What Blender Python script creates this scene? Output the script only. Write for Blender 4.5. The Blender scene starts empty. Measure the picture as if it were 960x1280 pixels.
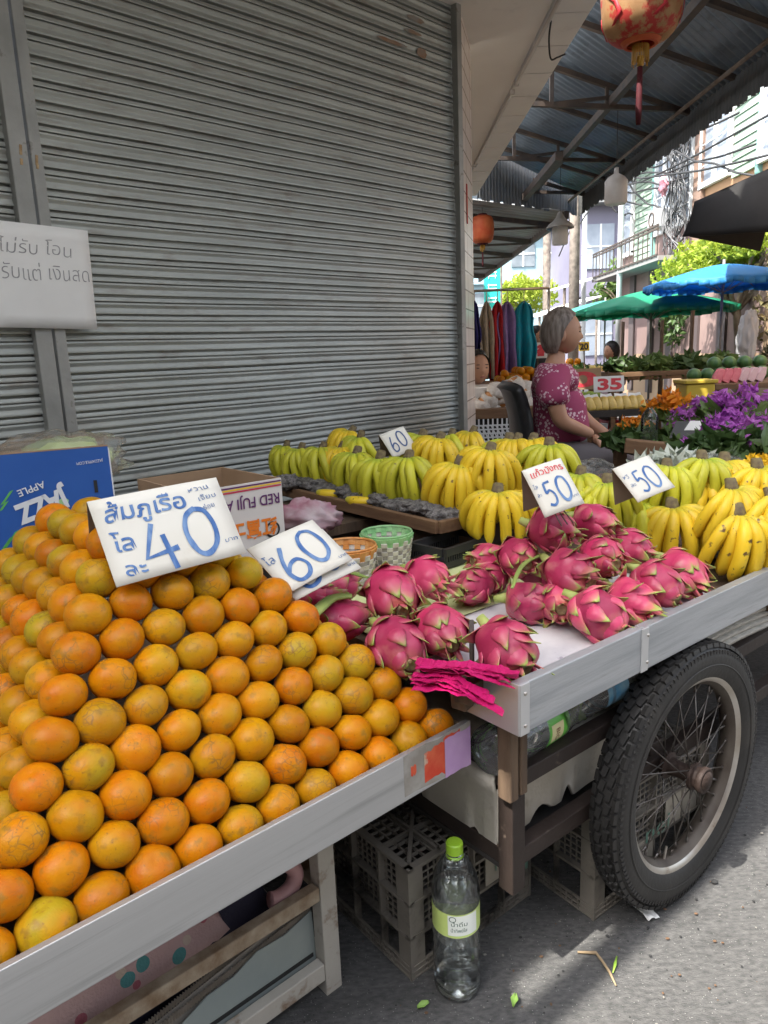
import bpy, bmesh, math, random
from mathutils import Vector, Matrix, Euler, noise
R_ = math.radians
PI = math.pi
sc = bpy.context.scene
COL = sc.collection
rnd = random.Random(7)

# ---------------------------------------------------------------- camera
CAM_H, FPX, PITCH, ROLL = 1.17, 905.0, R_(12.2), R_(2.4)
_f = Vector((0, math.cos(PITCH), -math.sin(PITCH)))
_u0 = Vector((0, math.sin(PITCH), math.cos(PITCH)))
_r0 = Vector((1, 0, 0))
CR = _r0*math.cos(ROLL) - _u0*math.sin(ROLL)
CU = _u0*math.cos(ROLL) + _r0*math.sin(ROLL)
CC = Vector((0, 0, CAM_H))
cam = bpy.data.cameras.new('camera')
cam.sensor_fit = 'VERTICAL'
cam.sensor_height = 36.0
cam.lens = 36.0*FPX/1280.0
cam.clip_start, cam.clip_end = 0.02, 400
co = bpy.data.objects.new('camera', cam)
COL.objects.link(co)
m = Matrix((CR, CU, -_f)).transposed().to_4x4()
m.translation = CC
co.matrix_world = m
sc.camera = co

# ---------------------------------------------------------------- daylight
SUN_EL, SUN_AZ = R_(57), R_(218)          # azimuth measured from +X towards +Y
w = bpy.data.worlds.new('World'); sc.world = w; w.use_nodes = True
nt = w.node_tree
bg = nt.nodes['Background']
sky = nt.nodes.new('ShaderNodeTexSky'); sky.sky_type = 'NISHITA'
sky.sun_disc = False; sky.sun_elevation = SUN_EL
sky.sun_rotation = PI/2 - SUN_AZ
sky.air_density, sky.dust_density, sky.ozone_density = 1.0, 3.0, 1.0
hsv = nt.nodes.new('ShaderNodeHueSaturation'); hsv.inputs['Saturation'].default_value = .45     # hazy white tropical sky
nt.links.new(sky.outputs[0], hsv.inputs['Color']); nt.links.new(hsv.outputs[0], bg.inputs[0])
bg.inputs[1].default_value = 0.15
sl = bpy.data.lights.new('sun', 'SUN'); sl.energy = 3.0; sl.angle = R_(0.53); sl.color = (1, .955, .88)
so = bpy.data.objects.new('sun', sl); COL.objects.link(so)
so.rotation_euler = Vector((-math.cos(SUN_EL)*math.cos(SUN_AZ), -math.cos(SUN_EL)*math.sin(SUN_AZ), -math.sin(SUN_EL))).to_track_quat('-Z', 'Y').to_euler()
so.location = (-3, -2, 8)
sc.view_settings.view_transform = 'Standard'
sc.view_settings.look = 'None'
sc.view_settings.gamma = 1
sc.view_settings.use_curve_mapping = False
sc.view_settings.exposure = 2.15
sc.render.engine = 'CYCLES'
sc.cycles.max_bounces = 14
sc.cycles.transmission_bounces = 14
sc.cycles.transparent_max_bounces = 12
sc.cycles.use_denoising = True

# ---------------------------------------------------------------- where a point of the place stands
def ray(x, y): return _f + CR*((x-480)/FPX) - CU*((y-640)/FPX)
def on_z(x, y, z):
    d = ray(x, y); return CC + d*((z-CAM_H)/d.z)
def at_y(x, y, Y):
    d = ray(x, y); return CC + d*(Y/d.y)
def on_plane(x, y, P, n):
    d = ray(x, y); return CC + d*((Vector(P)-CC).dot(n)/d.dot(n))

# ---------------------------------------------------------------- materials
MATS = {}
def mat(name, c1, c2=None, scale=6.0, rough=.6, metal=0.0, bump=0.0, bscale=60.0, lo=.35, hi=.65, rand=0.0, huer=0.0,
        dirt=None, dscale=3.0, dlo=.55, dhi=.7, trans=0.0, ior=1.45, alpha=1.0, sss=0.0, spec=.5, stretch=None, coat=0.0,
        emit=None, rvar=0.0, transl=0.0):
    if name in MATS: return MATS[name]
    m = bpy.data.materials.new(name); m.use_nodes = True
    nt = m.node_tree; N = nt.nodes; L = nt.links
    b = N['Principled BSDF']
    tc = N.new('ShaderNodeTexCoord')
    src = tc.outputs['Object']
    if stretch:
        mp = N.new('ShaderNodeMapping'); mp.inputs['Scale'].default_value = stretch
        L.new(src, mp.inputs[0]); src = mp.outputs[0]
    def nz(s, det=5, r=.55):
        n = N.new('ShaderNodeTexNoise'); n.inputs['Scale'].default_value = s; n.inputs['Detail'].default_value = det
        n.inputs['Roughness'].default_value = r; L.new(src, n.inputs['Vector']); return n.outputs[0]
    def ramp(v, a, bb):
        r = N.new('ShaderNodeMapRange'); r.inputs[1].default_value = a; r.inputs[2].default_value = bb; r.clamp = True
        L.new(v, r.inputs[0]); return r.outputs[0]
    def mix(f, a, bb):
        x = N.new('ShaderNodeMix'); x.data_type = 'RGBA'
        for sock, v in ((x.inputs[0], f), (x.inputs[6], a), (x.inputs[7], bb)):
            if hasattr(v, 'is_linked') or isinstance(v, bpy.types.NodeSocket): L.new(v, sock)
            elif isinstance(v, (int, float)): sock.default_value = v
            else: sock.default_value = (*v, 1)
        return x.outputs[2]
    col = None
    if c2 is not None:
        col = mix(ramp(nz(scale), lo, hi), c1, c2)
    if dirt is not None:
        col = mix(ramp(nz(dscale, 8, .65), dlo, dhi), col if col is not None else c1, dirt)
    if rand or huer:
        oi = N.new('ShaderNodeObjectInfo')
        hs = N.new('ShaderNodeHueSaturation')
        r1 = N.new('ShaderNodeMapRange'); r1.inputs[3].default_value = 1-rand; r1.inputs[4].default_value = 1+rand
        L.new(oi.outputs['Random'], r1.inputs[0]); L.new(r1.outputs[0], hs.inputs['Value'])
        if huer:
            wn = N.new('ShaderNodeTexWhiteNoise'); wn.noise_dimensions = '1D'; L.new(oi.outputs['Random'], wn.inputs['W'])
            r2 = N.new('ShaderNodeMapRange'); r2.inputs[3].default_value = .5-huer; r2.inputs[4].default_value = .5+huer
            L.new(wn.outputs[0], r2.inputs[0]); L.new(r2.outputs[0], hs.inputs['Hue'])
        if col is not None: L.new(col, hs.inputs['Color'])
        else: hs.inputs['Color'].default_value = (*c1, 1)
        col = hs.outputs[0]
    if col is not None: L.new(col, b.inputs['Base Color'])
    else: b.inputs['Base Color'].default_value = (*c1, 1)
    b.inputs['Roughness'].default_value = rough
    if rvar:
        rr = N.new('ShaderNodeMapRange'); rr.inputs[3].default_value = max(.02, rough-rvar); rr.inputs[4].default_value = min(1, rough+rvar)
        L.new(nz(scale*1.7), rr.inputs[0]); L.new(rr.outputs[0], b.inputs['Roughness'])
    b.inputs['Metallic'].default_value = metal
    b.inputs['IOR'].default_value = ior
    b.inputs['Transmission Weight'].default_value = trans
    b.inputs['Alpha'].default_value = alpha
    b.inputs['Specular IOR Level'].default_value = spec
    b.inputs['Coat Weight'].default_value = coat
    if sss:
        b.inputs['Subsurface Weight'].default_value = sss
        b.inputs['Subsurface Radius'].default_value = (.01, .004, .002); b.inputs['Subsurface Scale'].default_value = .6
    if emit:
        b.inputs['Emission Color'].default_value = (*emit[:3], 1); b.inputs['Emission Strength'].default_value = emit[3]
    if bump:
        bp = N.new('ShaderNodeBump'); bp.inputs['Strength'].default_value = bump; bp.inputs['Distance'].default_value = .01
        L.new(nz(bscale, 4), bp.inputs['Height']); L.new(bp.outputs[0], b.inputs['Normal'])
    if transl:
        tr = N.new('ShaderNodeBsdfTranslucent'); ms = N.new('ShaderNodeMixShader'); ms.inputs[0].default_value = transl
        if col is not None: L.new(col, tr.inputs[0])
        else: tr.inputs[0].default_value = (*c1, 1)
        out = N['Material Output']
        L.new(b.outputs[0], ms.inputs[1]); L.new(tr.outputs[0], ms.inputs[2]); L.new(ms.outputs[0], out.inputs[0])
    MATS[name] = m
    return m

# ---------------------------------------------------------------- mesh collecting
class MB:
    def __init__(s): s.v = []; s.f = []; s.mi = []; s.cur = 0
    def add(s, vs, fs, M=None):
        o = len(s.v)
        s.v += [(M @ Vector(v)) if M is not None else Vector(v) for v in vs]
        for f in fs: s.f.append([i+o for i in f]); s.mi.append(s.cur)
        return s
    def box(s, c, d, M=None, rz=0, rx=0, ry=0):
        x, y, z = d[0]/2, d[1]/2, d[2]/2
        vs = [Vector((a*x, b*y, e*z)) for e in (-1, 1) for b in (-1, 1) for a in (-1, 1)]
        T = Matrix.Translation(Vector(c)) @ Euler((rx, ry, rz)).to_matrix().to_4x4()
        if M is not None: T = M @ T
        return s.add(vs, [(0, 2, 3, 1), (4, 5, 7, 6), (0, 1, 5, 4), (2, 6, 7, 3), (0, 4, 6, 2), (1, 3, 7, 5)], T)
    def bar(s, a, b, w, h, up=(0, 0, 1)):
        a, b = Vector(a), Vector(b); d = b-a; L = d.length
        x = d.normalized(); u = Vector(up)
        if abs(x.dot(u)) > .98: u = Vector((0, 1, 0)) if abs(x.y) < .9 else Vector((1, 0, 0))
        y = u.cross(x).normalized(); z = x.cross(y)
        M = Matrix((x, y, z)).transposed().to_4x4(); M.translation = (a+b)/2
        return s.box((0, 0, 0), (L, w, h), M)
    def tube(s, pts, r, seg=8, caps=True, flat=1.0):
        pts = [Vector(p) for p in pts]; n = len(pts)
        rs = r if isinstance(r, (list, tuple)) else [r]*n
        vs = []; fs = []; prev = None
        for i, p in enumerate(pts):
            t = (pts[min(i+1, n-1)]-pts[max(i-1, 0)])
            t = t.normalized() if t.length > 1e-9 else Vector((0, 0, 1))
            if prev is None:
                u = t.orthogonal().normalized() if abs(t.z) > .9 else Vector((0, 0, 1)).cross(t).normalized()
            else:
                u = (prev - t*prev.dot(t)); u = u.normalized() if u.length > 1e-6 else t.orthogonal().normalized()
            prev = u; v = t.cross(u)
            for k in range(seg):
                a = 2*PI*k/seg
                vs.append(p + (u*math.cos(a) + v*math.sin(a)*flat)*rs[i])
        for i in range(n-1):
            for k in range(seg):
                k2 = (k+1) % seg
                fs.append((i*seg+k, i*seg+k2, (i+1)*seg+k2, (i+1)*seg+k))
        if caps:
            fs.append(tuple(range(seg))[::-1]); fs.append(tuple((n-1)*seg+k for k in range(seg)))
        return s.add(vs, fs)
    def lathe(s, prof, seg=24, M=None, cap=False):
        vs = []; fs = []; n = len(prof)
        for r, z in prof:
            for k in range(seg):
                a = 2*PI*k/seg; vs.append((r*math.cos(a), r*math.sin(a), z))
        for i in range(n-1):
            for k in range(seg):
                k2 = (k+1) % seg
                fs.append((i*seg+k, i*seg+k2, (i+1)*seg+k2, (i+1)*seg+k))
        if cap:
            fs.append(tuple(range(seg))[::-1]); fs.append(tuple((n-1)*seg+k for k in range(seg)))
        return s.add(vs, fs, M)
    def ball(s, c, r, seg=16, rings=10, M=None, fn=None):
        vs = []; fs = []
        rx, ry, rz = r if isinstance(r, (tuple, list)) else (r, r, r)
        for i in range(rings+1):
            th = PI*i/rings
            for k in range(seg):
                a = 2*PI*k/seg
                d = Vector((math.sin(th)*math.cos(a), math.sin(th)*math.sin(a), math.cos(th)))
                g = fn(d) if fn else 1
                vs.append(Vector(c)+Vector((d.x*rx*g, d.y*ry*g, d.z*rz*g)))
        for i in range(rings):
            for k in range(seg):
                k2 = (k+1) % seg
                fs.append((i*seg+k, (i+1)*seg+k, (i+1)*seg+k2, i*seg+k2))
        return s.add(vs, fs, M)
    def grid(s, fn, nu, nv, closed=False):
        vs = [fn(i/nu, j/nv) for j in range(nv+1) for i in range(nu+1)]
        fs = [(j*(nu+1)+i, j*(nu+1)+i+1, (j+1)*(nu+1)+i+1, (j+1)*(nu+1)+i) for j in range(nv) for i in range(nu)]
        return s.add(vs, fs)
    def prism(s, poly, z0, z1, M=None):
        n = len(poly)
        vs = [(p[0], p[1], z0) for p in poly] + [(p[0], p[1], z1) for p in poly]
        fs = [tuple(range(n))[::-1], tuple(range(n, 2*n))] + [(i, (i+1) % n, n+(i+1) % n, n+i) for i in range(n)]
        return s.add(vs, fs, M)
    def build(s, name, mats, parent=None, smooth=False, bevel=0, solid=0, sub=0, weld=False, auto=None, loc=None, rot=None):
        me = bpy.data.meshes.new(name)
        me.from_pydata([tuple(v) for v in s.v], [], s.f)
        if not isinstance(mats, (list, tuple)): mats = [mats]
        for mm in mats: me.materials.append(mm)
        if len(mats) > 1:
            me.polygons.foreach_set('material_index', s.mi)
        if weld:
            bm = bmesh.new(); bm.from_mesh(me); bmesh.ops.remove_doubles(bm, verts=bm.verts, dist=1e-5)
            bmesh.ops.recalc_face_normals(bm, faces=bm.faces); bm.to_mesh(me); bm.free()
        if smooth: me.shade_smooth()
        if auto is not None:
            me.shade_smooth(); me.set_sharp_from_angle(angle=R_(auto))
        me.validate(); me.update()
        o = bpy.data.objects.new(name, me); COL.objects.link(o)
        if parent is not None: o.parent = parent
        if loc is not None: o.location = loc
        if rot is not None: o.rotation_euler = rot
        if sub:
            md = o.modifiers.new('s', 'SUBSURF'); md.levels = sub; md.render_levels = sub
        if solid:
            md = o.modifiers.new('t', 'SOLIDIFY'); md.thickness = solid; md.offset = 0
        if bevel:
            md = o.modifiers.new('b', 'BEVEL'); md.width = bevel; md.segments = 2; md.limit_method = 'ANGLE'
        return o

def thing(name, label, cat, loc=(0, 0, 0), rot=(0, 0, 0), group=None):
    o = bpy.data.objects.new(name, None); COL.objects.link(o); o.empty_display_size = .05
    o.location = loc; o.rotation_euler = rot
    return tag(o, label, cat, group)
def tag(o, label, cat, group=None):
    o['label'] = label; o['category'] = cat
    if group: o['group'] = group
    return o
def struct(o): o['kind'] = 'structure'; return o
def kids(o): return [c for c in bpy.data.objects if c.parent == o]
def dup(root, label, loc, rot=None, group=None, scale=None, children=None):
    r = root.copy(); COL.objects.link(r); r.location = loc; r['label'] = label
    if rot is not None: r.rotation_euler = rot
    if scale is not None: r.scale = (scale,)*3 if isinstance(scale, (int, float)) else scale
    if group: r['group'] = group
    for ch in (children if children is not None else kids(root)):
        c = ch.copy(); COL.objects.link(c); c.parent = r
        for g in kids(ch):
            d = g.copy(); COL.objects.link(d); d.parent = c
    return r
def ordn(i):
    return ['', 'first', 'second', 'third', 'fourth', 'fifth', 'sixth', 'seventh', 'eighth', 'ninth', 'tenth', 'eleventh', 'twelfth',
            'thirteenth', 'fourteenth', 'fifteenth'][i]

# lettering: flat ink on a sheet, in the sheet's own x/y
def text_geo(mb, body, x, y, h, z=.0012, rot=0, shear=0, wid=None, bold=0.0, align='LEFT', hand=0.0):
    c = bpy.data.curves.new('t', 'FONT'); c.body = body; c.size = 1; c.shear = shear; c.offset = bold
    c.align_x = align
    o = bpy.data.objects.new('t', c); COL.objects.link(o)
    bpy.context.view_layer.update()
    me = bpy.data.meshes.new_from_object(o.evaluated_get(bpy.context.evaluated_depsgraph_get()))
    vs = [v.co.copy() for v in me.vertices]; fs = [tuple(p.vertices) for p in me.polygons]
    bpy.data.objects.remove(o); bpy.data.curves.remove(c); bpy.data.meshes.remove(me)
    s = h/.73; sx = s
    if wid:
        xs = [v.x for v in vs]; sx = wid/(max(xs)-min(xs))
    if hand:                                   # uneven hand: letters wander off their line and lean
        sd = len(body)*1.7+x*31
        for v in vs:
            n1 = noise.noise(Vector((v.x*1.1+sd, v.y*.6, sd))); n2 = noise.noise(Vector((v.x*.9, sd, 7))); n3 = noise.noise(Vector((v.x*3.1, v.y*2.7, sd)))
            v.x += hand*(.9*n1*v.y+.2*n3); v.y += hand*(.9*n2+.2*noise.noise(Vector((v.x*2.9, v.y*3.1, sd+4))))
    M = Matrix.Translation((x, y, z)) @ Matrix.Rotation(rot, 4, 'Z') @ Matrix.Diagonal((sx, s, 1, 1))
    mb.add(vs, fs, M)
def spline(pts, n=8):
    out = []; P = [pts[0]]+list(pts)+[pts[-1]]
    for i in range(1, len(P)-2):
        p0, p1, p2, p3 = [Vector((*q, 0)) if len(q) == 2 else Vector(q) for q in P[i-1:i+3]]
        for k in range(n):
            t = k/n
            out.append(.5*((2*p1)+(p2-p0)*t+(2*p0-5*p1+4*p2-p3)*t*t+(3*p1-p0-3*p2+p3)*t**3))
    out.append(Vector((*pts[-1], 0)) if len(pts[-1]) == 2 else Vector(pts[-1]))
    return out
def stroke(mb, pts, w, z=.0012, smooth=True):
    P = spline(pts) if smooth and len(pts) > 2 else [Vector((*p, 0)) for p in pts]
    n = len(P); vs = []
    for i, p in enumerate(P):
        t = (P[min(i+1, n-1)]-P[max(i-1, 0)]).normalized(); q = Vector((-t.y, t.x, 0))
        ww = w*(.42+.16*noise.noise(Vector((p.x*40, p.y*40, 3))))
        vs += [p+q*ww+Vector((0, 0, z)), p-q*ww+Vector((0, 0, z))]
    mb.add(vs, [(2*i, 2*i+1, 2*i+3, 2*i+2) for i in range(n-1)])
DIG = {'4': [[(.42, 1), (.02, .3), (.95, .38)], [(.62, .72), (.72, -.05)]],
       '0': [[(.55, 1), (.2, .85), (.05, .5), (.2, .1), (.5, 0), (.85, .2), (.95, .55), (.8, .9), (.45, .98)]],
       '6': [[(.45, 1), (.15, .6), (.05, .25), (.25, 0), (.7, .05), (.9, .3), (.7, .52), (.35, .48), (.08, .3)]],
       '5': [[(.85, .97), (.28, .95)], [(.28, .95), (.22, .55), (.55, .62), (.85, .42), (.78, .12), (.45, 0), (.1, .08)]]}
def digit(mb, ch, x, y, w, h, sw, z=.0012):
    for st in DIG[ch]:
        stroke(mb, [(x+a*w, y+b*h) for a, b in st], sw, z, smooth=(len(st) > 3))

def conform(mb, w, h, bow, lift=.0022):
    for v in mb.v:
        u = v.x/w+.5; q = v.y/h+.5
        v.z = bow*(math.sin(PI*u)+.4*math.sin(3*q+u*2))+lift
    return mb

# ================================================================= materials of the place
concrete_floor0 = mat('street_concrete', (.054, .054, .053), (.125, .122, .118), scale=60, rough=.92, bump=.6, bscale=210, stretch=(1, 2.2, 1), dirt=(.032, .032, .031), dscale=1.9, dlo=.52, dhi=.74, lo=.3, hi=.72)
def speckle(m, sc_=170, thr=.2, col=(.36, .35, .33), keep=.35):
    # pale stones showing in the worn surface
    nt = m.node_tree; N = nt.nodes; L = nt.links; b = N['Principled BSDF']; src = b.inputs['Base Color'].links[0].from_socket
    tc = N.new('ShaderNodeTexCoord'); v = N.new('ShaderNodeTexVoronoi'); v.inputs['Scale'].default_value = sc_; L.new(tc.outputs['Object'], v.inputs['Vector'])
    lt = N.new('ShaderNodeMath'); lt.operation = 'LESS_THAN'; lt.inputs[1].default_value = thr; L.new(v.outputs['Distance'], lt.inputs[0])
    sp_ = N.new('ShaderNodeSeparateColor'); L.new(v.outputs['Color'], sp_.inputs[0])
    g = N.new('ShaderNodeMath'); g.operation = 'LESS_THAN'; g.inputs[1].default_value = keep; L.new(sp_.outputs[0], g.inputs[0])
    mu = N.new('ShaderNodeMath'); mu.operation = 'MULTIPLY'; L.new(lt.outputs[0], mu.inputs[0]); L.new(g.outputs[0], mu.inputs[1])
    mx = N.new('ShaderNodeMix'); mx.data_type = 'RGBA'; L.new(mu.outputs[0], mx.inputs[0]); L.new(src, mx.inputs[6]); mx.inputs[7].default_value = (*col, 1); L.new(mx.outputs[2], b.inputs['Base Color'])
    return m
concrete_floor = speckle(speckle(concrete_floor0, 230, .2, (.27, .265, .25), .16), 60, .12, (.03, .03, .03), .3)
zinc = mat('grey_shutter_steel', (.325, .345, .325), (.39, .41, .385), scale=2.2, rough=.42, metal=.3, bump=.03, bscale=35, stretch=(1.2, 1, 5), dirt=(.2, .17, .14), dscale=4.5, dlo=.53, dhi=.8, rvar=.08)
zinc_rust = mat('rust_stained_shutter_steel', (.26, .25, .23), (.3, .13, .04), scale=9, rough=.6, metal=.2, lo=.4, hi=.7)
post_steel = mat('worn_grey_post_steel', (.25, .255, .24), (.34, .34, .32), scale=7, rough=.55, metal=.3, bump=.08, bscale=60, dirt=(.11, .09, .07), dscale=14, dlo=.6, dhi=.72)
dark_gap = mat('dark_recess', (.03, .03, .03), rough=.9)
plaster = mat('painted_plaster', (.76, .72, .66), (.68, .64, .58), scale=1.7, rough=.85, dirt=(.36, .33, .29), dscale=1.3, dlo=.58, dhi=.85, bump=.05, bscale=20)
panel_m = mat('panel_board', (.76, .735, .69), (.7, .675, .63), scale=2.5, rough=.7, dirt=(.4, .37, .33), dscale=2, dlo=.6, dhi=.85)
conduit_m = mat('conduit_paint', (.5, .46, .42), rough=.5)
roof_m = mat('blue_grey_roof_sheet', (.15, .2, .26), (.2, .25, .31), scale=1.5, rough=.5, metal=.1, dirt=(.06, .06, .062), dscale=2.2, dlo=.55, dhi=.8)
roof_far_m = mat('grey_far_roof_sheet', (.26, .27, .27), (.18, .18, .17), scale=1.8, rough=.5)
truss_m = mat('dark_truss_steel', (.05, .042, .04), (.09, .065, .05), scale=10, rough=.7)
skirt_m = mat('dark_skirt_sheet', (.06, .063, .065), (.095, .095, .09), scale=3, rough=.6)
lip_m = mat('brushed_tray_steel', (.46, .47, .48), (.54, .55, .56), scale=2.0, rough=.4, metal=.75, stretch=(.4, 4, 14), rvar=.1, dirt=(.27, .275, .28), dscale=3.4, dlo=.52, dhi=.75, bump=.04, bscale=30)
lip2_m = mat('brushed_rail_aluminium', (.36, .38, .40), (.5, .52, .54), scale=5.0, rough=.46, metal=.6, stretch=(.7, 4, 12), rvar=.12, dirt=(.25, .26, .27), dscale=5, dlo=.55, dhi=.75, bump=.1, bscale=30)
alu = mat('bright_aluminium', (.6, .61, .62), rough=.4, metal=.7)
rusty_white = mat('chipped_white_frame_paint', (.5, .475, .42), (.43, .4, .345), scale=6, rough=.65, dirt=(.2, .12, .065), dscale=16, dlo=.52, dhi=.66, bump=.15, bscale=50)
rusty_bar = mat('rusted_white_bar_paint', (.4, .33, .24), (.2, .13, .075), scale=22, rough=.75, bump=.25, bscale=70)
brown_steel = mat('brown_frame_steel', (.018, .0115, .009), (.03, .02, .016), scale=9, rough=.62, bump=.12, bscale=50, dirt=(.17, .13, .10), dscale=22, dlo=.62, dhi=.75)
wood_old = mat('old_grey_wood', (.13, .085, .052), (.065, .042, .027), scale=5, rough=.8, stretch=(6, 6, 1), bump=.3, bscale=18)
wood_crate = mat('brown_tray_wood', (.2, .115, .06), (.13, .07, .037), scale=5, rough=.75, stretch=(1, 6, 6), bump=.2, bscale=20)
foam_w = mat('grubby_white_foam', (.54, .51, .45), (.42, .385, .32), scale=5, rough=.8, dirt=(.22, .18, .13), dscale=9, dlo=.58, dhi=.75, bump=.2, bscale=80)
rubber = mat('tyre_rubber', (.013, .0128, .0125), (.022, .021, .02), scale=9, rough=.55, bump=.1, bscale=90, dirt=(.05, .045, .038), dscale=6, dlo=.55, dhi=.85)
chrome = mat('dull_chrome', (.55, .53, .5), (.4, .36, .31), scale=14, rough=.34, metal=.9, dirt=(.2, .12, .07), dscale=20, dlo=.6, dhi=.75)
rim_in = mat('rusty_rim_inside', (.10, .085, .07), (.05, .037, .028), scale=11, rough=.6, metal=.3)
spoke_m = mat('spoke_steel', (.17, .16, .15), (.07, .055, .045), scale=30, rough=.45, metal=.7)
rust = mat('rusty_hub', (.022, .013, .010), (.05, .032, .025), scale=24, rough=.65, metal=.3, bump=.3, bscale=80)
crate_m = mat('grimy_grey_crate_plastic', (.215, .195, .165), (.135, .12, .098), scale=8, rough=.5, dirt=(.022, .02, .018), dscale=7, dlo=.5, dhi=.66)
card_w = mat('white_card', (.72, .7, .63), (.64, .61, .53), scale=3.5, rough=.75, dirt=(.5, .43, .33), dscale=7, dlo=.63, dhi=.8)
card_back = mat('brown_card_back', (.12, .088, .062), (.16, .12, .085), scale=5, rough=.85)
ink_blue = mat('blue_marker_ink', (.04, .12, .33), (.2, .32, .52), scale=70, rough=.5, lo=.42, hi=.75, stretch=(1, .35, 1))
ink_red = mat('red_marker_ink', (.6, .03, .05), (.7, .07, .08), scale=40, rough=.5)
ink_thin = mat('pale_blue_pen_ink', (.1, .17, .33), rough=.6)
pencil = mat('grey_pencil', (.24, .24, .25), (.4, .4, .4), scale=60, rough=.7)
paper_w = mat('white_paper', (.8, .8, .78), (.74, .74, .72), scale=3, rough=.8, dirt=(.6, .5, .36), dscale=5, dlo=.72, dhi=.85)

def tile_mat():
    m = mat('cream_wall_tile', (.6, .52, .47))
    nt = m.node_tree; N = nt.nodes; L = nt.links
    tc = N.new('ShaderNodeTexCoord'); sp = N.new('ShaderNodeSeparateXYZ'); cb = N.new('ShaderNodeCombineXYZ')
    L.new(tc.outputs['Object'], sp.inputs[0]); L.new(sp.outputs[0], cb.inputs[0]); L.new(sp.outputs[2], cb.inputs[1])
    br = N.new('ShaderNodeTexBrick'); br.offset = 0; br.inputs['Scale'].default_value = 1
    br.inputs['Color1'].default_value = (.74, .66, .6, 1); br.inputs['Color2'].default_value = (.68, .6, .54, 1); br.inputs['Mortar'].default_value = (.3, .25, .21, 1)
    br.inputs['Mortar Size'].default_value = .004; br.inputs['Brick Width'].default_value = .2; br.inputs['Row Height'].default_value = .1
    L.new(cb.outputs[0], br.inputs['Vector']); L.new(br.outputs['Color'], N['Principled BSDF'].inputs['Base Color'])
    N['Principled BSDF'].inputs['Roughness'].default_value = .25
    return m
tile = tile_mat()

# ================================================================= the ground
g = MB()
def gz(x, y): return .004*noise.noise(Vector((x*3, y*3, 0)))
n = 60
xs = [-80, -40, -20, -10] + [-6+12*i/n for i in range(n+1)] + [10, 20, 40, 80]
ys = [-60, -30, -12, -5] + [-2+14*i/n for i in range(n+1)] + [18, 30, 60, 120]
vs = [(x, y, gz(x, y) if abs(x) < 6 and -2 < y < 12 else 0) for y in ys for x in xs]
W = len(xs)
g.add(vs, [(j*W+i, j*W+i+1, (j+1)*W+i+1, (j+1)*W+i) for j in range(len(ys)-1) for i in range(W-1)])
ground = struct(g.build('ground', concrete_floor, smooth=True))

# ================================================================= shop corner: shutters, column, overhang
AS = R_(43.5); eS = Vector((math.cos(AS), math.sin(AS), 0)); nS = Vector((-math.sin(AS), math.cos(AS), 0))
SH = nS*2.6
CEIL = 2.83
def curtain(u0, u1, rust_spot=False):
    mb = MB(); P = .0665
    prof = [(.0, .013), (.0035, .013), (.0042, -.0075), (.006, -.0082), (.014, -.0062), (.0238, -.0030), (.0246, -.0030), (.030, -.0056), (.0362, -.0086), (.037, -.0088), (.0428, -.0064), (.0434, .011), (.0468, .011), (.0475, -.0066), (.0485, -.0072), (.054, -.0056), (.0618, -.0032), (.0625, .013)]
    k = 0; rows = []
    while k*P < CEIL+.1:
        jy = rnd.uniform(-.0022, .0022); jz = rnd.uniform(-.0012, .0012); tw = rnd.uniform(-.0016, .0016)
        for z, y in prof: rows.append((k*P+z+jz+.02, y+jy, tw))
        k += 1
    nu = 9
    vs = [(u0+(u1-u0)*i/nu, y+tw*math.sin(i*1.3+z*9)+.0012*math.sin(i*2.1+z*3), z+.0008*math.sin(i*1.7+z*5)) for z, y, tw in rows for i in range(nu+1)]
    mb.add(vs, [(j*(nu+1)+i, j*(nu+1)+i+1, (j+1)*(nu+1)+i+1, (j+1)*(nu+1)+i) for j in range(len(rows)-1) for i in range(nu)])
    return mb
def shutter(label, u0, u1):
    t = thing('roller_shutter', label, 'roller shutter', SH, (0, 0, AS))
    c = curtain(u0, u1).build('slat_curtain', zinc, t, auto=50)
    MB().box(((u0+u1)/2, 0, .03), (u1-u0-.02, .03, .05)).build('bottom_bar', post_steel, t)
    return t
sh = shutter('wide grey ribbed roller shutter closed behind the fruit stall', .95, 3.055)
gm = MB().box((.962, -.012, 1.4), (.037, .06, 2.9)); gm.build('guide_post', post_steel, sh, bevel=.003)
gm = MB().box((3.073, -.012, 1.4), (.035, .06, 2.9)); gm.build('guide_post', post_steel, sh, bevel=.003)
sp = MB()
for (px, py, a, b) in ((527, 66, .035, .022), (520, 24, .06, .012), (490, 52, .1, .009), (516, 40, .06, .008)):
    p = on_plane(px, py, SH-nS*.011, nS)-SH
    u = p.dot(eS); z = p.z
    poly = []
    for k in range(18):
        an = 2*PI*k/18; r = 1+.35*noise.noise(Vector((k*.7, px*.1, 0)))
        poly.append((u+a*r*math.cos(an), -.0105, z+b*r*math.sin(an)))
    sp.add(poly, [tuple(range(18))])
sp.build('rust_stain', zinc_rust, sh)
sh2 = shutter('grey ribbed roller shutter left of the twin posts, behind the paper notice', -1.6, .90)
gm = MB().box((.908, -.012, 1.4), (.054, .06, 2.9)); gm.build('guide_post', post_steel, sh2, bevel=.003)
scr = MB()
for (px, py, hh) in ((26, 187, .03), (27, 202, .018), (46, 200, .03), (47, 208, .014)):
    p = on_plane(px, py, SH-nS*.0435, nS)-SH
    u = p.dot(eS)
    scr.box((u, -.0425, p.z), (.008, .003, hh), ry=.1)
scr.build('rust_scrape', mat('bare_tape_scrap', (.5, .36, .2), (.25, .15, .07), scale=40, rough=.8), sh2)

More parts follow.
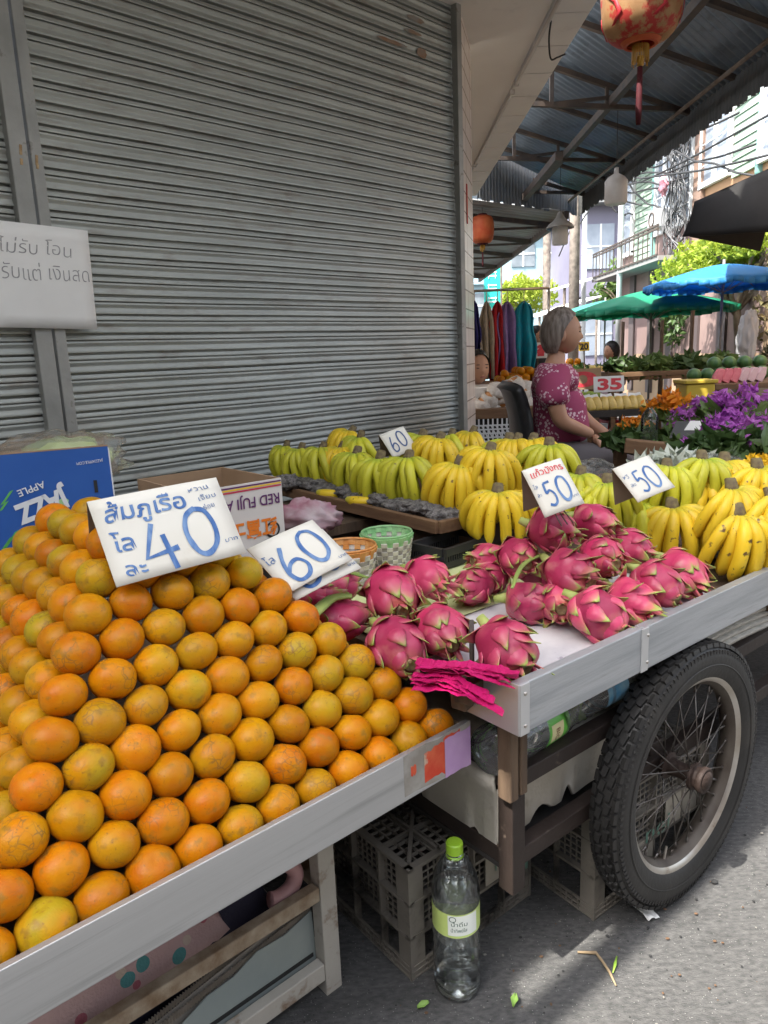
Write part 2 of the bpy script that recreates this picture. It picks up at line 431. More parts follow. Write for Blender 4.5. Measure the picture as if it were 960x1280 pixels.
shop = thing('shop_building', 'corner shop building with cream tiled column and plastered overhang', 'building', (0, 0, 0))
c0 = eS*3.092+nS*2.575; c1 = on_z(588, 56, CEIL); c1.z = 0
ca = math.atan2(c1.y-c0.y, c1.x-c0.x); cl = (c1-c0).length
cm = MB().box((cl/2, .11, CEIL/2), (cl, .22, CEIL+.02))
col_o = cm.build('tiled_column', tile, shop, bevel=.004); col_o.location = (c0.x, c0.y, 0); col_o.rotation_euler = (0, 0, ca)
# a small red notice stuck on the tiles
p = on_plane(583, 255, c0, Vector((-math.sin(ca), math.cos(ca), 0)))
nn = thing('door_charm', 'narrow red paper charm stuck on the cream tiled column', 'paper charm', p, (0, 0, ca))
MB().box((0, -.004, 0), (.022, .004, .2)).build('slip', mat('red_charm_paper', (.5, .03, .03), (.4, .05, .03), scale=20, rough=.6), nn)
# wall going on along the street behind the column, and the wall above the shutters
uw = MB()
uw.box(((3.1-9)/2, .14, 5.55), (12.1, .2, 5.3)); uw.box(((-1.62-9)/2, .14, 1.45), (7.38, .2, 2.86))  # left wall run is unseen, added to hold back light from the left
o_ = uw.build('front_wall', plaster, shop); o_.location = SH; o_.rotation_euler = (0, 0, AS)
wb = MB()
wv = Vector((0, 1, 0)); w0 = c1+Vector((-.12, .02, 0))
wb.box((w0.x-.1, w0.y+2.6, 1.5), (.16, 5.0, 3.0)); wb.build('side_wall', plaster, shop)
# overhang
inner = lambda y: .945+.0*y
sm = MB(); zc = CEIL
sa = -eS*1.4+nS*2.66; sb = eS*3.1+nS*2.62
poly = [(sa.x, sa.y), tuple((-eS*1.4+nS*1.75)[:2]), (.90, 2.45), (.93, 3.4), (.945, 8.45), (.3, 8.45), (c1.x-.1, c1.y), (sb.x, sb.y)]
sm.prism(poly, zc, zc+.16); sm.build('overhang_slab', plaster, shop)
st = MB(); y = 2.50
while y < 8.4:
    y2 = min(y+.405, 8.45)
    st.box((1.052, (y+y2)/2, zc+.08), (.2, y2-y-.014, .16)); y = y2
st.build('edge_panels', panel_m, shop, bevel=.002); MB().box((1.05, 5.47, zc+.09), (.18, 5.9, .1)).build('panel_backing', dark_gap, shop)
cd = MB()
for (ya, yb) in ((3.2, 5.05), (5.2, 7.0), (7.08, 8.4)):
    cd.tube([(.952, ya, zc-.014), (.952, yb, zc-.014)], .011, 8)
    cd.box((.952, yb, zc-.012), (.03, .02, .03)); cd.box((.952, ya, zc-.012), (.03, .02, .03))
cd.build('conduit', conduit_m, shop, auto=40)
MB().tube(spline([(.965, 4.17, zc-.015), (.985, 4.3, zc-.05), (1.03, 4.45, zc-.09), (1.09, 4.55, zc-.05), (1.15, 4.62, zc-.01)]), .005, 6).build('cable', dark_gap, shop, smooth=True)

# ================================================================= street awning in front of the shop
aw = thing('street_awning', 'long dark corrugated metal awning over the market stalls', 'awning', (1.15, 6, 2.9))
def AL(p): return Vector(p)-Vector((1.15, 6, 2.9))
def roof_z(x): return 3.36-.235*(x-1.13)
X0, X1 = 1.158, 2.665
def front_y(x): return 1.048+ (x-.191)*math.tan(R_(38.2)) - .045
mb = MB(); yy = []
def cor_strip(mb, x0, x1, y0, y1, zf, pitch=.076, amp=.009, skew=0):
    ny = int((y1-y0)/pitch*6); vs = []
    for j in range(ny+1):
        y = y0+(y1-y0)*j/ny; dz = amp*math.sin(2*PI*y/pitch)
        vs += [AL((x0, y, zf(x0)+dz)), AL(((x0+x1)/2, y+skew/2, zf((x0+x1)/2)+dz)), AL((x1, y+skew, zf(x1)+dz))]
    mb.add(vs, [(j*3+i, j*3+i+1, (j+1)*3+i+1, (j+1)*3+i) for j in range(ny) for i in range(2)])
cor_strip(mb, X0, X1, front_y(X0), 8.45, roof_z, skew=front_y(X1)-front_y(X0))
ro = mb.build('roof_sheet', roof_m, aw, smooth=True)
mb = MB(); vs = []
for i in range(61):
    x = -3.2+(X0-.004+3.2)*i/60; yb_ = 2.6/math.cos(AS)+x*math.tan(AS)-.06
    dz = .009*math.sin(2*PI*i/1.5)
    vs += [AL((x, front_y(x), 3.12+dz)), AL((x, max(front_y(x)+.05, min(yb_, 2.44 if x > .2 else 9)), 3.3+dz))]
vs2 = []
for i in range(61):
    a_, b_ = vs[2*i], vs[2*i+1]
    for off in (0, .085, .14, None):
        k_ = 1.0 if off is None else min(.98, off/max(.2, (b_-a_).length)); vs2.append(a_.lerp(b_, k_))
fs2 = []
for i in range(60):
    xm = vs2[4*i].x+1.15
    for r_i in range(3):
        if r_i == 1 and -1.45 < xm < -1.21: continue      # gap added to throw a streak of sun on the street
        fs2.append((4*i+r_i, 4*i+4+r_i, 4*i+5+r_i, 4*i+1+r_i))
mb.add(vs2, fs2); mb.build('corner_sheet', mat('milky_added_sheet', (.62, .63, .61), (.55, .555, .53), scale=2, rough=.6, transl=.55), aw, smooth=True)  # unseen sheet added over the stall to block sun and soften light
tm = MB()
for y, chord in ((3.2, 1), (4.55, 0), (5.25, 0), (6.0, 1), (6.7, 0), (7.55, 1), (8.2, 0), (9.0, 1)):
    sk = .55 if y > 5 else .5
    tm.bar(AL((X0, y, roof_z(X0)-.04)), AL((X1-.1, y+sk*.55, roof_z(X1)-.04)), .035, .035)
    if chord:
        tm.bar(AL((X0, y, 2.99)), AL((X1-.1, y+sk*.55, 2.98)), .035, .035)
        tm.bar(AL((X0+.25, y+.05, 2.99)), AL((X0+.25, y+.05, roof_z(X0+.25)-.05)), .03, .03)
        tm.bar(AL((X0+.25, y+.05, 2.99)), AL((X0+.95, y+.2, roof_z(X0+.95)-.05)), .025, .025)
        tm.bar(AL((1.86, y+.15, 2.99)), AL((1.86, y+.15, roof_z(1.86)-.05)), .025, .025)
tm.build('rafters', truss_m, aw)
bm_ = MB(); bm_.bar(AL((1.84, 2.6, 3.02)), AL((1.95, 9.2, 3.02)), .05, .06)
bm_.bar(AL((1.75, 7.2, 2.9)), AL((1.8, 9.2, 2.9)), .07, .07); bm_.build('long_beam', truss_m, aw)
MB().tube([AL((2.46, 4.72, 2.95)), AL((2.46, 10.4, 2.95))], .016, 8).build('edge_pipe', mat('rusty_pipe', (.19, .155, .13), (.12, .085, .06), scale=14, rough=.6), aw, smooth=True)
# scalloped skirt sheet along the street edge and across the far end
def skirt(mb, a, b, ztop, zbot, pitch=.055, sc_=.19):
    a, b = Vector(a), Vector(b); L = (b-a).length; d = (b-a)/L; q = Vector((-d.y, d.x, 0)); nn_ = int(L/pitch*6); vs = []
    for j in range(nn_+1):
        s = L*j/nn_; off = .008*math.sin(2*PI*s/pitch)
        zb = zbot+.03*abs(math.sin(PI*s/sc_))**.6*0+.02*(1 if math.sin(2*PI*s/sc_) > .55 else 0)
        for z in (ztop, zb): vs.append(AL(a+d*s+q*off+Vector((0, 0, z-a.z))))
    mb.add(vs, [(2*j, 2*j+1, 2*j+3, 2*j+2) for j in range(nn_)])
k = MB(); skirt(k, (2.63, 2.75, 0), (2.63, 9.75, 0), 3.06, 2.79); k.build('edge_skirt', skirt_m, aw, solid=.003)
k = MB(); skirt(k, (1.17, 8.5, 0), (2.60, 9.75, 0), 3.42, 2.80); k.build('end_skirt', mat('blue_grey_end_sheet', (.1, .115, .13), (.14, .15, .16), scale=3, rough=.6), aw, solid=.003)
hk = MB()
hp = on_z(902, 100, 2.95)
hk.tube([AL((2.46, 4.72, 2.96)), AL((2.46, 4.72, 3.05))], .006, 6); hk.tube([AL((2.46+.012*math.cos(a), 4.72, 3.06+.02*math.sin(a))) for a in [i*.6 for i in range(11)]], .005, 6)
hk.tube([AL((2.46, 4.72, 3.08)), AL((2.46, 4.72, 3.13))], .004, 6)
hk.build('hanging_hook', conduit_m, aw, smooth=True)

fa = thing('far_awning', 'pale grey corrugated awning further down the street beyond the dark one', 'awning', (1.15, 6, 2.9))
mb = MB(); cor_strip(mb, .2, 2.35, 9.3, 17, lambda x: 3.12-.16*(x-.2), pitch=.15, amp=.02); mb.build('roof_sheet', roof_far_m, fa, smooth=True)
mb = MB()
for y in (9.9, 11.3, 12.8, 14.4, 16): mb.bar(AL((.2, y, 3.03)), AL((2.35, y, 2.72)), .05, .06); mb.bar(AL((.2, y, 2.7)), AL((2.3, y, 2.7)), .03, .03)
mb.bar(AL((2.36, 9.3, 2.74)), AL((2.36, 17, 2.74)), .05, .09); mb.build('frame', truss_m, fa)

# ================================================================= paper notice on the shutter posts
def card_frame(name, label, cat, c, yaw, lean, roll, group=None):
    a, b, g_ = R_(lean), R_(yaw), R_(roll)
    N0 = Vector((math.sin(b)*math.sin(a), -math.cos(b)*math.sin(a), math.cos(a)))
    X_ = Vector((math.cos(b), math.sin(b), 0)); Y_ = N0.cross(X_)
    X = X_*math.cos(g_)+Y_*math.sin(g_); Y = N0.cross(X)
    M = Matrix((X, Y, N0)).transposed().to_4x4(); M.translation = Vector(c)
    t = thing(name, label, cat, group=group); t.matrix_world = M; t.matrix_basis = M
    return t
def sheet(mb, w, h, bow=0.0, n=8, cut=None):
    def fn(u, v):
        x = (u-.5)*w; y = (v-.5)*h
        if cut and v < .5: x = max(x, -w/2+cut*(1-2*v))
        return Vector((x, y, bow*(math.sin(PI*u)+.4*math.sin(3*v+u*2))))
    return mb.grid(fn, n, n)
pc = on_plane(44, 346, SH-nS*.05, nS)
# the notice hangs flat on the posts
t = thing('paper_notice', 'white paper notice with grey handwriting taped across the shutter posts', 'notice', pc, (PI/2, 0, AS))
t.rotation_euler = (PI/2, R_(1.5), AS)
pw, ph = .375, .325
MB_ = sheet(MB(), pw, ph, .004, cut=.05); MB_.build('sheet', paper_w, t, solid=.0008, smooth=True)
L_ = MB()
text_geo(L_, 'ไม่รับ โอน', -.105, .072, .042, rot=R_(-1), shear=.1, wid=.225, bold=-.012, hand=.13)
conform(L_, pw, ph, .004, .0014); L_.build('handwriting', pencil, t)
L_ = MB()
text_geo(L_, 'รับแต่ เงินสด', -.105, -.012, .048, rot=R_(1), shear=.05, wid=.28, bold=-.012, hand=.13)
conform(L_, pw, ph, .004, .0014)
L_.build('handwriting', pencil, t)

# ================================================================= orange table
O1 = Vector((.0725, 1.1407, 0)); A1 = R_(41.2)
tb = thing('fruit_table', 'low stall table with bright steel lip and chipped white legs, full of oranges', 'table', O1, (0, 0, A1))
ZL1, ZB1 = .556, .476
m_ = MB().box((-.40, -.0425, (ZL1+ZB1)/2), (.875, .011, ZL1-ZB1)); m_.build('front_lip', lip_m, tb, bevel=.0015)
m_ = MB().box((.031, .42, .508), (.014, .91, .074)).box((-.832, .42, .508), (.014, .91, .074)).box((-.4, .885, .508), (.85, .014, .074)); m_.build('side_board', wood_old, tb, bevel=.002)
MB().box((-.4, .42, .494), (.85, .9, .018)).build('tray_bottom', wood_old, tb)
tp = MB()
def patch(mb, x0, x1, z0, z1, y, jit=.004, seed=0):
    r = random.Random(seed); pts = []
    for i in range(7): pts.append((x0+(x1-x0)*i/6, y, z0+r.uniform(-jit, jit)))
    for i in range(7): pts.append((x1-(x1-x0)*i/6, y, z1+r.uniform(-jit, jit)))
    mb.add(pts, [tuple(range(14))])
patch(tp, -.027, .036, .477, .547, -.0487, .002, 3); tp.build('purple_tape', mat('purple_tape', (.42, .25, .5), (.5, .33, .56), scale=12, rough=.5, bump=.1, bscale=50), tb)
tp = MB(); patch(tp, -.075, -.0275, .488, .543, -.0485, .004, 5); patch(tp, -.105, -.093, .515, .532, -.0485, .003, 9); patch(tp, -.03, .01, .545, .552, -.0485, .002, 1)
tp.build('red_sticker', mat('torn_red_sticker', (.55, .05, .02), (.62, .12, .05), scale=30, rough=.6, dirt=(.5, .4, .3), dscale=18, dlo=.6, dhi=.66), tb)
tp = MB(); patch(tp, -.12, .036, .482, .5555, -.0482, .004, 6); tp.build('glue_residue', mat('grey_glue_residue', (.36, .35, .32), (.25, .23, .2), scale=25, rough=.8), tb)
for (x, y) in ((-.1475, .155), (-.1475, .78), (-.76, .155), (-.76, .78)):
    MB().box((x, y, .238), (.036, .03, .478)).build('leg', rusty_white, tb, bevel=.002)
m_ = MB().box((-.455, .15, .222), (.575, .022, .028)).box((-.1475, .47, .222), (.022, .595, .028)).box((-.455, .78, .222), (.575, .022, .028)); m_.build('upper_rail', rusty_bar, tb, bevel=.002)
m_ = MB().box((-.455, .15, .055), (.575, .022, .036)).box((-.1475, .47, .05), (.022, .595, .03)).box((-.455, .78, .05), (.575, .022, .03)); m_.build('lower_rail', rusty_white, tb, bevel=.002)
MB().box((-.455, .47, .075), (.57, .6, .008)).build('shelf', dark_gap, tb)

def cloth(name, label, cat, mats, c, d, rz, amp=.02, seed=0, n=40, group=None, parent_rot=0):
    def fn(u, v):
        x = (u-.5)*d[0]; y = (v-.5)*d[1]
        e = min(u, 1-u, v, 1-v)*2
        z = d[2]*(min(1, e*4)**.5)*(.6+.5*noise.noise(Vector((x*6+seed, y*6, seed))))+amp*noise.noise(Vector((x*16+seed, y*16, 1)))+amp*.4*noise.noise(Vector((x*45, y*45, seed)))
        return Vector((x, y, z))
    o = MB().grid(fn, n, n).build(name, mats, smooth=True, solid=.002)
    o.location = c; o.rotation_euler = (0, 0, rz)
    return tag(o, label, cat, group)
pink_print = mat('printed_pink_cloth', (.52, .36, .34), (.46, .31, .3), scale=5, rough=.85, bump=.3, bscale=200)
def add_print(m, cols, sc_=22):
    nt = m.node_tree; N = nt.nodes; L = nt.links; b = N['Principled BSDF']
    src = b.inputs['Base Color'].links[0].from_socket
    tc = N.new('ShaderNodeTexCoord'); v = N.new('ShaderNodeTexVoronoi'); v.inputs['Scale'].default_value = sc_; L.new(tc.outputs['Object'], v.inputs['Vector'])
    r = N.new('ShaderNodeValToRGB'); r.color_ramp.interpolation = 'CONSTANT'
    L.new(v.outputs['Color'], r.inputs[0])
    els = r.color_ramp.elements
    els[0].position = 0; els[0].color = (*cols[0], 1); els[1].position = 1/len(cols); els[1].color = (*cols[1], 1)
    for i in range(2, len(cols)): e = els.new(i/len(cols)); e.color = (*cols[i], 1)
    lt = N.new('ShaderNodeMath'); lt.operation = 'LESS_THAN'; lt.inputs[1].default_value = .34; L.new(v.outputs['Distance'], lt.inputs[0])
    mx = N.new('ShaderNodeMix'); mx.data_type = 'RGBA'; L.new(lt.outputs[0], mx.inputs[0]); L.new(src, mx.inputs[6]); L.new(r.outputs[0], mx.inputs[7])
    L.new(mx.outputs[2], b.inputs['Base Color'])
add_print(pink_print, [(.4, .3, .1), (.08, .25, .25), (.5, .4, .33), (.4, .12, .15), (.55, .45, .2)], 26)
T1 = Matrix.Translation(O1) @ Matrix.Rotation(A1, 4, 'Z')
def L1(x, y, z): return T1 @ Vector((x, y, z))
cloth('folded_cloth', 'pale pink cloth with printed cartoon shapes stuffed on the shelf under the oranges', 'cloth', pink_print, L1(-.56, .33, .205), (.46, .3, .15), A1+.05, .03, 3)
cloth('folded_cloth', 'dark navy cloth lying on the shelf below the pink printed cloth', 'cloth', mat('navy_cloth', (.022, .02, .042), (.036, .034, .06), scale=4, rough=.9, bump=.3, bscale=220), L1(-.46, .42, .08), (.56, .38, .25), A1, .025, 8)
hs = MB(); pts = [L1(-.30, .24, .275), L1(-.25, .2, .287), L1(-.205, .19, .28), L1(-.187, .185, .255), L1(-.198, .182, .232), L1(-.225, .18, .226), L1(-.245, .182, .23)]
ho = hs.tube(spline(pts), .015, 12).build('hook_handle', mat('dusty_pink_plastic', (.52, .3, .3), (.45, .25, .25), scale=8, rough=.45), smooth=True); tag(ho, 'curved dusty pink plastic handle sticking out beside the white table leg', 'umbrella handle')
hs = MB(); pts = [L1(-.28, .28, .32), L1(-.2, .22, .315), L1(-.17, .2, .295), L1(-.172, .2, .262), L1(-.19, .21, .25)]
ho = hs.tube(spline(pts), .009, 10).build('hook_handle', mat('cream_plastic', (.6, .57, .5), rough=.4), smooth=True); tag(ho, 'thin cream plastic hook behind the dusty pink handle', 'umbrella handle')
# flattened carton under the table
ct = thing('flattened_carton', 'torn grey corrugated carton standing flat behind the lower table rail', 'cardboard', L1(-.163, .168, .018), (R_(-4), 0, A1))
cart_grey = mat('wet_grey_carton', (.25, .29, .28), (.33, .36, .33), scale=5, rough=.8, dirt=(.42, .4, .33), dscale=5, dlo=.58, dhi=.62)
def flute(mb, x0, x1, z0, z1, y, slope, w=.005):
    vs = []; N_ = int((x1-x0)/w)
    for j in range(N_*4+1):
        x = x0+(x1-x0)*j/(N_*4); yy_ = y+.003*math.sin(2*PI*j/4)
        zt = z1-slope*(x1-x)
        vs += [(x, yy_, zt-.014), (x, yy_-.002, zt)]
    mb.add(vs, [(2*j, 2*j+2, 2*j+3, 2*j+1) for j in range(N_*4)])
pn = MB(); pn.add([(-.5, 0, 0), (0, 0, 0), (0, 0, .145), (-.06, 0, .13), (-.12, 0, .133), (-.17, 0, .115), (-.22, 0, .112), (-.27, 0, .093), (-.5, 0, .07)], [tuple(range(9))]); pn.build('front_sheet', cart_grey, ct, solid=.002)
fl = MB(); flute(fl, -.3, 0, 0, .15, .006, .12); fl.build('fluting', mat('brown_grey_fluting', (.27, .235, .19), (.36, .32, .27), scale=30, rough=.85), ct, solid=.0006)
pn = MB(); pn.add([(-.5, .012, 0), (0, .012, 0), (0, .012, .158), (-.5, .012, .085)], [(0, 1, 2, 3)]); pn.build('back_sheet', mat('carton_lining', (.3, .27, .23), (.22, .2, .17), scale=6, rough=.85), ct, solid=.002)
fl = MB(); flute(fl, -.5, 0, 0, .168, .016, .14); fl.build('fluting', MATS['brown_grey_fluting'], ct, solid=.0006)

# ================================================================= oranges
def orange_mat():
    m = mat('orange_peel', (.50, .155, .001), (.52, .225, .002), scale=22, rough=.36, huer=.011, rand=.16, spec=.26)
    nt = m.node_tree; N = nt.nodes; L = nt.links; b = N['Principled BSDF']
    src = b.inputs['Base Color'].links[0].from_socket
    tc = N.new('ShaderNodeTexCoord'); oi = N.new('ShaderNodeObjectInfo')
    off = N.new('ShaderNodeVectorMath'); off.operation = 'ADD'
    wn = N.new('ShaderNodeTexWhiteNoise'); wn.noise_dimensions = '1D'; L.new(oi.outputs['Random'], wn.inputs['W'])
    sc_ = N.new('ShaderNodeVectorMath'); sc_.operation = 'SCALE'; sc_.inputs[3].default_value = 5; L.new(wn.outputs['Color'], sc_.inputs[0])
    L.new(tc.outputs['Object'], off.inputs[0]); L.new(sc_.outputs[0], off.inputs[1]); V = off.outputs[0]
    def nz(s, d=4):
        n_ = N.new('ShaderNodeTexNoise'); n_.inputs['Scale'].default_value = s; n_.inputs['Detail'].default_value = d; L.new(V, n_.inputs['Vector']); return n_
    def rng(v, a, b_, c=0, d=1):
        r = N.new('ShaderNodeMapRange'); r.inputs[1].default_value = a; r.inputs[2].default_value = b_; r.inputs[3].default_value = c; r.inputs[4].default_value = d; L.new(v, r.inputs[0]); return r.outputs[0]
    def mul(a, b_):
        x = N.new('ShaderNodeMath'); x.operation = 'MULTIPLY'
        for s, v in ((x.inputs[0], a), (x.inputs[1], b_)):
            if isinstance(v, float): s.default_value = v
            else: L.new(v, s)
        return x.outputs[0]
    def mixc(f, a, c):
        x = N.new('ShaderNodeMix'); x.data_type = 'RGBA'; L.new(f, x.inputs[0]); L.new(a, x.inputs[6]); x.inputs[7].default_value = (*c, 1); return x.outputs[2]
    # how yellow-green this fruit is
    g1 = rng(wn.outputs[0], .3, 1.0)
    col = mixc(mul(rng(nz(16).outputs[0], .40, .64), mul(g1, .9)), src, (.36, .285, .015))
    # cracked brown veins
    warp = nz(30, 3); ad = N.new('ShaderNodeVectorMath'); ad.operation = 'ADD'
    s2 = N.new('ShaderNodeVectorMath'); s2.operation = 'SCALE'; s2.inputs[3].default_value = .022; L.new(warp.outputs['Color'], s2.inputs[0]); L.new(V, ad.inputs[0]); L.new(s2.outputs[0], ad.inputs[1])
    vo = N.new('ShaderNodeTexVoronoi'); vo.feature = 'DISTANCE_TO_EDGE'; vo.inputs['Scale'].default_value = 84; L.new(ad.outputs[0], vo.inputs['Vector'])
    vein = rng(vo.outputs['Distance'], .015, .07, 1, 0)
    w2 = N.new('ShaderNodeTexWhiteNoise'); w2.noise_dimensions = '1D'
    aa = N.new('ShaderNodeMath'); aa.operation = 'ADD'; aa.inputs[1].default_value = 3.7; L.new(oi.outputs['Random'], aa.inputs[0]); L.new(aa.outputs[0], w2.inputs['W'])
    msk = mul(rng(nz(26, 3).outputs[0], .5, .6), rng(w2.outputs[0], .1, .6))
    col = mixc(mul(mul(vein, msk), .75), col, (.2, .105, .03))
    # greyish scuffs
    col = mixc(mul(rng(nz(60, 7).outputs[0], .57, .7), .75), col, (.27, .14, .02))
    col = mixc(mul(rng(nz(240, 2).outputs[0], .66, .74), .7), col, (.22, .1, .02))
    L.new(col, b.inputs['Base Color'])
    bp = N.new('ShaderNodeBump'); bp.inputs['Strength'].default_value = .22; bp.inputs['Distance'].default_value = .0016
    L.new(nz(420, 2).outputs[0], bp.inputs['Height']); L.new(bp.outputs[0], b.inputs['Normal'])
    return m
om = orange_mat(); stem_m = mat('green_stem_scar', (.18, .16, .05), (.1, .08, .03), scale=90, rough=.8)
OD = .064
protos = []
for q in range(4):
    r = .0333
    def fn(d, q=q):
        th = math.acos(max(-1, min(1, d.z)))
        dim = 1-.10*math.exp(-(th/.22)**2)-.06*math.exp(-((PI-th)/.3)**2)
        return dim*(1+.018*noise.noise(d*1.6+Vector((q*9, 0, 0)))+.006*noise.noise(d*5))
    me = MB().ball((0, 0, 0), (r, r, r*.93), 28, 18, fn=fn)
    sc2 = MB(); sc2.v = me.v; sc2.f = me.f
    o = me.build('orange', om, smooth=True)
    protos.append(o.data); bpy.data.objects.remove(o)
N0_, D0_ = 12, 14
grp = 'oranges stacked in the pyramid'
def put_orange(k, x, y, label):
    o = bpy.data.objects.new('orange', protos[rnd.randrange(4)]); COL.objects.link(o)
    z = .5428+k*.0405
    o.location = L1(x+rnd.uniform(-.0014, .0014), y+rnd.uniform(-.0014, .0014), z+rnd.uniform(-.0008, .0008))
    o.rotation_euler = (rnd.uniform(-.55, .55)+(PI if rnd.random() < .3 else 0), rnd.uniform(-.55, .55), rnd.uniform(0, 6.28)); s = rnd.uniform(.94, 1.03); o.scale = (s, s*rnd.uniform(.97, 1.02), s*rnd.uniform(.93, 1.02))
    tag(o, label, 'orange', grp)
for k in range(10):
    wN, dN = N0_-k, D0_-k
    lay = 'bottom layer' if k == 0 else ('top layer' if k == 9 else ordn(k+1)+' layer up')
    for j in range(wN):
        put_orange(k, -(j+.5*k)*OD, k*OD*.474, 'orange on the pile front, %s, %s from the right end' % (lay, ordn(j+1)))
    for i in range(1, dN):
        put_orange(k, -(wN-1+.5*k)*OD, k*OD*.474+i*OD, 'orange on the left flank of the pile, %s, %s behind the corner' % (lay, ordn(i)))
        if k < 9 and i < 8: put_orange(k, -(.5*k)*OD, k*OD*.474+i*OD, 'orange on the right flank of the pile, %s, %s behind the corner' % (lay, ordn(i)))
for i in range(1, 5):
    put_orange(9, -(1+4.5)*OD, 9*OD*.474+i*OD, 'orange along the middle of the pile top, %s behind the price card' % ordn(i))
# ================================================================= push cart
O2 = Vector((.191, 1.048, 0)); A2 = R_(38.2)
T2 = Matrix.Translation(O2) @ Matrix.Rotation(A2, 4, 'Z')
def L2(s, t, z): return T2 @ Vector((s, t, z))
def inv2(p): return T2.inverted() @ Vector(p)
ct2 = thing('push_cart', 'brown steel push cart with aluminium edged top and one large spoked wheel in view', 'cart', O2, (0, 0, A2))
MB().box((1.08, .335, .604), (2.16, .67, .022)).build('table_top', wood_old, ct2)
m_ = MB().box((.1705, -.002, .618), (.337, .02, .086)); m_.build('edge_rail', lip2_m, ct2, bevel=.002)
m_ = MB().box((1.262, -.002, .618), (1.838, .02, .086)); m_.build('edge_rail', lip2_m, ct2, bevel=.002)
m_ = MB().box((.0105, -.0135, .618), (.022, .003, .087)).box((-.0005, .05, .618), (.003, .125, .087)); m_.build('corner_bracket', alu, ct2, bevel=.001); m_ = MB().box((.346, -.0135, .618), (.022, .003, .086)); m_.build('seam_strap', alu, ct2, bevel=.001)
def rivet(mb, x, z): mb.ball((x, -.0155, z), (.0035, .0022, .0035), 10, 6)
for x, z in ((.0105, .645), (.0105, .59), (.354, .645), (.354, .592), (1.2, .64), (1.2, .595)):
    rv = MB(); rivet(rv, x, z); rv.build('rivet', chrome, ct2, smooth=True)
# frame
def post(s, t, parent=ct2):
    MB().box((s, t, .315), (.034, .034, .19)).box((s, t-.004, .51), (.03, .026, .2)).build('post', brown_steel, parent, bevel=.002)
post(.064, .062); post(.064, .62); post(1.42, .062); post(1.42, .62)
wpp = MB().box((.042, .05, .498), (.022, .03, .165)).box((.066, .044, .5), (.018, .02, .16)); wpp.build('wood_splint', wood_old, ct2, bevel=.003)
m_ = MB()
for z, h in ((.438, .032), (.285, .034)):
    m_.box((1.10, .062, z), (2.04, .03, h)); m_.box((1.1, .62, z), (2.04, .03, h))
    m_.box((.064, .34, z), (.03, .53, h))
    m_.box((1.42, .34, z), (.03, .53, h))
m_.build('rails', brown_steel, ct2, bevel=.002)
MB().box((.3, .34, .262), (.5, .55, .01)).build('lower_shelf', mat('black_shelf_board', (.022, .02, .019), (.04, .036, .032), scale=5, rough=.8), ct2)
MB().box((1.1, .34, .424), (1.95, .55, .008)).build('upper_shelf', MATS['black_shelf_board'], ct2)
m_ = MB().bar((1.55, .062, .36), (2.1, .062, .6), .026, .03); m_.build('brace', brown_steel, ct2)
MB().tube([(.53, .30, .29), (.53, .55, .29)], .02, 12).tube([(.53, .01, .283), (.53, .3, .283)], .013, 12).build('axle', rust, ct2, smooth=True)
MB().box((.53, .09, .30), (.05, .06, .06)).build('axle_block', brown_steel, ct2, bevel=.003)
# the wheel: local axis along t
WC = (.532, 0.004, .2845)
wh = bpy.data.objects.new('wheel', None); COL.objects.link(wh); wh.parent = ct2; wh.location = WC
def ring(mb, prof, seg=96):
    vs = []; n = len(prof)
    for k in range(seg):
        a = 2*PI*k/seg
        for r, y in prof: vs.append((r*math.cos(a), y, r*math.sin(a)))
    fs = [(k*n+i, k*n+(i+1) % n, ((k+1) % seg)*n+(i+1) % n, ((k+1) % seg)*n+i) for k in range(seg) for i in range(n)]
    mb.add(vs, fs)
RT = .284
ty = MB(); ring(ty, [(.206, -.020), (.212, -.027), (.232, -.0335), (.254, -.034), (.268, -.031), (RT-.008, -.023), (RT-.005, -.012), (RT-.004, 0), (RT-.005, .012), (RT-.008, .023), (.268, .031), (.254, .034), (.232, .0335), (.212, .027), (.206, .020), (.214, .0)])
nb = 66
for row, (y, wd, ph) in enumerate(((-.0225, .0105, 0), (-.0085, .0115, .5), (.0085, .0115, 0), (.0225, .0105, .5))):
    for k in range(nb):
        a = 2*PI*(k+ph)/nb
        tilt = .32 if y < 0 else -.32
        hb = RT-.0055 if abs(y) > .02 else RT-.003
        M = Matrix.Rotation(-a, 4, 'Y') @ Matrix.Translation((hb, y, 0)) @ Matrix.Rotation(tilt*(.6 if abs(y) < .02 else 1)*(-1 if row % 2 else 1), 4, 'Z' if abs(y) > .02 else 'X')
        ty.box((0, 0, 0), (.0085, wd, .0205), M)
for k in range(nb*2):
    a = 2*PI*k/(nb*2)
    for sgn in (-1, 1):
        M = Matrix.Rotation(-a, 4, 'Y') @ Matrix.Translation((.2665, sgn*.0312, 0)); ty.box((0, 0, 0), (.009, .0035, .0055), M)
ring(ty, [(.238, -.0345), (.240, -.0355), (.242, -.0345), (.24, -.033)]); ring(ty, [(.238, .0345), (.240, .0355), (.242, .0345), (.24, .033)])
ty.build('tyre', rubber, wh, auto=35)
rm = MB(); ring(rm, [(.2075, -.0245), (.2135, -.026), (.2165, -.0225), (.212, -.0195), (.2075, -.019), (.2025, -.0165), (.196, -.010), (.1935, 0), (.196, .010), (.2025, .0165), (.2075, .019), (.212, .0195), (.2165, .0225), (.2135, .026), (.2075, .0245), (.2, .0185), (.1905, .008), (.1895, 0), (.1905, -.008), (.2, -.0185)])
rm.cur = 0
ro_ = rm.build('rim', [rim_in, chrome], wh, auto=50)
for p in ro_.data.polygons:
    c = p.center; r = math.hypot(c.x, c.z)
    p.material_index = 1 if (abs(c.y) > .0188 and r > .2035) else 0
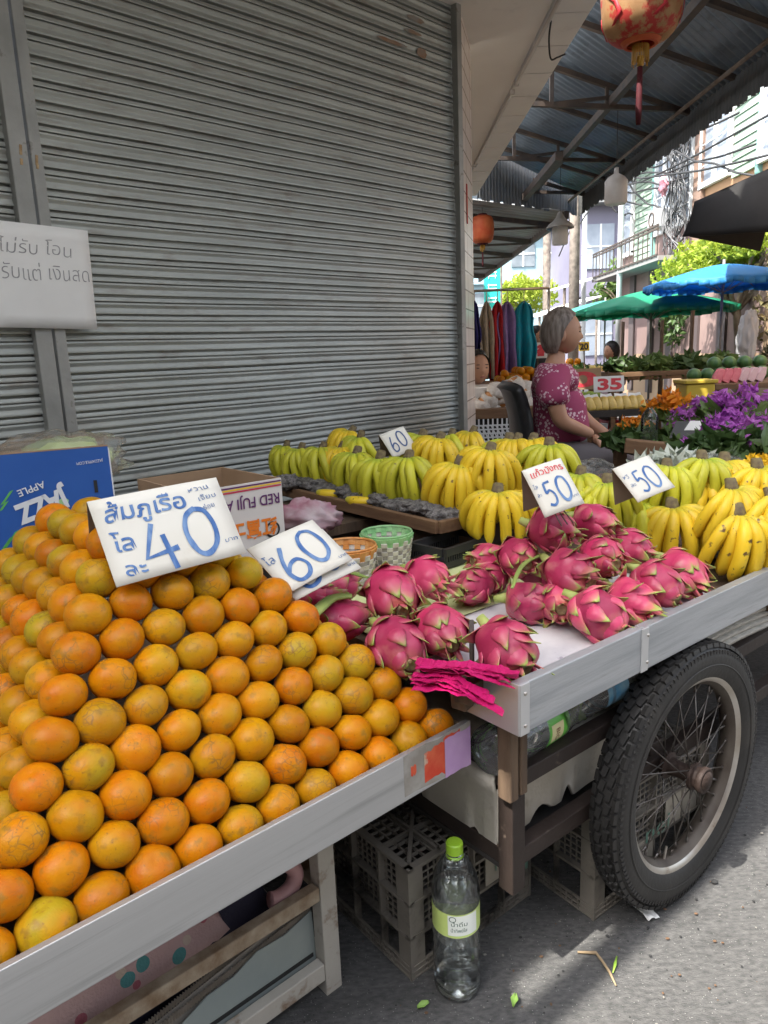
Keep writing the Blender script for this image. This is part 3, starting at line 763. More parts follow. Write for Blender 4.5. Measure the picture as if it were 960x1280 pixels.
for q in range(36):
    a = 2*PI*q/36; side = 1 if q % 2 else -1; cross = .55*(1 if (q//2) % 2 else -1)
    s_ = MB(); b = a+cross
    s_.tube([(.024*math.cos(b), side*.028, .024*math.sin(b)), (.1915*math.cos(a), side*.003, .1915*math.sin(a))], .0014, 6)
    s_.tube([(.176*math.cos(a)+.0, side*.0055, .176*math.sin(a)), (.1925*math.cos(a), side*.002, .1925*math.sin(a))], .0026, 6)
    s_.build('spoke', spoke_m, wh, smooth=True)
hb = MB(); ring(hb, [(.0, -.062), (.012, -.062), (.020, -.058), (.0235, -.05), (.0235, -.036), (.029, -.034), (.029, -.026), (.02, -.022), (.017, 0), (.02, .022), (.029, .026), (.029, .034), (.02, .036), (.0, .036)], 28)
hb.build('hub', rust, wh, auto=40)
hb = MB(); ring(hb, [(0, -.0565), (.026, -.0565), (.028, -.054), (.028, -.046), (.026, -.0435), (0, -.0435)], 28); hb.build('hub_nut', rust, wh, auto=40)
vm = MB(); vm.tube([(-.06, -.004, -.181), (-.052, -.004, -.155)], .003, 8); vm.build('valve', chrome, wh)

# papers and cloth on the cart top
def drape(name, label, cat, m, s0, s1, t0, t1, z, amp=.004, seed=0, solid=.001):
    def fn(u, v):
        s = s0+(s1-s0)*u; t = t0+(t1-t0)*v
        return L2(s, t, z+amp*noise.noise(Vector((s*14+seed, t*14, 0)))+amp*.5*noise.noise(Vector((s*40, t*40+seed, 0))))
    o = MB().grid(fn, 30, 30).build(name, m, smooth=True, solid=solid); return tag(o, label, cat)
news = mat('pale_printed_paper', (.62, .6, .6), (.5, .48, .5), scale=14, rough=.8, dirt=(.3, .28, .32), dscale=11, dlo=.6, dhi=.63)
drape('newspaper', 'pale printed paper sheet lying under the dragon fruit', 'paper', news, .03, .72, .02, .34, .622, .002)
drape('table_cloth', 'pale yellow green cloth lying flat between the baskets and dragon fruit', 'cloth', mat('pale_lime_cloth', (.56, .6, .3), (.5, .55, .26), scale=9, rough=.85), .02, .62, .34, .66, .624, .003, 4)
# foam box in the lower bay
fb = thing('foam_box', 'grubby white foam box wedged between the cart rails', 'foam box', (0, 0, 0)); fb.matrix_world = T2; fb.matrix_basis = T2
def foam_side(mb, p0, p1, inward, z0, z1, notches):
    p0, p1 = Vector(p0), Vector(p1); L = (p1-p0).length; d = (p1-p0)/L
    n_ = 60; vs = []
    for j in range(n_+1):
        s = L*j/n_; zb = z0
        for c_, wd, hh in notches:
            zb = max(zb, z0+hh*max(0, 1-((s-c_)/wd)**2))
        zb += .004*noise.noise(Vector((s*20, z0, 0)))
        zt = z1
        for zz, off in ((zb, .006), (zb+.004, 0), (zt-.036, 0), (zt-.034, -.006+.003*noise.noise(Vector((s*25, 1, 1)))), (zt-.012, -.007), (zt, -.003)):
            p = p0+d*s+Vector(inward)*off; vs.append((p.x, p.y, zz))
    mb.add(vs, [(j*6+i, (j+1)*6+i, (j+1)*6+i+1, j*6+i+1) for j in range(n_) for i in range(5)])
fm = MB()
foam_side(fm, (.052, .085, 0), (.56, .085, 0), (0, 1, 0), .305, .443, ((.12, .035, .02), (.2, .02, .03), (.33, .03, .025), (.45, .03, .022)))
foam_side(fm, (.052, .5, 0), (.052, .085, 0), (1, 0, 0), .285, .443, ((.2, .025, .03), (.36, .02, .02)))
foam_side(fm, (.56, .085, 0), (.56, .5, 0), (-1, 0, 0), .305, .443, ())
fm.build('shell', foam_w, fb, smooth=True, solid=.006)
MB().box((.306, .29, .434), (.49, .4, .012)).build('lid', foam_w, fb, bevel=.004)

# clear plastic and bottles
def thin_clear(name, tint, gloss=.03, haze=0.0, refr=0.0, ior=1.33, blend=.3):
    # clear stuff that lets daylight straight through: clear + mirror sheen at grazing angles (+ a little milky dust, + bent light in water)
    m = bpy.data.materials.new(name); m.use_nodes = True; nt = m.node_tree; N = nt.nodes; L = nt.links
    N.remove(N['Principled BSDF']); out = N['Material Output']
    tr = N.new('ShaderNodeBsdfTransparent'); tr.inputs[0].default_value = (*tint, 1)
    gs = N.new('ShaderNodeBsdfGlossy'); gs.inputs['Roughness'].default_value = gloss; gs.inputs[0].default_value = (1, 1, 1, 1)
    lw = N.new('ShaderNodeLayerWeight'); lw.inputs[0].default_value = blend
    base = tr.outputs[0]
    if refr:
        rf = N.new('ShaderNodeBsdfRefraction'); rf.inputs['IOR'].default_value = ior; rf.inputs['Roughness'].default_value = .0; rf.inputs[0].default_value = (*tint, 1)
        mr = N.new('ShaderNodeMixShader'); mr.inputs[0].default_value = refr; L.new(base, mr.inputs[1]); L.new(rf.outputs[0], mr.inputs[2]); base = mr.outputs[0]
    if haze:
        df = N.new('ShaderNodeBsdfDiffuse'); df.inputs[0].default_value = (.75, .77, .77, 1)
        nz_ = N.new('ShaderNodeTexNoise'); nz_.inputs['Scale'].default_value = 60; mp = N.new('ShaderNodeMapRange'); mp.inputs[1].default_value = .4; mp.inputs[2].default_value = .7; mp.inputs[3].default_value = haze*.4; mp.inputs[4].default_value = haze*2
        L.new(nz_.outputs[0], mp.inputs[0]); mh = N.new('ShaderNodeMixShader'); L.new(mp.outputs[0], mh.inputs[0]); L.new(base, mh.inputs[1]); L.new(df.outputs[0], mh.inputs[2]); base = mh.outputs[0]
    mx = N.new('ShaderNodeMixShader'); L.new(lw.outputs['Fresnel'], mx.inputs[0]); L.new(base, mx.inputs[1]); L.new(gs.outputs[0], mx.inputs[2]); L.new(mx.outputs[0], out.inputs[0])
    MATS[name] = m; return m
clear = thin_clear('clear_plastic', (.97, .985, .98), .04, .025)
water_m = thin_clear('water', (.97, .985, .98), .01, 0, .5, 1.33, .2)
dustclear = thin_clear('dusty_clear_plastic', (.93, .95, .95), .07, .09)
lime = mat('lime_green_plastic', (.28, .5, .03), rough=.4)
lab_g = mat('green_bottle_label', (.13, .5, .06), (.2, .58, .09), scale=9, rough=.4)
lab_y = mat('cream_label_panel', (.7, .66, .36), rough=.4)
lab_b = mat('blue_bottle_label', (.04, .22, .4), (.3, .45, .5), scale=20, rough=.4)
lab_t = mat('teal_bottle_label', (.05, .3, .22), (.4, .5, .45), scale=30, rough=.4)
ink_blk = mat('black_ink', (.02, .02, .022), rough=.5)
ink_brown = mat('brown_ink', (.2, .06, .03), rough=.5)
def bottle_prof(r, h, ribs=True, neck=.0125):
    P = [(.0, .004), (r*.55, .002), (r*.86, 0), (r*.97, .008), (r, .02)]
    z = .03
    while ribs and z < h*.42:
        P += [(r*.955, z), (r, z+.007)]; z += .0175
    P += [(r*.97, h*.45), (r*.97, h*.62), (r, h*.64), (r*.985, h*.70), (r*.88, h*.79), (r*.62, h*.87), (r*.38, h*.92), (neck, h*.935), (neck, h*.965)]
    return P
def bottle(label, M, r=.044, h=.31, cap=lime, lab=None, labz=(.46, .61), group=None, mcol=clear, wlev=None, cat='bottle', name='plastic_bottle'):
    t = thing(name, label, cat, group=group); t.matrix_world = M; t.matrix_basis = M
    P = bottle_prof(r, h); mb = MB().lathe(P, 40); mb.build('shell', mcol, t, smooth=True)
    if cap is not None:
        cb = MB().lathe([(0, h), (.0135, h), (.0155, h-.002), (.0155, h-.02), (.0135, h-.021), (.0, h-.021)], 28); cb.lathe([(.0145, h-.0235), (.0165, h-.0245), (.0165, h-.028), (.0145, h-.029)], 28); cb.build('cap', cap, t, auto=40)
    if lab is not None:
        z0, z1 = labz[0]*h, labz[1]*h; rr = r*.97+.0006
        MB().lathe([(rr, z0), (rr, z1)], 48).build('label_wrap', lab, t, smooth=True)
    if wlev:
        Q = [(a*.965-.0003 if a > .003 else a, b+.0012) for a, b in P if b < wlev*h]
        Q = Q+[(Q[-1][0], wlev*h), (0, wlev*h)]
        MB().lathe(Q, 40).build('water', water_m, t, smooth=True)
    return t
bp = on_z(573, 1239, 0); bp.y += .0
btl = bottle('clear water bottle with lime cap and green and white label standing on the street', Matrix.Translation((bp.x, bp.y+.012, .003)) @ Matrix.Rotation(R_(8), 4, 'Z'), .0445, .307, lime, None, wlev=.70)
def wrap_patch(mb, a0, a1, z0, z1, r, n=24, sl=0.0):
    vs = []
    for i in range(n+1):
        a = a0+(a1-a0)*i/n
        for z in (z0+sl*(a-a0)*.0, z1): vs.append((r*math.cos(a), r*math.sin(a), z))
    mb.add(vs, [(2*i, 2*i+2, 2*i+3, 2*i+1) for i in range(n)])
r_ = .0445*.97+.0007
w1 = MB(); wrap_patch(w1, 0, 2*PI, .142, .19, r_, 60); w1.build('label_wrap', mat('white_green_label', (.55, .68, .22), (.5, .63, .18), scale=10, rough=.4), btl, smooth=True)
w1 = MB(); wrap_patch(w1, -2.15, -.85, .147, .188, r_+.0004, 24); w1.build('label_panel', mat('white_label', (.78, .82, .76), rough=.4), btl, smooth=True)
tx = MB(); text_geo(tx, 'น้ำดื่ม', -.024, .020, .008, wid=.03, z=0); text_geo(tx, 'น้ำทิพย์ใส', -.024, .008, .007, wid=.03, z=0)
for (a, b, w_) in ((-.02, .034, .006),): stroke(tx, [(a+.006*math.cos(q*.8), b+.005*math.sin(q*.8)) for q in range(9)], .0018, z=0)
def bend(mb, r, a0, z0):
    for v in mb.v:
        a = a0+v.x/r; v.x, v.y, v.z = r*math.cos(a), r*math.sin(a), z0+v.y
bend(tx, r_+.0008, -1.5, .147); tx.build('label_print', mat('dark_green_ink', (.02, .09, .05), rough=.5), btl)
# empties lying on the cart's shelf
def lying(label, s, t, z, yaw, tilt, **k):
    M = T2 @ Matrix.Translation((s, t, z)) @ Matrix.Rotation(yaw, 4, 'Z') @ Matrix.Rotation(PI/2+tilt, 4, 'Y')
    return bottle(label, M, group='empty bottles on the cart shelf', mcol=dustclear, **k)
b1 = lying('empty bottle with bright green label lying behind the corner post', .03, .085, .492, .12, .05, r=.045, h=.30, lab=lab_g, labz=(.42, .66), cap=lime)
tx = MB(); wrap_patch(tx, -1.9, -1.1, .135, .175, .0447); tx.build('label_panel', lab_y, b1, smooth=True)
tx = MB(); text_geo(tx, 'BIG', -.012, -.006, .013, z=0, wid=.024); bend(tx, .0452, -1.45, .155); tx.build('label_print', ink_brown, b1)
b2 = lying('empty clear bottle with pale cap and blue label tilted across the shelf', .22, .10, .50, -.1, -.10, r=.046, h=.30, lab=lab_b, labz=(.36, .56), cap=mat('pale_cap', (.7, .7, .5), rough=.4))
b3 = lying('empty clear bottle with teal label nearest the wheel', .20, .19, .49, .15, -.05, r=.046, h=.29, lab=lab_t, labz=(.3, .5), cap=mat('blue_cap', (.05, .1, .4), rough=.4))
b4 = lying('crushed smoky clear bottle left of the wooden corner post', -.03, .33, .50, .75, .1, r=.042, h=.26, cap=None)

# ================================================================= plastic crates under the cart
def crate(name, label, corner, ang, L, W_, H_, group, tag_green=True):
    t = thing(name, label, 'crate', corner, (0, 0, ang), group)
    b = .006
    fr = MB()
    for (x, y) in ((0, 0), (L, 0), (0, W_), (L, W_)):
        sx = 1 if x == 0 else -1; sy = 1 if y == 0 else -1
        fr.box((x+sx*b/2, y+sy*b/2, H_/2), (b, b, H_))
        fr.box((x+sx*.022, y+sy*.003, H_/2), (.03, .003, H_*.97)); fr.box((x+sx*.003, y+sy*.022, H_/2), (.003, .03, H_*.97))
        for q in range(1, 8): fr.box((x+sx*.02, y+sy*.02, H_*q/8), (.034, .034, .003))
    for z in (.004, .016, .028, H_*.38, H_*.68, H_-.004):
        th = .006 if z > .03 else .0035
        dd = .014 if z > .05 else .006
        fr.box((L/2, dd/2, z), (L, dd, th)); fr.box((L/2, W_-dd/2, z), (L, dd, th)); fr.box((dd/2, W_/2, z), (dd, W_, th)); fr.box((L-dd/2, W_/2, z), (dd, W_, th))
    fr.build('frame', crate_m, t)
    def lat(P0, d, n_, Lw):
        mb = MB(); M = Matrix((Vector(d), Vector(n_), Vector((0, 0, 1)))).transposed().to_4x4(); M.translation = Vector(P0)
        nribs = max(3, int(Lw/.085))
        for i in range(1, nribs): mb.box((Lw*i/nribs, .008, H_/2), (.004, .016, H_*.98), M)
        step = .0155
        x = .045
        while x < Lw-.04:
            mb.box((x, .014, H_*.84), (.0026, .003, H_*.3), M); mb.box((x, .0142, H_*.53), (.0026, .003, H_*.28), M)
            mb.box((x, .002, .016), (.0028, .003, .03), M); x += step
        z = H_*.38+.014
        while z < H_-.01:
            mb.box((Lw/2, .0135, z), (Lw-.08, .003, .0026), M); z += .0145
        return mb
    lat((0, 0, 0), (1, 0, 0), (0, 1, 0), L).build('lattice_side', crate_m, t)
    lat((0, W_, 0), (0, -1, 0), (1, 0, 0), W_).build('lattice_side', crate_m, t)
    lat((L, 0, 0), (0, 1, 0), (-1, 0, 0), W_).build('lattice_side', crate_m, t)
    lat((L, W_, 0), (-1, 0, 0), (0, -1, 0), L).build('lattice_side', crate_m, t)
    bt = MB()
    n1 = int(L/.02); n2 = int(W_/.02)
    for i in range(1, n1): bt.box((L*i/n1, W_/2, H_-.012), (.003, W_-.02, .006))
    for i in range(1, n2): bt.box((L/2, W_*i/n2, H_-.0125), (L-.02, .003, .006))
    for i in (1, 2, 3): bt.box((L*i/4, W_/2, H_-.006), (.006, W_-.01, .01)); bt.box((L/2, W_*i/4, H_-.0065), (L-.01, .006, .01))
    for a, b2_ in (((.02, .02), (L-.02, W_-.02)), ((.02, W_-.02), (L-.02, .02))): bt.bar((a[0], a[1], H_-.004), (b2_[0], b2_[1], H_-.004), .008, .008)
    bt.build('bottom_grid', crate_m, t)
    pl = MB().box((L*.36, .003, H_*.30), (L*.3, .002, H_*.22)).box((L*.75, .003, H_*.52), (L*.3, .002, H_*.3)); pl.build('label_panel', mat('dirty_cream_panel', (.36, .33, .27), (.26, .235, .19), scale=9, rough=.7, dirt=(.1, .085, .07), dscale=12, dlo=.6, dhi=.7), t)
    return t
cA = crate('plastic_crate', 'grimy grey lattice plastic crate just behind the standing water bottle', on_z(515, 1228, 0), A2, .345, .36, .243, 'plastic crates under the cart')
tx = MB(); text_geo(tx, '11', 0, 0, .032, wid=.022); text_geo(tx, 'น', .05, -.045, .03, wid=.05)
cg = tx.build('paint_mark', mat('green_paint_mark', (.08, .2, .15), (.2, .25, .2), scale=20, rough=.7), cA); cg.location = (.225, .0005, .12); cg.rotation_euler = (PI/2, 0, 0)
cB = crate('plastic_crate', 'grimy grey lattice plastic crate behind the spoked wheel', on_z(742, 1152, 0), R_(36), .42, .32, .262, 'plastic crates under the cart')
tx = MB(); text_geo(tx, 'nei', 0, 0, .045, wid=.09)
cg = tx.build('paint_mark', MATS['green_paint_mark'], cB); cg.location = (.17, .0005, .1); cg.rotation_euler = (PI/2, 0, 0)

# ================================================================= things on the cart's far shelf bay
pm = mat('glossy_purple_cover', (.3, .29, .45), (.62, .6, .68), scale=7, rough=.35, dirt=(.06, .05, .09), dscale=6, dlo=.56, dhi=.66)  # purple and pale cover with dark blotches
mgz = thing('magazine_stack', 'stack of glossy purple printed magazines on the cart shelf behind the wheel', 'magazines', (0, 0, 0)); mgz.matrix_world = T2; mgz.matrix_basis = T2
for q in range(5):
    mb = MB()
    def fn(u, v, q=q):
        x = .50+.62*u; y = .06+.02*q*.4+.30*v
        return Vector((x+.006*q, y, .448+.011*q+.018*math.sin(PI*u)+.03*max(0, v-.4)))
    mb.grid(fn, 16, 10); mb.build('magazine', pm if q == 4 else mat('page_edges', (.6, .57, .5), (.4, .38, .34), scale=40, rough=.7, stretch=(1, 1, 8)), mgz, smooth=True, solid=.009)
rb = tag(MB().lathe([(0, 0), (.13, 0), (.15, .2), (.158, .2), (.158, .212), (.148, .212), (.13, .01), (0, .01)], 40).build('plastic_bucket', mat('dark_red_plastic', (.25, .006, .02), (.3, .012, .03), scale=5, rough=.4), auto=40), 'dark red plastic bucket on the cart shelf at the right end', 'bucket'); rb.location = L2(1.32, .32, .43); rb.scale = (.8, .8, .75)

# ================================================================= ribbon bundle and stakes at the cart corner
wp = tag(MB().box((0, 0, 0), (.06, .034, .034)).build('wood_block', wood_old, bevel=.003), 'short weathered wood block at the cart corner under the pink strips', 'wood block'); wp.location = L2(-.02, .075, .632); wp.rotation_euler = (0, .1, A2+.3)
wp = tag(MB().box((0, 0, 0), (.1, .03, .05)).build('wood_block', wood_old, bevel=.003), 'larger weathered wood stake end beside the pink strips', 'wood block'); wp.location = L2(.018, .105, .618); wp.rotation_euler = (0, -.1, A2+.2)
q0 = on_z(590, 826, .64); q0z = .64
sk = tag(MB().tube([(0, 0, -.05), (0, 0, .075)], .0045, 8).build('iron_rod', truss_m, smooth=True), 'thin dark iron rod standing up among the pink strips', 'rod'); sk.location = q0
sb = thing('strip_bundle', 'bundle of crinkled hot pink plastic strips lying on the cart corner', 'plastic strips', L2(-.02, .12, .645))
pinkm = mat('hot_pink_plastic', (.5, .006, .11), (.6, .012, .16), scale=25, rough=.5, bump=.25, bscale=150, transl=.25)
p_a, p_b = on_z(515, 845, .66), on_z(632, 862, .655)
ax = (p_b-p_a); ax.z = 0; axl = ax.length; ax.normalize(); px_ = Vector((-ax.y, ax.x, 0))
for q in range(17):
    mb = MB(); y0 = -.038+.0052*q; zz = .008+.028*math.sin(PI*(q+.5)/17)*rnd.uniform(.7, 1.2); wd = rnd.uniform(.014, .024); ln = axl*rnd.uniform(.7, 1.05); st = rnd.uniform(0, axl*.16); tw = rnd.uniform(-.3, .3); sp_ = rnd.uniform(-.25, .25)
    vs = []
    for j in range(29):
        u = j/28; x = st+ln*u
        y = y0*(.55+.9*abs(u-.35)*1.4)+sp_*.03*u*u+.003*math.sin(u*9+q)
        z = zz-.02*max(0, u-.6)*2*(1 if y0 < -.01 else .2)+.004*noise.noise(Vector((u*9, q, 0)))+.0008*((j % 2)-.5)
        ta = tw+.45*noise.noise(Vector((u*4, q*3.1, 5)))
        w2 = wd*(1 if 0 < j < 28 else .7)
        for sg in (-1, 1):
            p = p_a+ax*x+px_*(y+sg*w2*.5*math.cos(ta))+Vector((0, 0, z-.012+sg*w2*.5*math.sin(ta)))
            vs.append(p-sb.location)
    mb.add(vs, [(2*j, 2*j+1, 2*j+3, 2*j+2) for j in range(28)]); mb.build('strip', pinkm, sb, solid=.0006)

# grit and crumbs lying on the street
gm2 = MB(); q = random.Random(8)
for k in range(420):
    x, y = q.uniform(-.2, 2.2), q.uniform(.95, 3.2)
    if q.random() < .5: x, y = q.uniform(.0, 1.2), q.uniform(.98, 1.7)
    s_ = q.uniform(.0010, .0034)*(1 if q.random() < .93 else 1.7)
    gm2.cur = q.choice((0, 0, 1, 2, 2))
    gm2.ball((x, y, .003+s_*.4), (s_*q.uniform(.7, 1.6), s_, s_*.6), 6, 4)
o = gm2.build('grit', [mat('dark_grit', (.03, .03, .03), rough=.9), mat('pale_grit', (.2, .19, .17), rough=.9), mat('brown_grit', (.12, .07, .04), rough=.9)])
o['kind'] = 'stuff'; o['label'] = 'scattered grit and small crumbs on the street'; o['category'] = 'grit'
# ================================================================= little things on the street
lf = mat('green_leaf_scrap', (.16, .3, .05), (.25, .36, .1), scale=30, rough=.6)
for i, (x, y, r, lb) in enumerate(((529, 1261, .3, 'small green leaf scrap on the street left of the water bottle'), (643, 1255, 1.2, 'small green leaf scrap on the street right of the water bottle'))):
    def fn(u, v): return Vector(((u-.5)*.022, (v-.5)*.014*(1-.8*abs(u-.5)*2), .004+.006*(v-.5)**2*4+.004*u))
    o = tag(MB().grid(fn, 6, 4).build('leaf_scrap', lf, smooth=True, solid=.0012), lb, 'leaf'); o.location = on_z(x, y, .003); o.rotation_euler = (0, 0, r)
o = tag(MB().grid(lambda u, v: Vector(((u-.5)*.03, (v-.5)*.045, .006+.004*math.sin(u*5+v*3)+.004*noise.noise(Vector((u*4, v*4, 2))))), 8, 8).build('paper_scrap', paper_w, smooth=True, solid=.0008), 'crumpled white paper scrap on the street under the tyre', 'paper scrap'); o.location = on_z(808, 1142, .002); o.rotation_euler = (0, 0, .4)
o = tag(MB().tube([on_z(x, y, .005) for x, y in ((722, 1190), (745, 1191), (752, 1200), (762, 1215), (770, 1232))], [.002, .0035, .003, .003, .0015], 6).build('twig', mat('dry_twig', (.3, .22, .13), rough=.8), smooth=True), 'dry brown twig lying on the sunlit street', 'twig')
o = tag(MB().tube([on_z(771, 1195, .004), on_z(769, 1205, .006), on_z(766, 1216, .004)], [.001, .003, .001], 6, flat=.4).build('leaf_strip', mat('fresh_green_strip', (.3, .5, .06), rough=.5), smooth=True), 'thin bright green leaf strip beside the dry twig', 'leaf')
o = tag(MB().ball((0, 0, .004), (.008, .006, .004), 8, 6).build('pebble', dark_gap, smooth=True), 'small dark pebble on the sunlit street right of the wheel', 'pebble'); o.location = on_z(893, 1104, 0)
# ================================================================= boxes behind the oranges
bt = thing('trestle_table', 'plain wooden trestle behind the oranges carrying the fruit cartons', 'table', (-.62, 2.02, 0), (0, 0, R_(38)))
MB().box((.05, .02, .66), (1.25, .46, .03)).build('table_top', wood_old, bt)
for x in (-.5, .6):
    for y in (-.15, .18): MB().box((x, y, .32), (.04, .04, .645)).build('leg', wood_old, bt)
blue_c = mat('blue_carton_print', (.022, .095, .36), (.03, .115, .4), scale=4, rough=.5, bump=.05, bscale=15)
carton = mat('brown_carton', (.36, .24, .145), (.3, .2, .12), scale=5, rough=.85)
carton_w = mat('white_carton_print', (.66, .64, .61), (.6, .58, .55), scale=5, rough=.6)
ink_w = mat('white_print', (.72, .74, .75), rough=.5); ink_g = mat('green_print', (.12, .45, .1), rough=.5)
ink_lg = mat('pale_green_print', (.4, .65, .3), rough=.5); ink_purple = mat('purple_print', (.1, .02, .12), rough=.5); ink_or = mat('orange_print', (.75, .2, .02), rough=.5)
ink_yel = mat('yellow_print', (.8, .55, .05), rough=.5); ink_rd = mat('crimson_print', (.5, .03, .08), rough=.5)
def open_box(t, L, W_, H_, outer, th=.005, inner=None):
    inner = inner or carton
    m_ = MB().box((L/2, th/2, H_/2), (L, th, H_)); m_.build('front_wall', outer, t)
    m_ = MB().box((L/2, W_-th/2, H_/2), (L, th, H_)).box((th/2, W_/2, H_/2), (th, W_-2*th-.001, H_)).box((L-th/2, W_/2, H_/2), (th, W_-2*th-.001, H_)).box((L/2, W_/2, th/2+.001), (L-2*th-.001, W_-2*th-.001, th)); m_.build('walls', inner, t)
# blue carton, print upside down
jy = R_(24); jr = Vector((-.66, 1.75, 0))
jb = thing('apple_carton', 'blue apple carton with white upside down lettering at the left behind the oranges', 'carton', jr-Vector((math.cos(jy), math.sin(jy), 0))*.5+Vector((0, 0, .677)), (R_(-4), 0, jy))
open_box(jb, .5, .33, .305, blue_c)
JM = Matrix.Translation(jb.location) @ jb.rotation_euler.to_matrix().to_4x4()
def JP(x, y):
    q_ = JM.inverted() @ on_plane(x, y, jb.location, JM.to_3x3() @ Vector((0, -1, 0))); return Vector((q_.x, -.0009, q_.z))
MB().box((.25, .0025, .3065), (.5, .006, .0035)).build('cut_edge', carton, jb)
MB().box((.5015, .06, .24), (.003, .12, .12)).build('side_label', ink_w, jb)
tx = MB(); text_geo(tx, 'JAZZ', 0, 0, .046, wid=.122, rot=PI, bold=.05); t_ = tx.build('lettering', ink_w, jb); t_.location = JP(78, 611); t_.rotation_euler = (PI/2, R_(-16), 0)
tx = MB(); text_geo(tx, 'APPLE', 0, 0, .017, wid=.062, rot=PI, bold=.01); t_ = tx.build('lettering', ink_w, jb); t_.location = JP(54, 601); t_.rotation_euler = (PI/2, R_(-16), 0)
tx = MB(); text_geo(tx, 'JAZZAPPLE.COM', 0, 0, .007, wid=.06, rot=PI); t_ = tx.build('lettering', ink_w, jb); t_.location = (.485, -.0008, .275); t_.rotation_euler = (PI/2, R_(-3), 0)
lfm = MB(); lfm.add([JP(72, 626), JP(80, 621), JP(86, 625), JP(85, 632), JP(77, 633)], [(4, 3, 2, 1, 0)]); lfm.build('leaf_mark', ink_lg, jb)
sm_ = MB()
for (px_, py_, l) in ((0, 690, .03), (3, 688, .04), (36, 684, .03), (42, 684, .03), (-2, 640, .02), (0, 632, .03)):
    x, _q, z = JP(px_, py_)
    sm_.add([(x, -.0009, z), (x+.009, -.0009, z+.004), (x+.009+l*.8, -.0009, z+.004+l), (x+l*.8, -.0009, z+l)], [(0, 1, 2, 3)])
sm_.build('green_dashes', ink_g, jb)
MB().box((.462, .0005, .21), (.008, .004, .03)).build('hand_slot', dark_gap, jb)
# bag of cabbage on top of it
bagm = mat('thin_clear_bag', (.9, .93, .9), rough=.12, trans=.9, ior=1.12, alpha=.55)
cab = tag(MB().ball((0, 0, 0), (.1, .07, .042), 26, 18, fn=lambda d: 1+.3*noise.noise(d*2.4)+.08*noise.noise(d*8)).build('cabbage', mat('pale_cabbage', (.42, .5, .2), (.55, .58, .36), scale=11, rough=.6, bump=.4, bscale=20), smooth=True), 'pale green cabbage inside the clear bag on the blue carton', 'cabbage')
cab.location = at_y(85, 574, 1.86)+Vector((0, 0, .0)); cab.rotation_euler = (0, 0, jy)
def bag(label, c, r, seed, m=None, cat='plastic bag'):
    def fn(d): return 1+.3*noise.noise(d*2.2+Vector((seed, 0, 0)))+.22*abs(noise.noise(d*6+Vector((0, seed, 0))))+.09*noise.noise(d*15)
    o = tag(MB().ball((0, 0, 0), r, 40, 26, fn=fn).build('plastic_bag', m or bagm, smooth=True), label, cat); o.location = c; return o
bag('clear crumpled plastic bag wrapped round the cabbage on the blue carton', cab.location+Vector((-.03, -.0, .0)), (.17, .1, .062), 2)
# red apple carton
fy = R_(40); fr_ = Vector((-.248, 1.75, .675))
fbx = thing('apple_carton', 'open white apple carton with upside down red lettering behind the price card', 'carton', fr_-Vector((math.cos(fy), math.sin(fy), 0))*.24, (0, 0, fy))
open_box(fbx, .24, .30, .213, carton_w)
tx = MB(); text_geo(tx, 'RED FUJI APPLE', 0, 0, .026, wid=.21, rot=PI, bold=.012); t_ = tx.build('lettering', ink_purple, fbx); t_.location = (.232, -.0008, .178); t_.rotation_euler = (PI/2, 0, 0)
tx = MB(); text_geo(tx, '红富士', 0, 0, .035, wid=.13, rot=PI, bold=.03); t_ = tx.build('lettering', ink_or, fbx); t_.location = (.218, -.0008, .118); t_.rotation_euler = (PI/2, 0, 0)
for z, mm in ((.207, ink_purple), (.202, ink_yel), (.1965, ink_rd)):
    MB().box((.12, -.0006, z), (.236, .001, .0035)).build('stripe', mm, fbx)
tx = MB(); stroke(tx, [(.018*math.cos(q*.7), .018*math.sin(q*.7)) for q in range(10)], .006); text_geo(tx, 'XL', -.009, -.006, .012, wid=.018, rot=0); t_ = tx.build('emblem', ink_blk, fbx); t_.location = (.205, -.0006, .09); t_.rotation_euler = (PI/2, PI, 0)
# bag of pink stuff behind the baskets
bag('clear bag stuffed with dark pink strips behind the woven baskets', at_y(383, 648, 1.98), (.09, .06, .05), 9, mat('pink_filled_bag', (.45, .12, .2), (.7, .6, .62), scale=9, rough=.15, trans=.35, ior=1.2))
# small dark table part carrying baskets
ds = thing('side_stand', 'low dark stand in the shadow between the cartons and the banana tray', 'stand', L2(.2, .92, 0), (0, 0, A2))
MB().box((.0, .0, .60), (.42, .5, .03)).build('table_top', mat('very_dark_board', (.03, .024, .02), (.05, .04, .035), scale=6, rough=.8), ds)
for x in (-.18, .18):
    for y in (-.22, .22): MB().box((x, y, .29), (.04, .04, .585)).build('leg', MATS['very_dark_board'], ds)
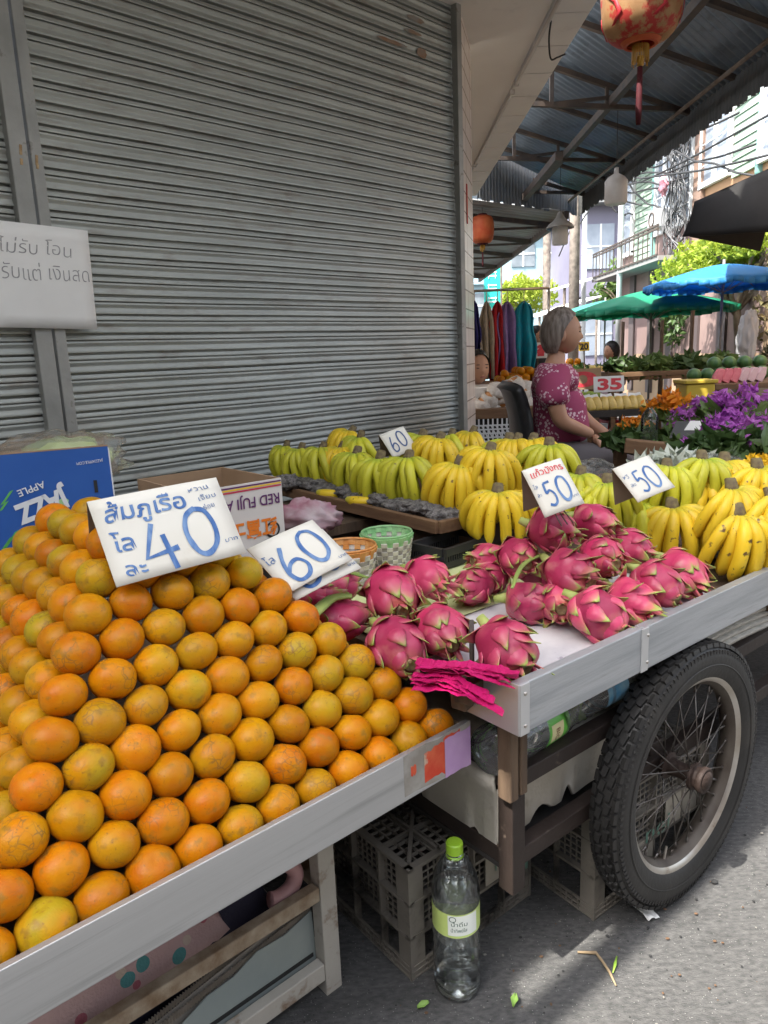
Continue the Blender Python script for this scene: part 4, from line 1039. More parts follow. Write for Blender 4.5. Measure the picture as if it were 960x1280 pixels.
# woven baskets
def basket(label, c, r, h, rimm, seed):
    t = thing('woven_basket', label, 'basket', c, group='woven strip baskets')
    wm = mat('woven_pale_strip', (.55, .5, .43), (.72, .69, .63), scale=40, rough=.5)
    gm_ = mat('woven_grey_strip', (.3, .27, .24), (.45, .42, .4), scale=30, rough=.5)
    mb = MB(); nr, ns = 9, 28
    for i in range(nr):
        if i >= nr-2: continue
        for k in range(ns):
            a = 2*PI*(k+.5)/ns; z = h*(i+.5)/nr; rr = r*(.78+.22*z/h)+(.0016 if (i+k) % 2 else -.0008)
            M = Matrix.Rotation(a, 4, 'Z') @ Matrix.Translation((rr, 0, z)) @ Matrix.Rotation(R_(14), 4, 'Y')
            mb.cur = 0 if (i+k+(k//3)*seed) % 2 else 1
            mb.box((0, 0, 0), (.0022, 2*PI*rr/ns*(1.04 if (i+k) % 2 else .9), h/nr*(.9 if (i+k) % 2 else 1.04)), M)
    mb.build('weave', [wm, gm_], t)
    mb = MB()
    for i in (nr-2, nr-1):
        for k in range(ns):
            a = 2*PI*(k+.5)/ns; z = h*(i+.5)/nr; rr = r*(.78+.22*z/h)+(.002 if (i+k) % 2 else 0)
            M = Matrix.Rotation(a, 4, 'Z') @ Matrix.Translation((rr, 0, z)) @ Matrix.Rotation(R_(14), 4, 'Y')
            mb.cur = 0 if (i == nr-1 or k % 2) else 1
            mb.box((0, 0, 0), (.003, 2*PI*rr/ns*1.02, h/nr*1.02), M)
    mb.lathe([(r*1.0, h), (r*1.025, h+.004), (r*1.0, h+.007), (r*.975, h+.003)], 36)
    mb.build('rim_band', [rimm, wm], t)
    MB().lathe([(0, .003), (r*.78, .003), (r*.78, .008), (0, .008)], 28).build('bottom', gm_, t)
    return t
basket('woven strip basket with orange rim behind the price card', L2(.165, .665, .622), .068, .105, mat('orange_strip', (.6, .22, .04), (.68, .35, .12), scale=50, rough=.5), 1)
basket('woven strip basket with pale green rim beside the orange rimmed one', L2(.325, .715, .622), .066, .1, mat('green_strip', (.22, .5, .2), (.36, .6, .3), scale=50, rough=.5), 2)
# black slatted plastic tray
bs = thing('plastic_tray', 'flat black plastic tray with slotted side behind the yellow green cloth', 'tray', L2(.42, .60, .626), (0, 0, A2+R_(6)))
blk = mat('black_plastic', (.018, .018, .02), (.03, .03, .032), scale=9, rough=.45)
m_ = MB().box((.1, 0, .045), (.2, .012, .02)).box((.1, .12, .045), (.2, .012, .02)).box((0, .06, .045), (.012, .11, .02)).box((.2, .06, .045), (.012, .11, .02)).box((.1, .06, .005), (.2, .12, .008)).box((.1, .0, .012), (.2, .01, .014))
for i in range(22): m_.box((.005+.19*i/21, 0, .028), (.004, .009, .03)); m_.box((.005+.19*i/21, .12, .028), (.004, .009, .03))
m_.build('frame', blk, bs)

# ================================================================= price cards
CARD = {}
class Ink(MB):
    def build(s, *a, **k):
        conform(s, CARD['w'], CARD['h'], CARD['bow']); return MB.build(s, *a, **k)
def price_card(label, c, yaw, lean, roll, w_, h_, back=True, group='hand written price cards', bow=.003, foldw=None):
    t = card_frame('price_card', label, 'price card', c, yaw, lean, roll, group)
    CARD.update(w=w_, h=h_, bow=bow)
    sheet(MB(), w_, h_, bow).build('front_panel', card_w, t, solid=.0022, smooth=True)
    if back:
        mb = MB(); H2 = h_*.95
        fw = foldw or .6
        mb.add([(-w_/2, h_/2, -.002), (w_/2, h_/2, -.002), (w_/2, h_/2-H2*fw, -H2*.75), (-w_/2, h_/2-H2*fw, -H2*.75)], [(0, 1, 2, 3)])
        mb.build('back_panel', card_back, t, solid=.0022)
    return t
Z_ = .0048
t = price_card('largest white price card reading 40 in blue, propped on top of the orange pile', (-.328, 1.078, .925), 36, 57, 3, .227, .151); t.scale = (.907,)*3
tx = Ink(); digit(tx, '4', -.055, -.068, .06, .082, .0105, Z_); digit(tx, '0', .02, -.06, .058, .086, .0105, Z_); tx.build('numerals', ink_blue, t)
tx = Ink(); text_geo(tx, 'ส้มภูเรือ', -.1, .03, .03, z=Z_, wid=.14, bold=.016, shear=.1, hand=.2); text_geo(tx, 'โล', -.1, -.02, .03, z=Z_, wid=.036, bold=.012, hand=.2); text_geo(tx, 'ละ', -.095, -.064, .024, z=Z_, wid=.036, bold=.012, hand=.2); tx.build('lettering', ink_blue, t)
tx = Ink(); text_geo(tx, 'หวาน', .052, .054, .009, z=Z_, wid=.038, rot=.1, hand=.2); text_geo(tx, 'เจี๊ยบ', .064, .036, .009, z=Z_, wid=.034, rot=.1, hand=.2); text_geo(tx, 'อร่อย', .06, .018, .009, z=Z_, wid=.03, rot=.1, hand=.2); text_geo(tx, 'บาท', .083, -.048, .008, z=Z_, wid=.024, hand=.2); tx.build('small_lettering', ink_thin, t)
t = price_card('white price card reading 60 in blue at the right edge of the orange pile', (-.153, 1.256, .826), 30, 36, 17, .152, .116, back=False)
tx = Ink(); digit(tx, '6', -.05, -.048, .05, .078, .0095, Z_); digit(tx, '0', .006, -.034, .052, .078, .0095, Z_); tx.build('numerals', ink_blue, t)
tx = Ink(); text_geo(tx, 'โล', -.07, .008, .018, z=Z_, wid=.02, hand=.2); text_geo(tx, 'บาท', .055, -.045, .007, z=Z_, wid=.02, hand=.2); tx.build('small_lettering', ink_thin, t)
t2 = price_card('second white price card peeping out below the 60 card', (-.138, 1.265, .808), 30, 34, 15, .152, .116, back=False)
tx = Ink(); digit(tx, '6', -.05, -.048, .05, .078, .0095, Z_); digit(tx, '0', .006, -.036, .052, .076, .0095, Z_); text_geo(tx, 'บาท', .055, -.045, .007, z=Z_, wid=.02, hand=.2); tx.build('numerals', ink_blue, t2)
t = price_card('small white price card reading 60 on the banana tray by the shutter', (.056, 2.344, .893), 22, 54, 16, .097, .092)
tx = Ink(); digit(tx, '6', -.032, -.03, .024, .055, .006, Z_); digit(tx, '0', .0, -.022, .03, .058, .006, Z_); tx.build('numerals', mat('dark_blue_ink', (.05, .09, .22), rough=.5), t)
t = price_card('white price card with red heading and blue 50 standing in the dragon fruit', (.340, 1.425, .898), 9, 57, 15, .0905, .1065)
tx = Ink(); digit(tx, '5', -.026, -.037, .024, .052, .006, Z_); digit(tx, '0', .004, -.036, .028, .054, .006, Z_); tx.build('numerals', ink_blue, t)
tx = Ink(); text_geo(tx, 'แก้วมังกร', -.036, .031, .014, z=Z_, wid=.074, bold=.01, hand=.2); tx.build('heading', ink_red, t)
tx = Ink(); text_geo(tx, 'โล', -.041, .006, .009, z=Z_, wid=.009, hand=.2); text_geo(tx, 'ละ', -.041, -.012, .009, z=Z_, wid=.009, hand=.2); text_geo(tx, 'บาท', .028, -.034, .006, z=Z_, wid=.013, hand=.2); tx.build('small_lettering', ink_thin, t)
tx = MB()
for k in range(3): tx.bar((-.02+.01*k, -.05, -.004), (-.016+.016*k, -.078, -.01-.006*k), .0018, .0018)
tx.build('prongs', truss_m, t)
t = price_card('white price card reading 50 in blue standing among the right hand bananas', (.594, 1.624, .872), 11, 46, 17, .108, .098)
tx = Ink(); digit(tx, '5', -.028, -.034, .027, .058, .006, Z_); digit(tx, '0', .003, -.034, .033, .06, .006, Z_); tx.build('numerals', ink_blue, t)
tx = Ink(); text_geo(tx, 'หวี', -.049, .012, .011, z=Z_, wid=.014, hand=.2); text_geo(tx, 'ละ', -.045, -.012, .011, z=Z_, wid=.013, hand=.2); tx.build('small_lettering', ink_thin, t)

# ================================================================= dragon fruit
def attr_mat(name, stops, rough=.5, bump=0, spots=None, rand=.08, rough2=None):
    m = mat(name, (1, 1, 1), rough=rough)
    nt = m.node_tree; N = nt.nodes; L = nt.links; b = N['Principled BSDF']
    at = N.new('ShaderNodeAttribute'); at.attribute_name = 'along'
    tc = N.new('ShaderNodeTexCoord'); nn_ = N.new('ShaderNodeTexNoise'); nn_.inputs['Scale'].default_value = 45; L.new(tc.outputs['Object'], nn_.inputs['Vector'])
    ad = N.new('ShaderNodeMath'); ad.operation = 'MULTIPLY_ADD'; L.new(nn_.outputs[0], ad.inputs[0]); ad.inputs[1].default_value = .35; L.new(at.outputs['Fac'], ad.inputs[2])
    sb_ = N.new('ShaderNodeMath'); sb_.operation = 'SUBTRACT'; L.new(ad.outputs[0], sb_.inputs[0]); sb_.inputs[1].default_value = .175
    r = N.new('ShaderNodeValToRGB'); L.new(sb_.outputs[0], r.inputs[0]); e = r.color_ramp.elements
    e[0].position, e[0].color = stops[0][0], (*stops[0][1], 1); e[1].position, e[1].color = stops[-1][0], (*stops[-1][1], 1)
    for p, c in stops[1:-1]: q = e.new(p); q.color = (*c, 1)
    oi = N.new('ShaderNodeObjectInfo'); hs = N.new('ShaderNodeHueSaturation'); mr = N.new('ShaderNodeMapRange'); mr.inputs[3].default_value = 1-rand; mr.inputs[4].default_value = 1+rand; L.new(oi.outputs['Random'], mr.inputs[0]); L.new(mr.outputs[0], hs.inputs['Value']); L.new(r.outputs[0], hs.inputs['Color'])
    col = hs.outputs[0]
    if spots:
        sc_, lo, hi, sc_col = spots
        n2 = N.new('ShaderNodeTexNoise'); n2.inputs['Scale'].default_value = sc_; n2.inputs['Detail'].default_value = 3
        va = N.new('ShaderNodeVectorMath'); va.operation = 'ADD'; wn = N.new('ShaderNodeTexWhiteNoise'); wn.noise_dimensions = '1D'; L.new(oi.outputs['Random'], wn.inputs['W']); L.new(tc.outputs['Object'], va.inputs[0]); L.new(wn.outputs['Color'], va.inputs[1]); L.new(va.outputs[0], n2.inputs['Vector'])
        m2 = N.new('ShaderNodeMapRange'); m2.inputs[1].default_value = lo; m2.inputs[2].default_value = hi; L.new(n2.outputs[0], m2.inputs[0])
        mx = N.new('ShaderNodeMix'); mx.data_type = 'RGBA'; L.new(m2.outputs[0], mx.inputs[0]); L.new(col, mx.inputs[6]); mx.inputs[7].default_value = (*sc_col, 1); col = mx.outputs[2]
    L.new(col, b.inputs['Base Color'])
    if bump:
        bp_ = N.new('ShaderNodeBump'); bp_.inputs['Strength'].default_value = bump; bp_.inputs['Distance'].default_value = .003
        n3 = N.new('ShaderNodeTexNoise'); n3.inputs['Scale'].default_value = 130; L.new(tc.outputs['Object'], n3.inputs['Vector']); L.new(n3.outputs[0], bp_.inputs['Height']); L.new(bp_.outputs[0], b.inputs['Normal'])
    return m
def set_along(o, vals):
    a = o.data.attributes.new('along', 'FLOAT', 'POINT'); a.data.foreach_set('value', vals)
PK = [(.5, .035, .115), (.42, .02, .1), (.56, .06, .15)]
df_body = attr_mat('dragon_fruit_skin', [(0, (.5, .15, .11)), (.18, (.46, .045, .11)), (.6, (.42, .025, .095)), (.86, (.46, .07, .11)), (1, (.4, .27, .12))], rough=.4, bump=.14, rand=.3, spots=(24, .6, .8, (.5, .2, .17)))
df_scale = attr_mat('dragon_fruit_scale', [(.0, (.42, .026, .095)), (.5, (.5, .06, .13)), (.78, (.5, .16, .14)), (.9, (.36, .34, .09)), (1, (.27, .36, .08))], rough=.4, bump=.14, rand=.26, spots=(30, .62, .8, (.5, .2, .2)))
df_dark = mat('dragon_fruit_tip', (.2, .13, .07), (.35, .26, .12), scale=120, rough=.8)
df_stem = mat('dragon_fruit_stalk', (.3, .38, .09), (.4, .42, .14), scale=30, rough=.6)
def df_proto(seed, wild):
    r = random.Random(seed)
    La, Ra = .052, .0435
    br = []                                    # scales: axial angle (0 at the crown), turn, length, width, lift
    rows = [(2.35, 4), (1.78, 4), (1.25, 5), (.75, 4)]
    for q, (th, n_) in enumerate(rows):
        for k in range(n_):
            br.append((th+r.uniform(-.22, .22), 2*PI*(k+.5*(q % 2))/n_+r.uniform(-.35, .35), r.uniform(.55, 1.2)*(1.0 if q > 0 else .8), r.uniform(.62, 1.05), .1+2.9*r.random()**1.6))
    def surf(th, ph):
        d = Vector((math.sin(th)*math.cos(ph), math.sin(th)*math.sin(ph), math.cos(th)))
        g = 1+.03*noise.noise(d*1.7+Vector((seed, 0, 0)))
        return d, g
    def bulge(d):
        th = math.acos(max(-1, min(1, d.z))); ph = math.atan2(d.y, d.x); b = 0
        for (t0, p0, ln, wd, lf_) in br:
            dp = (ph-p0+PI) % (2*PI)-PI
            x = dp*max(.2, math.sin(t0))/.6; y = (th-t0+.1)/.42
            b = max(b, math.exp(-(x*x+y*y)*1.4))
        return surf(th, ph)[1]+.13*b-.05
    body = MB().ball((0, 0, 0), (Ra, Ra, La), 48, 36, fn=bulge)
    al = [(.5-.5*v.z/La) for v in body.v]
    t = thing('dragon_fruit', 'x', 'dragon fruit', (0, 0, 0))
    o = body.build('body', df_body, t, smooth=True, sub=0); set_along(o, [max(0, min(1, a)) for a in al])
    sm = MB(); av = []
    NU, NV = 6, 8
    for (t0, p0, ln, wd, lf_) in br:
        base = len(sm.v); lift = lf_*(.006 if t0 > .8 else .012)*wild; crv = r.uniform(-.12, .12)
        Ln = .80*ln if t0 > .8 else .55*ln
        vs = []
        for j in range(NV+1):
            v = j/NV
            wv_ = (.62*wd)*(1-v)**.72*(.82+.45*math.sin(PI*min(1, v*1.25)))+.012
            th = t0+.26-(Ln+.22)*v*(1-.25*v*lf_*.5)
            for i in range(NU+1):
                u = 2*i/NU-1
                ph = p0+crv*v*v*2+u*wv_/max(.30, math.sin(max(.2, th)))*.95
                d = Vector((math.sin(th)*math.cos(ph), math.sin(th)*math.sin(ph), math.cos(th)))
                g = bulge(d)
                off = -.0022+.0052*v+lift*max(0, v-.5)**1.8*4.6+.0025*(1-u*u)*math.sin(PI*v)
                p = Vector((d.x*Ra*g, d.y*Ra*g, d.z*La*g)); nrm = Vector((d.x/Ra, d.y/Ra, d.z/La)).normalized()
                vs.append(p+nrm*off); av.append(min(1, max(0, v*1.0+.14*abs(u)*v)))
        sm.add(vs, [(j*(NU+1)+i, j*(NU+1)+i+1, (j+1)*(NU+1)+i+1, (j+1)*(NU+1)+i) for j in range(NV) for i in range(NU)])
    # longer crown leaves round the flower scar
    for k in range(7):
        p0 = 2*PI*k/7+r.uniform(-.2, .2); ln = r.uniform(.016, .03)*wild; vs = []; curl = r.uniform(.2, 1.3)
        for j in range(7):
            v = j/6; wv_ = .0065*(1-v)**.8+.0006
            rr = .013+ln*math.sin(v*curl)*.8; z = La*.94+ln*v*math.cos(v*curl*.9)-.003
            for u in (-1, 0, 1):
                vs.append(Vector((rr*math.cos(p0)-u*wv_*math.sin(p0), rr*math.sin(p0)+u*wv_*math.cos(p0), z+.001*(1-abs(u))))); av.append(min(1, .45+.6*v))
        sm.add(vs, [(j*3+i, j*3+i+1, (j+1)*3+i+1, (j+1)*3+i) for j in range(6) for i in range(2)])
    o = sm.build('scales', df_scale, t, smooth=True, solid=.0012); set_along(o, av)
    MB().lathe([(0, La*.9), (.012, La*.9), (.014, La*.98), (.010, La*1.05), (.006, La*1.0), (0, La*.99)], 12).build('flower_scar', df_dark, t, smooth=True)
    st = MB(); st.tube([(0, 0, -La*.9), (.002, 0, -La*1.15), (.006, .002, -La*1.4)], [.013, .0095, .008], 10)
    st.build('stalk', df_stem, t, smooth=True)
    return t
dfp = [df_proto(3, 1.0), df_proto(11, 1.5), df_proto(27, .8), df_proto(41, 1.25), df_proto(57, 1.1), df_proto(73, .9)]
dfk = [kids(p) for p in dfp]
grpd = 'dragon fruit heaped on the cart'
# photo position of each, height of its middle, way its crown points (heading, dip), size
DF = [
 (490, 742, .725, -70, -18, 1.16, 'reddish dragon fruit on top of the left heap, beside the green rimmed basket'),
 (532, 722, .715, -50, -10, 1.02, 'pink dragon fruit at the back of the left heap, under the slotted black tray'),
 (495, 806, .675, -62, -18, 1.14, 'hot pink dragon fruit touching the oranges, lowest of the left heap'),
 (551, 787, .675, -70, -15, 1.06, 'pink dragon fruit just left of the iron rod'),
 (424, 776, .685, 20, 5, .98, 'dark magenta dragon fruit at the left edge of the heap, against the oranges'),
 (388, 745, .70, 10, 0, .9, 'bright magenta dragon fruit half hidden under the 60 card'),
 (423, 735, .70, 40, 10, .85, 'shaded dragon fruit between the 60 card and the left heap'),
 (632, 810, .675, -62, -22, 1.12, 'reddish dragon fruit at the front corner of the cart, right of the iron rod'),
 (660, 752, .668, -20, -5, .98, 'dragon fruit with a green stalk lying on the paper behind the corner fruit'),
 (593, 733, .668, -140, 0, .92, 'dragon fruit lying on the yellow green cloth with its crown to the left'),
 (612, 700, .70, -160, 5, .9, 'dull pink dragon fruit at the left back of the main heap'),
 (648, 697, .725, -80, -5, .98, 'dark maroon dragon fruit below the folded back of the 50 card'),
 (616, 722, .672, -120, 0, .8, 'small dragon fruit low at the left of the main heap'),
 (712, 716, .725, -55, -12, 1.12, 'large pink dragon fruit in the middle of the main heap'),
 (746, 768, .672, -50, -22, 1.12, 'dragon fruit at the front of the main heap, nearest the rail seam'),
 (688, 662, .79, -35, -8, 1.02, 'dragon fruit with a brown scar right under the red headed 50 card'),
 (741, 653, .79, -45, -10, .98, 'topmost bright pink dragon fruit right of the red headed card'),
 (752, 696, .745, -70, -5, .96, 'dragon fruit with curled green crown in the middle right of the heap'),
 (787, 684, .735, -50, -12, .92, 'bright pink dragon fruit at the back right of the heap, next to the bananas'),
 (788, 752, .672, -52, -20, 1.04, 'dragon fruit on the rail second from the seam'),
 (820, 730, .69, -55, -24, 1.06, 'pale pink dragon fruit with long curled scale tips near the right end'),
 (850, 716, .68, -60, -24, 1.14, 'rightmost large pink dragon fruit on the rail'),
 (700, 752, .672, -100, 0, .95, 'half hidden dragon fruit behind the front one in the main heap'),
 (672, 712, .69, 120, 0, .9, 'shaded dragon fruit deep inside the main heap')]
for i, (x, y, z, hd, dip, s, lab) in enumerate(DF):
    q = i % 6; p = on_z(x, y, z); s *= .96
    ax_ = Vector((math.cos(R_(hd))*math.cos(R_(dip)), math.sin(R_(hd))*math.cos(R_(dip)), math.sin(R_(dip))))
    rot = (ax_.to_track_quat('Z', 'Y') @ Euler((0, 0, rnd.uniform(0, 6.28))).to_quaternion()).to_euler()
    if i < 6:
        r0_ = dfp[i]; r0_.location = p; r0_.rotation_euler = rot; r0_.scale = (s,)*3; r0_['label'] = lab; r0_['group'] = grpd
    else: dup(dfp[q], lab, p, rot, grpd, s, dfk[q])
# long green stalk leaves among them
lfm = mat('dragon_stem_leaf', (.2, .3, .07), (.3, .36, .1), scale=20, rough=.5)
for (pts, wd, lb) in ((((440, 745), (415, 748), (395, 765), (388, 775)), .013, 'thick green stem piece lying left of the reddish dragon fruit'), (((735, 686), (690, 690), (655, 705), (640, 735)), .006, 'long thin green stem strip trailing over the main heap'), (((460, 722), (440, 716), (425, 708)), .006, 'small green stem strip between the basket and the heap')):
    z0 = .735
    o = MB().tube(spline([on_z(x, y, z0) for x, y in pts]), [wd*(.35+.65*math.sin(PI*(.12+.8*k/(8*(len(pts)-1))))) for k in range(8*(len(pts)-1)+1)], 10, flat=.5).build('stem_piece', lfm, smooth=True)
    tag(o, lb, 'stem')

# ================================================================= bananas
def ban_mat(name, neck, mid, tip, spots):
    return attr_mat(name, [(0, neck), (.16, tuple(a*.6+b*.4 for a, b in zip(neck, mid))), (.32, mid), (.78, mid), (.93, tuple(.5*a+.5*b for a, b in zip(mid, tip))), (1, (.06, .045, .02))], rough=.45, spots=spots, rand=.1)
bm_g = ban_mat('greenish_banana_skin', (.22, .37, .04), (.54, .52, .035), (.34, .40, .05), (60, .68, .74, (.16, .12, .03)))
bm_y = ban_mat('yellow_banana_skin', (.36, .4, .04), (.76, .52, .025), (.5, .44, .05), (70, .67, .72, (.16, .09, .025)))
bm_r = ban_mat('ripe_banana_skin', (.42, .4, .04), (.78, .52, .022), (.46, .38, .04), (55, .60, .66, (.13, .07, .02)))
stump = mat('banana_stump', (.2, .16, .07), (.09, .06, .04), scale=60, rough=.8)
def ban_hand(m, seed, n1=6, n2=4, spread=1.15):
    r = random.Random(seed)
    t = thing('banana_bunch', 'x', 'bananas', (0, 0, 0))
    def finger(ph, ro, zt, inner):
        pts = []; k = r.uniform(.88, 1.1); sw = r.uniform(-.12, .12)
        cr = [(.008, .116), (.024, .125), (.046, .121), (.066, .103), (.078, .075), (.080, .046), (.075, .019), (.069, .002)]
        if inner: cr = [(.006, .110), (.020, .112), (.038, .103), (.052, .084), (.058, .058), (.056, .032), (.051, .012), (.047, .002)]
        for j, (a, z) in enumerate(cr):
            p2 = ph*(.62+.38*j/7)+sw*j/7
            rr = a*ro*k
            pts.append((rr*math.sin(p2)*1.12, -rr*math.cos(p2)*1.0+.012, z*zt*(.9+.1*k)))
        P = spline(pts, 4); n = len(P)
        rs = []
        for j in range(n):
            u = j/(n-1)
            q = .0050+.0090*min(1, max(0, (u-.10)/.26))**.85 if u < .5 else .0134*(1-max(0, (u-.74)/.26)**1.9)*1.0
            rs.append(max(.0032, q*(.93 if inner else 1)))
        mb = MB(); mb.tube(P, rs, 10)
        for ii, vv in enumerate(mb.v):
            cc = P[ii//10]; vv += (vv-cc)*(.13 if ii % 2 else -.07)
        al = [j/(n-1) for j in range(n) for _ in range(10)]
        o = mb.build('banana', m, t, smooth=True); set_along(o, al)
    for i in range(n1): finger((-spread+2*spread*i/(n1-1))+r.uniform(-.07, .07), 1+r.uniform(-.06, .08), 1, False)
    for i in range(n2): finger((-spread*.7+1.4*spread*i/max(1, n2-1))+r.uniform(-.07, .07), 1, 1, True)
    sm = MB(); sm.tube([(0, .0, .108), (0, .01, .126), (.002, .022, .14)], [.020, .016, .0135], 12, flat=.75)
    sm.tube([(.002, .022, .1395), (.0025, .024, .1425)], [.0132, .0112], 12, flat=.75)
    sm.build('stump', stump, t, smooth=True)
    return t
bh = [ban_hand(bm_g, 1, 7, 5, 1.45), ban_hand(bm_y, 2, 8, 5, 1.5), ban_hand(bm_r, 3, 7, 4, 1.3), ban_hand(bm_g, 5, 6, 4, 1.2), ban_hand(bm_y, 7, 8, 4, 1.6)]
bhk = [kids(b) for b in bh]
used = set()
def put_ban(x, y, z, kind, turn, s, lab, group, tiltx=0, tilty=0):
    p = on_z(x, y, z+.06*s); p.z = z
    rot = (tiltx+R_(14), tilty, turn)
    if kind not in used:
        b = bh[kind]; used.add(kind); b.location = p; b.rotation_euler = rot; b.scale = (s,)*3; b['label'] = lab; b['group'] = group
        return b
    return dup(bh[kind], lab, p, rot, group, s, bhk[kind])
gl = 'banana bunches on the wooden tray by the shutter'; gr_ = 'banana bunches at the right of the cart'
ZT = .728
front = [(370, 576, 0), (388, 581, 3), (409, 583, 0), (431, 583, 1), (455, 590, 0), (484, 596, 3), (517, 600, 0), (573, 607, 1)]
for i, (x, y, k) in enumerate(front):
    put_ban(x, y, ZT, k, R_(-52+i*5), 1.0+.015*i, 'banana bunch in the front row of the wooden tray, %s from the far left end' % ordn(i+1), gl, R_(rnd.uniform(-6, 6)), R_(rnd.uniform(-6, 6)))
back = [(437, 561, 1), (462, 566, 0), (525, 568, 0), (546, 572, 1), (577, 566, 3), (607, 590, 4), (598, 563, 1), (632, 572, 0), (651, 577, 1), (672, 577, 4), (690, 582, 0)]
for i, (x, y, k) in enumerate(back):
    put_ban(x, y, ZT+.045, k, R_(-40+rnd.uniform(-25, 45)), 1.02, 'banana bunch in the rear rows of the wooden tray, %s counted from the left' % ordn(i+1), gl, R_(rnd.uniform(-12, 8)), R_(rnd.uniform(-10, 10)))
put_ban(622, 642, .68, 4, R_(-8), 1.02, 'yellow banana bunch alone in front of the wooden tray, left of the card back', gl)
put_ban(648, 628, .68, 1, R_(25), .95, 'yellow banana bunch partly hidden behind the folded 50 card', gl)
right = [(913, 672, .648, 2, 12, 1.1, 'ripe spotted banana bunch at the front rail, largest in the right group'), (842, 664, .64, 4, -5, 1.08, 'yellow banana bunch left of the ripe one, just behind the dragon fruit'),
 (791, 652, .66, 0, -25, 1.0, 'green tinged banana bunch below the right hand 50 card'), (862, 632, .69, 4, 5, 1.05, 'yellow banana bunch right under the corner of the 50 card'),
 (905, 640, .70, 1, 18, 1.05, 'yellow banana bunch in the middle of the right group'), (955, 655, .68, 4, 30, 1.05, 'banana bunch cut by the photo edge behind the ripe one'),
 (940, 612, .745, 4, 10, 1.0, 'yellow banana bunch below the marigold corner'), (868, 602, .755, 0, 10, 1.0, 'green yellow banana bunch right of the 50 card'),
 (900, 605, .745, 1, -10, 1.0, 'banana bunch between the green yellow one and the marigold corner'), (735, 618, .735, 0, -40, .95, 'green banana bunch just right of the red headed card'),
 (760, 628, .72, 3, -15, .95, 'green yellow banana bunch under the fold of the right 50 card'), (730, 640, .70, 0, 20, .9, 'small green banana bunch behind the topmost dragon fruit'),
 (825, 612, .745, 0, 0, .95, 'banana bunch behind the right hand 50 card'), (985, 668, .65, 1, 25, 1.05, 'yellow banana bunch at the rail beyond the ripe one')]
for (x, y, z, k, tr, s, lab) in right: put_ban(x, y, z, k, R_(tr), s, lab, gr_, R_(rnd.uniform(-8, 5)), R_(rnd.uniform(-8, 8)))
# loose bananas at the tray edge
for (x, y, lb) in ((412, 617, 'loose banana lying at the tray edge, further one'), (450, 626, 'loose banana lying at the tray edge, nearer one')):
    P = spline([(-.05, .008, 0), (-.025, -.006, 0), (0, -.01, 0), (.025, -.006, 0), (.05, .01, 0)], 5); n = len(P)
    mb = MB().tube(P, [.004+.0125*math.sin(PI*min(1, max(.06, .06+.9*j/(n-1))))**.6 for j in range(n)], 10)
    o = mb.build('loose_banana', bm_y, smooth=True); set_along(o, [j/(n-1) for j in range(n) for _ in range(10)])
    tag(o, lb, 'banana', 'loose bananas'); o.location = on_z(x, y, ZT+.004); o.rotation_euler = (0, 0, R_(-28))
# the tray itself
P0, P1 = on_z(350, 611, .712), on_z(548, 658, .712)
P0.z = P1.z = 0
ex = (P1-P0).normalized(); ea = math.atan2(ex.y, ex.x); LT = (P1-P0).length
wt = thing('fruit_tray', 'long shallow brown wooden tray holding the bananas in front of the shutter', 'tray', P0, (0, 0, ea))
MB().box((LT/2, .4, .708), (LT, .82, .012)).build('tray_bottom', wood_crate, wt)
MB().box((LT/2, -.011, .712), (LT+.02, .02, .034)).build('side_board', wood_crate, wt, bevel=.002)
MB().box((LT+.011, .39, .712), (.02, .8, .034)).build('side_board', wood_crate, wt, bevel=.002)
MB().box((-.011, .39, .712), (.02, .8, .034)).build('side_board', wood_crate, wt, bevel=.002)
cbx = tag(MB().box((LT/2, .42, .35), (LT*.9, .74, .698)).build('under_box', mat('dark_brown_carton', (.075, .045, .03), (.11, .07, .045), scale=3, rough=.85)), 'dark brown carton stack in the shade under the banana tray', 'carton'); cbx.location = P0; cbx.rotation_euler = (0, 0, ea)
# crumpled grey foam netting under the bunches
netm = mat('grey_foam_net', (.23, .215, .205), (.1, .093, .09), scale=90, rough=.8, bump=.8, bscale=230, lo=.42, hi=.58)
nm = MB()
def lump(c, r, seed):
    nm.ball(c, r, 26, 16, fn=lambda d: 1+.35*noise.noise(d*2.4+Vector((seed, 0, 0)))+.16*noise.noise(d*9+Vector((0, seed, 0))))
for i in range(13):
    u = (i+.5)/13
    p = P0.lerp(P1, u); q = Vector((-ex.y, ex.x, 0))
    lump((p.x+q.x*.05, p.y+q.y*.05, .730+.005*(i % 3)), (.05, .044, .022), i*3.1)
for (x, y, z) in ((530, 632, .72), (548, 640, .71), (575, 648, .69), (585, 640, .68), (360, 603, .75), (875, 690, .635), (948, 700, .64)): lump(on_z(x, y, z), (.045, .04, .03), x*.1)
for (x, y) in ((480, 575), (560, 585), (610, 575), (650, 580), (700, 590)): lump(on_z(x, y, .75), (.11, .1, .03), x*.1)
o = nm.build('foam_netting', netm, smooth=True); o['kind'] = 'stuff'; tag(o, 'crumpled grey foam netting packed under the banana bunches', 'foam netting')
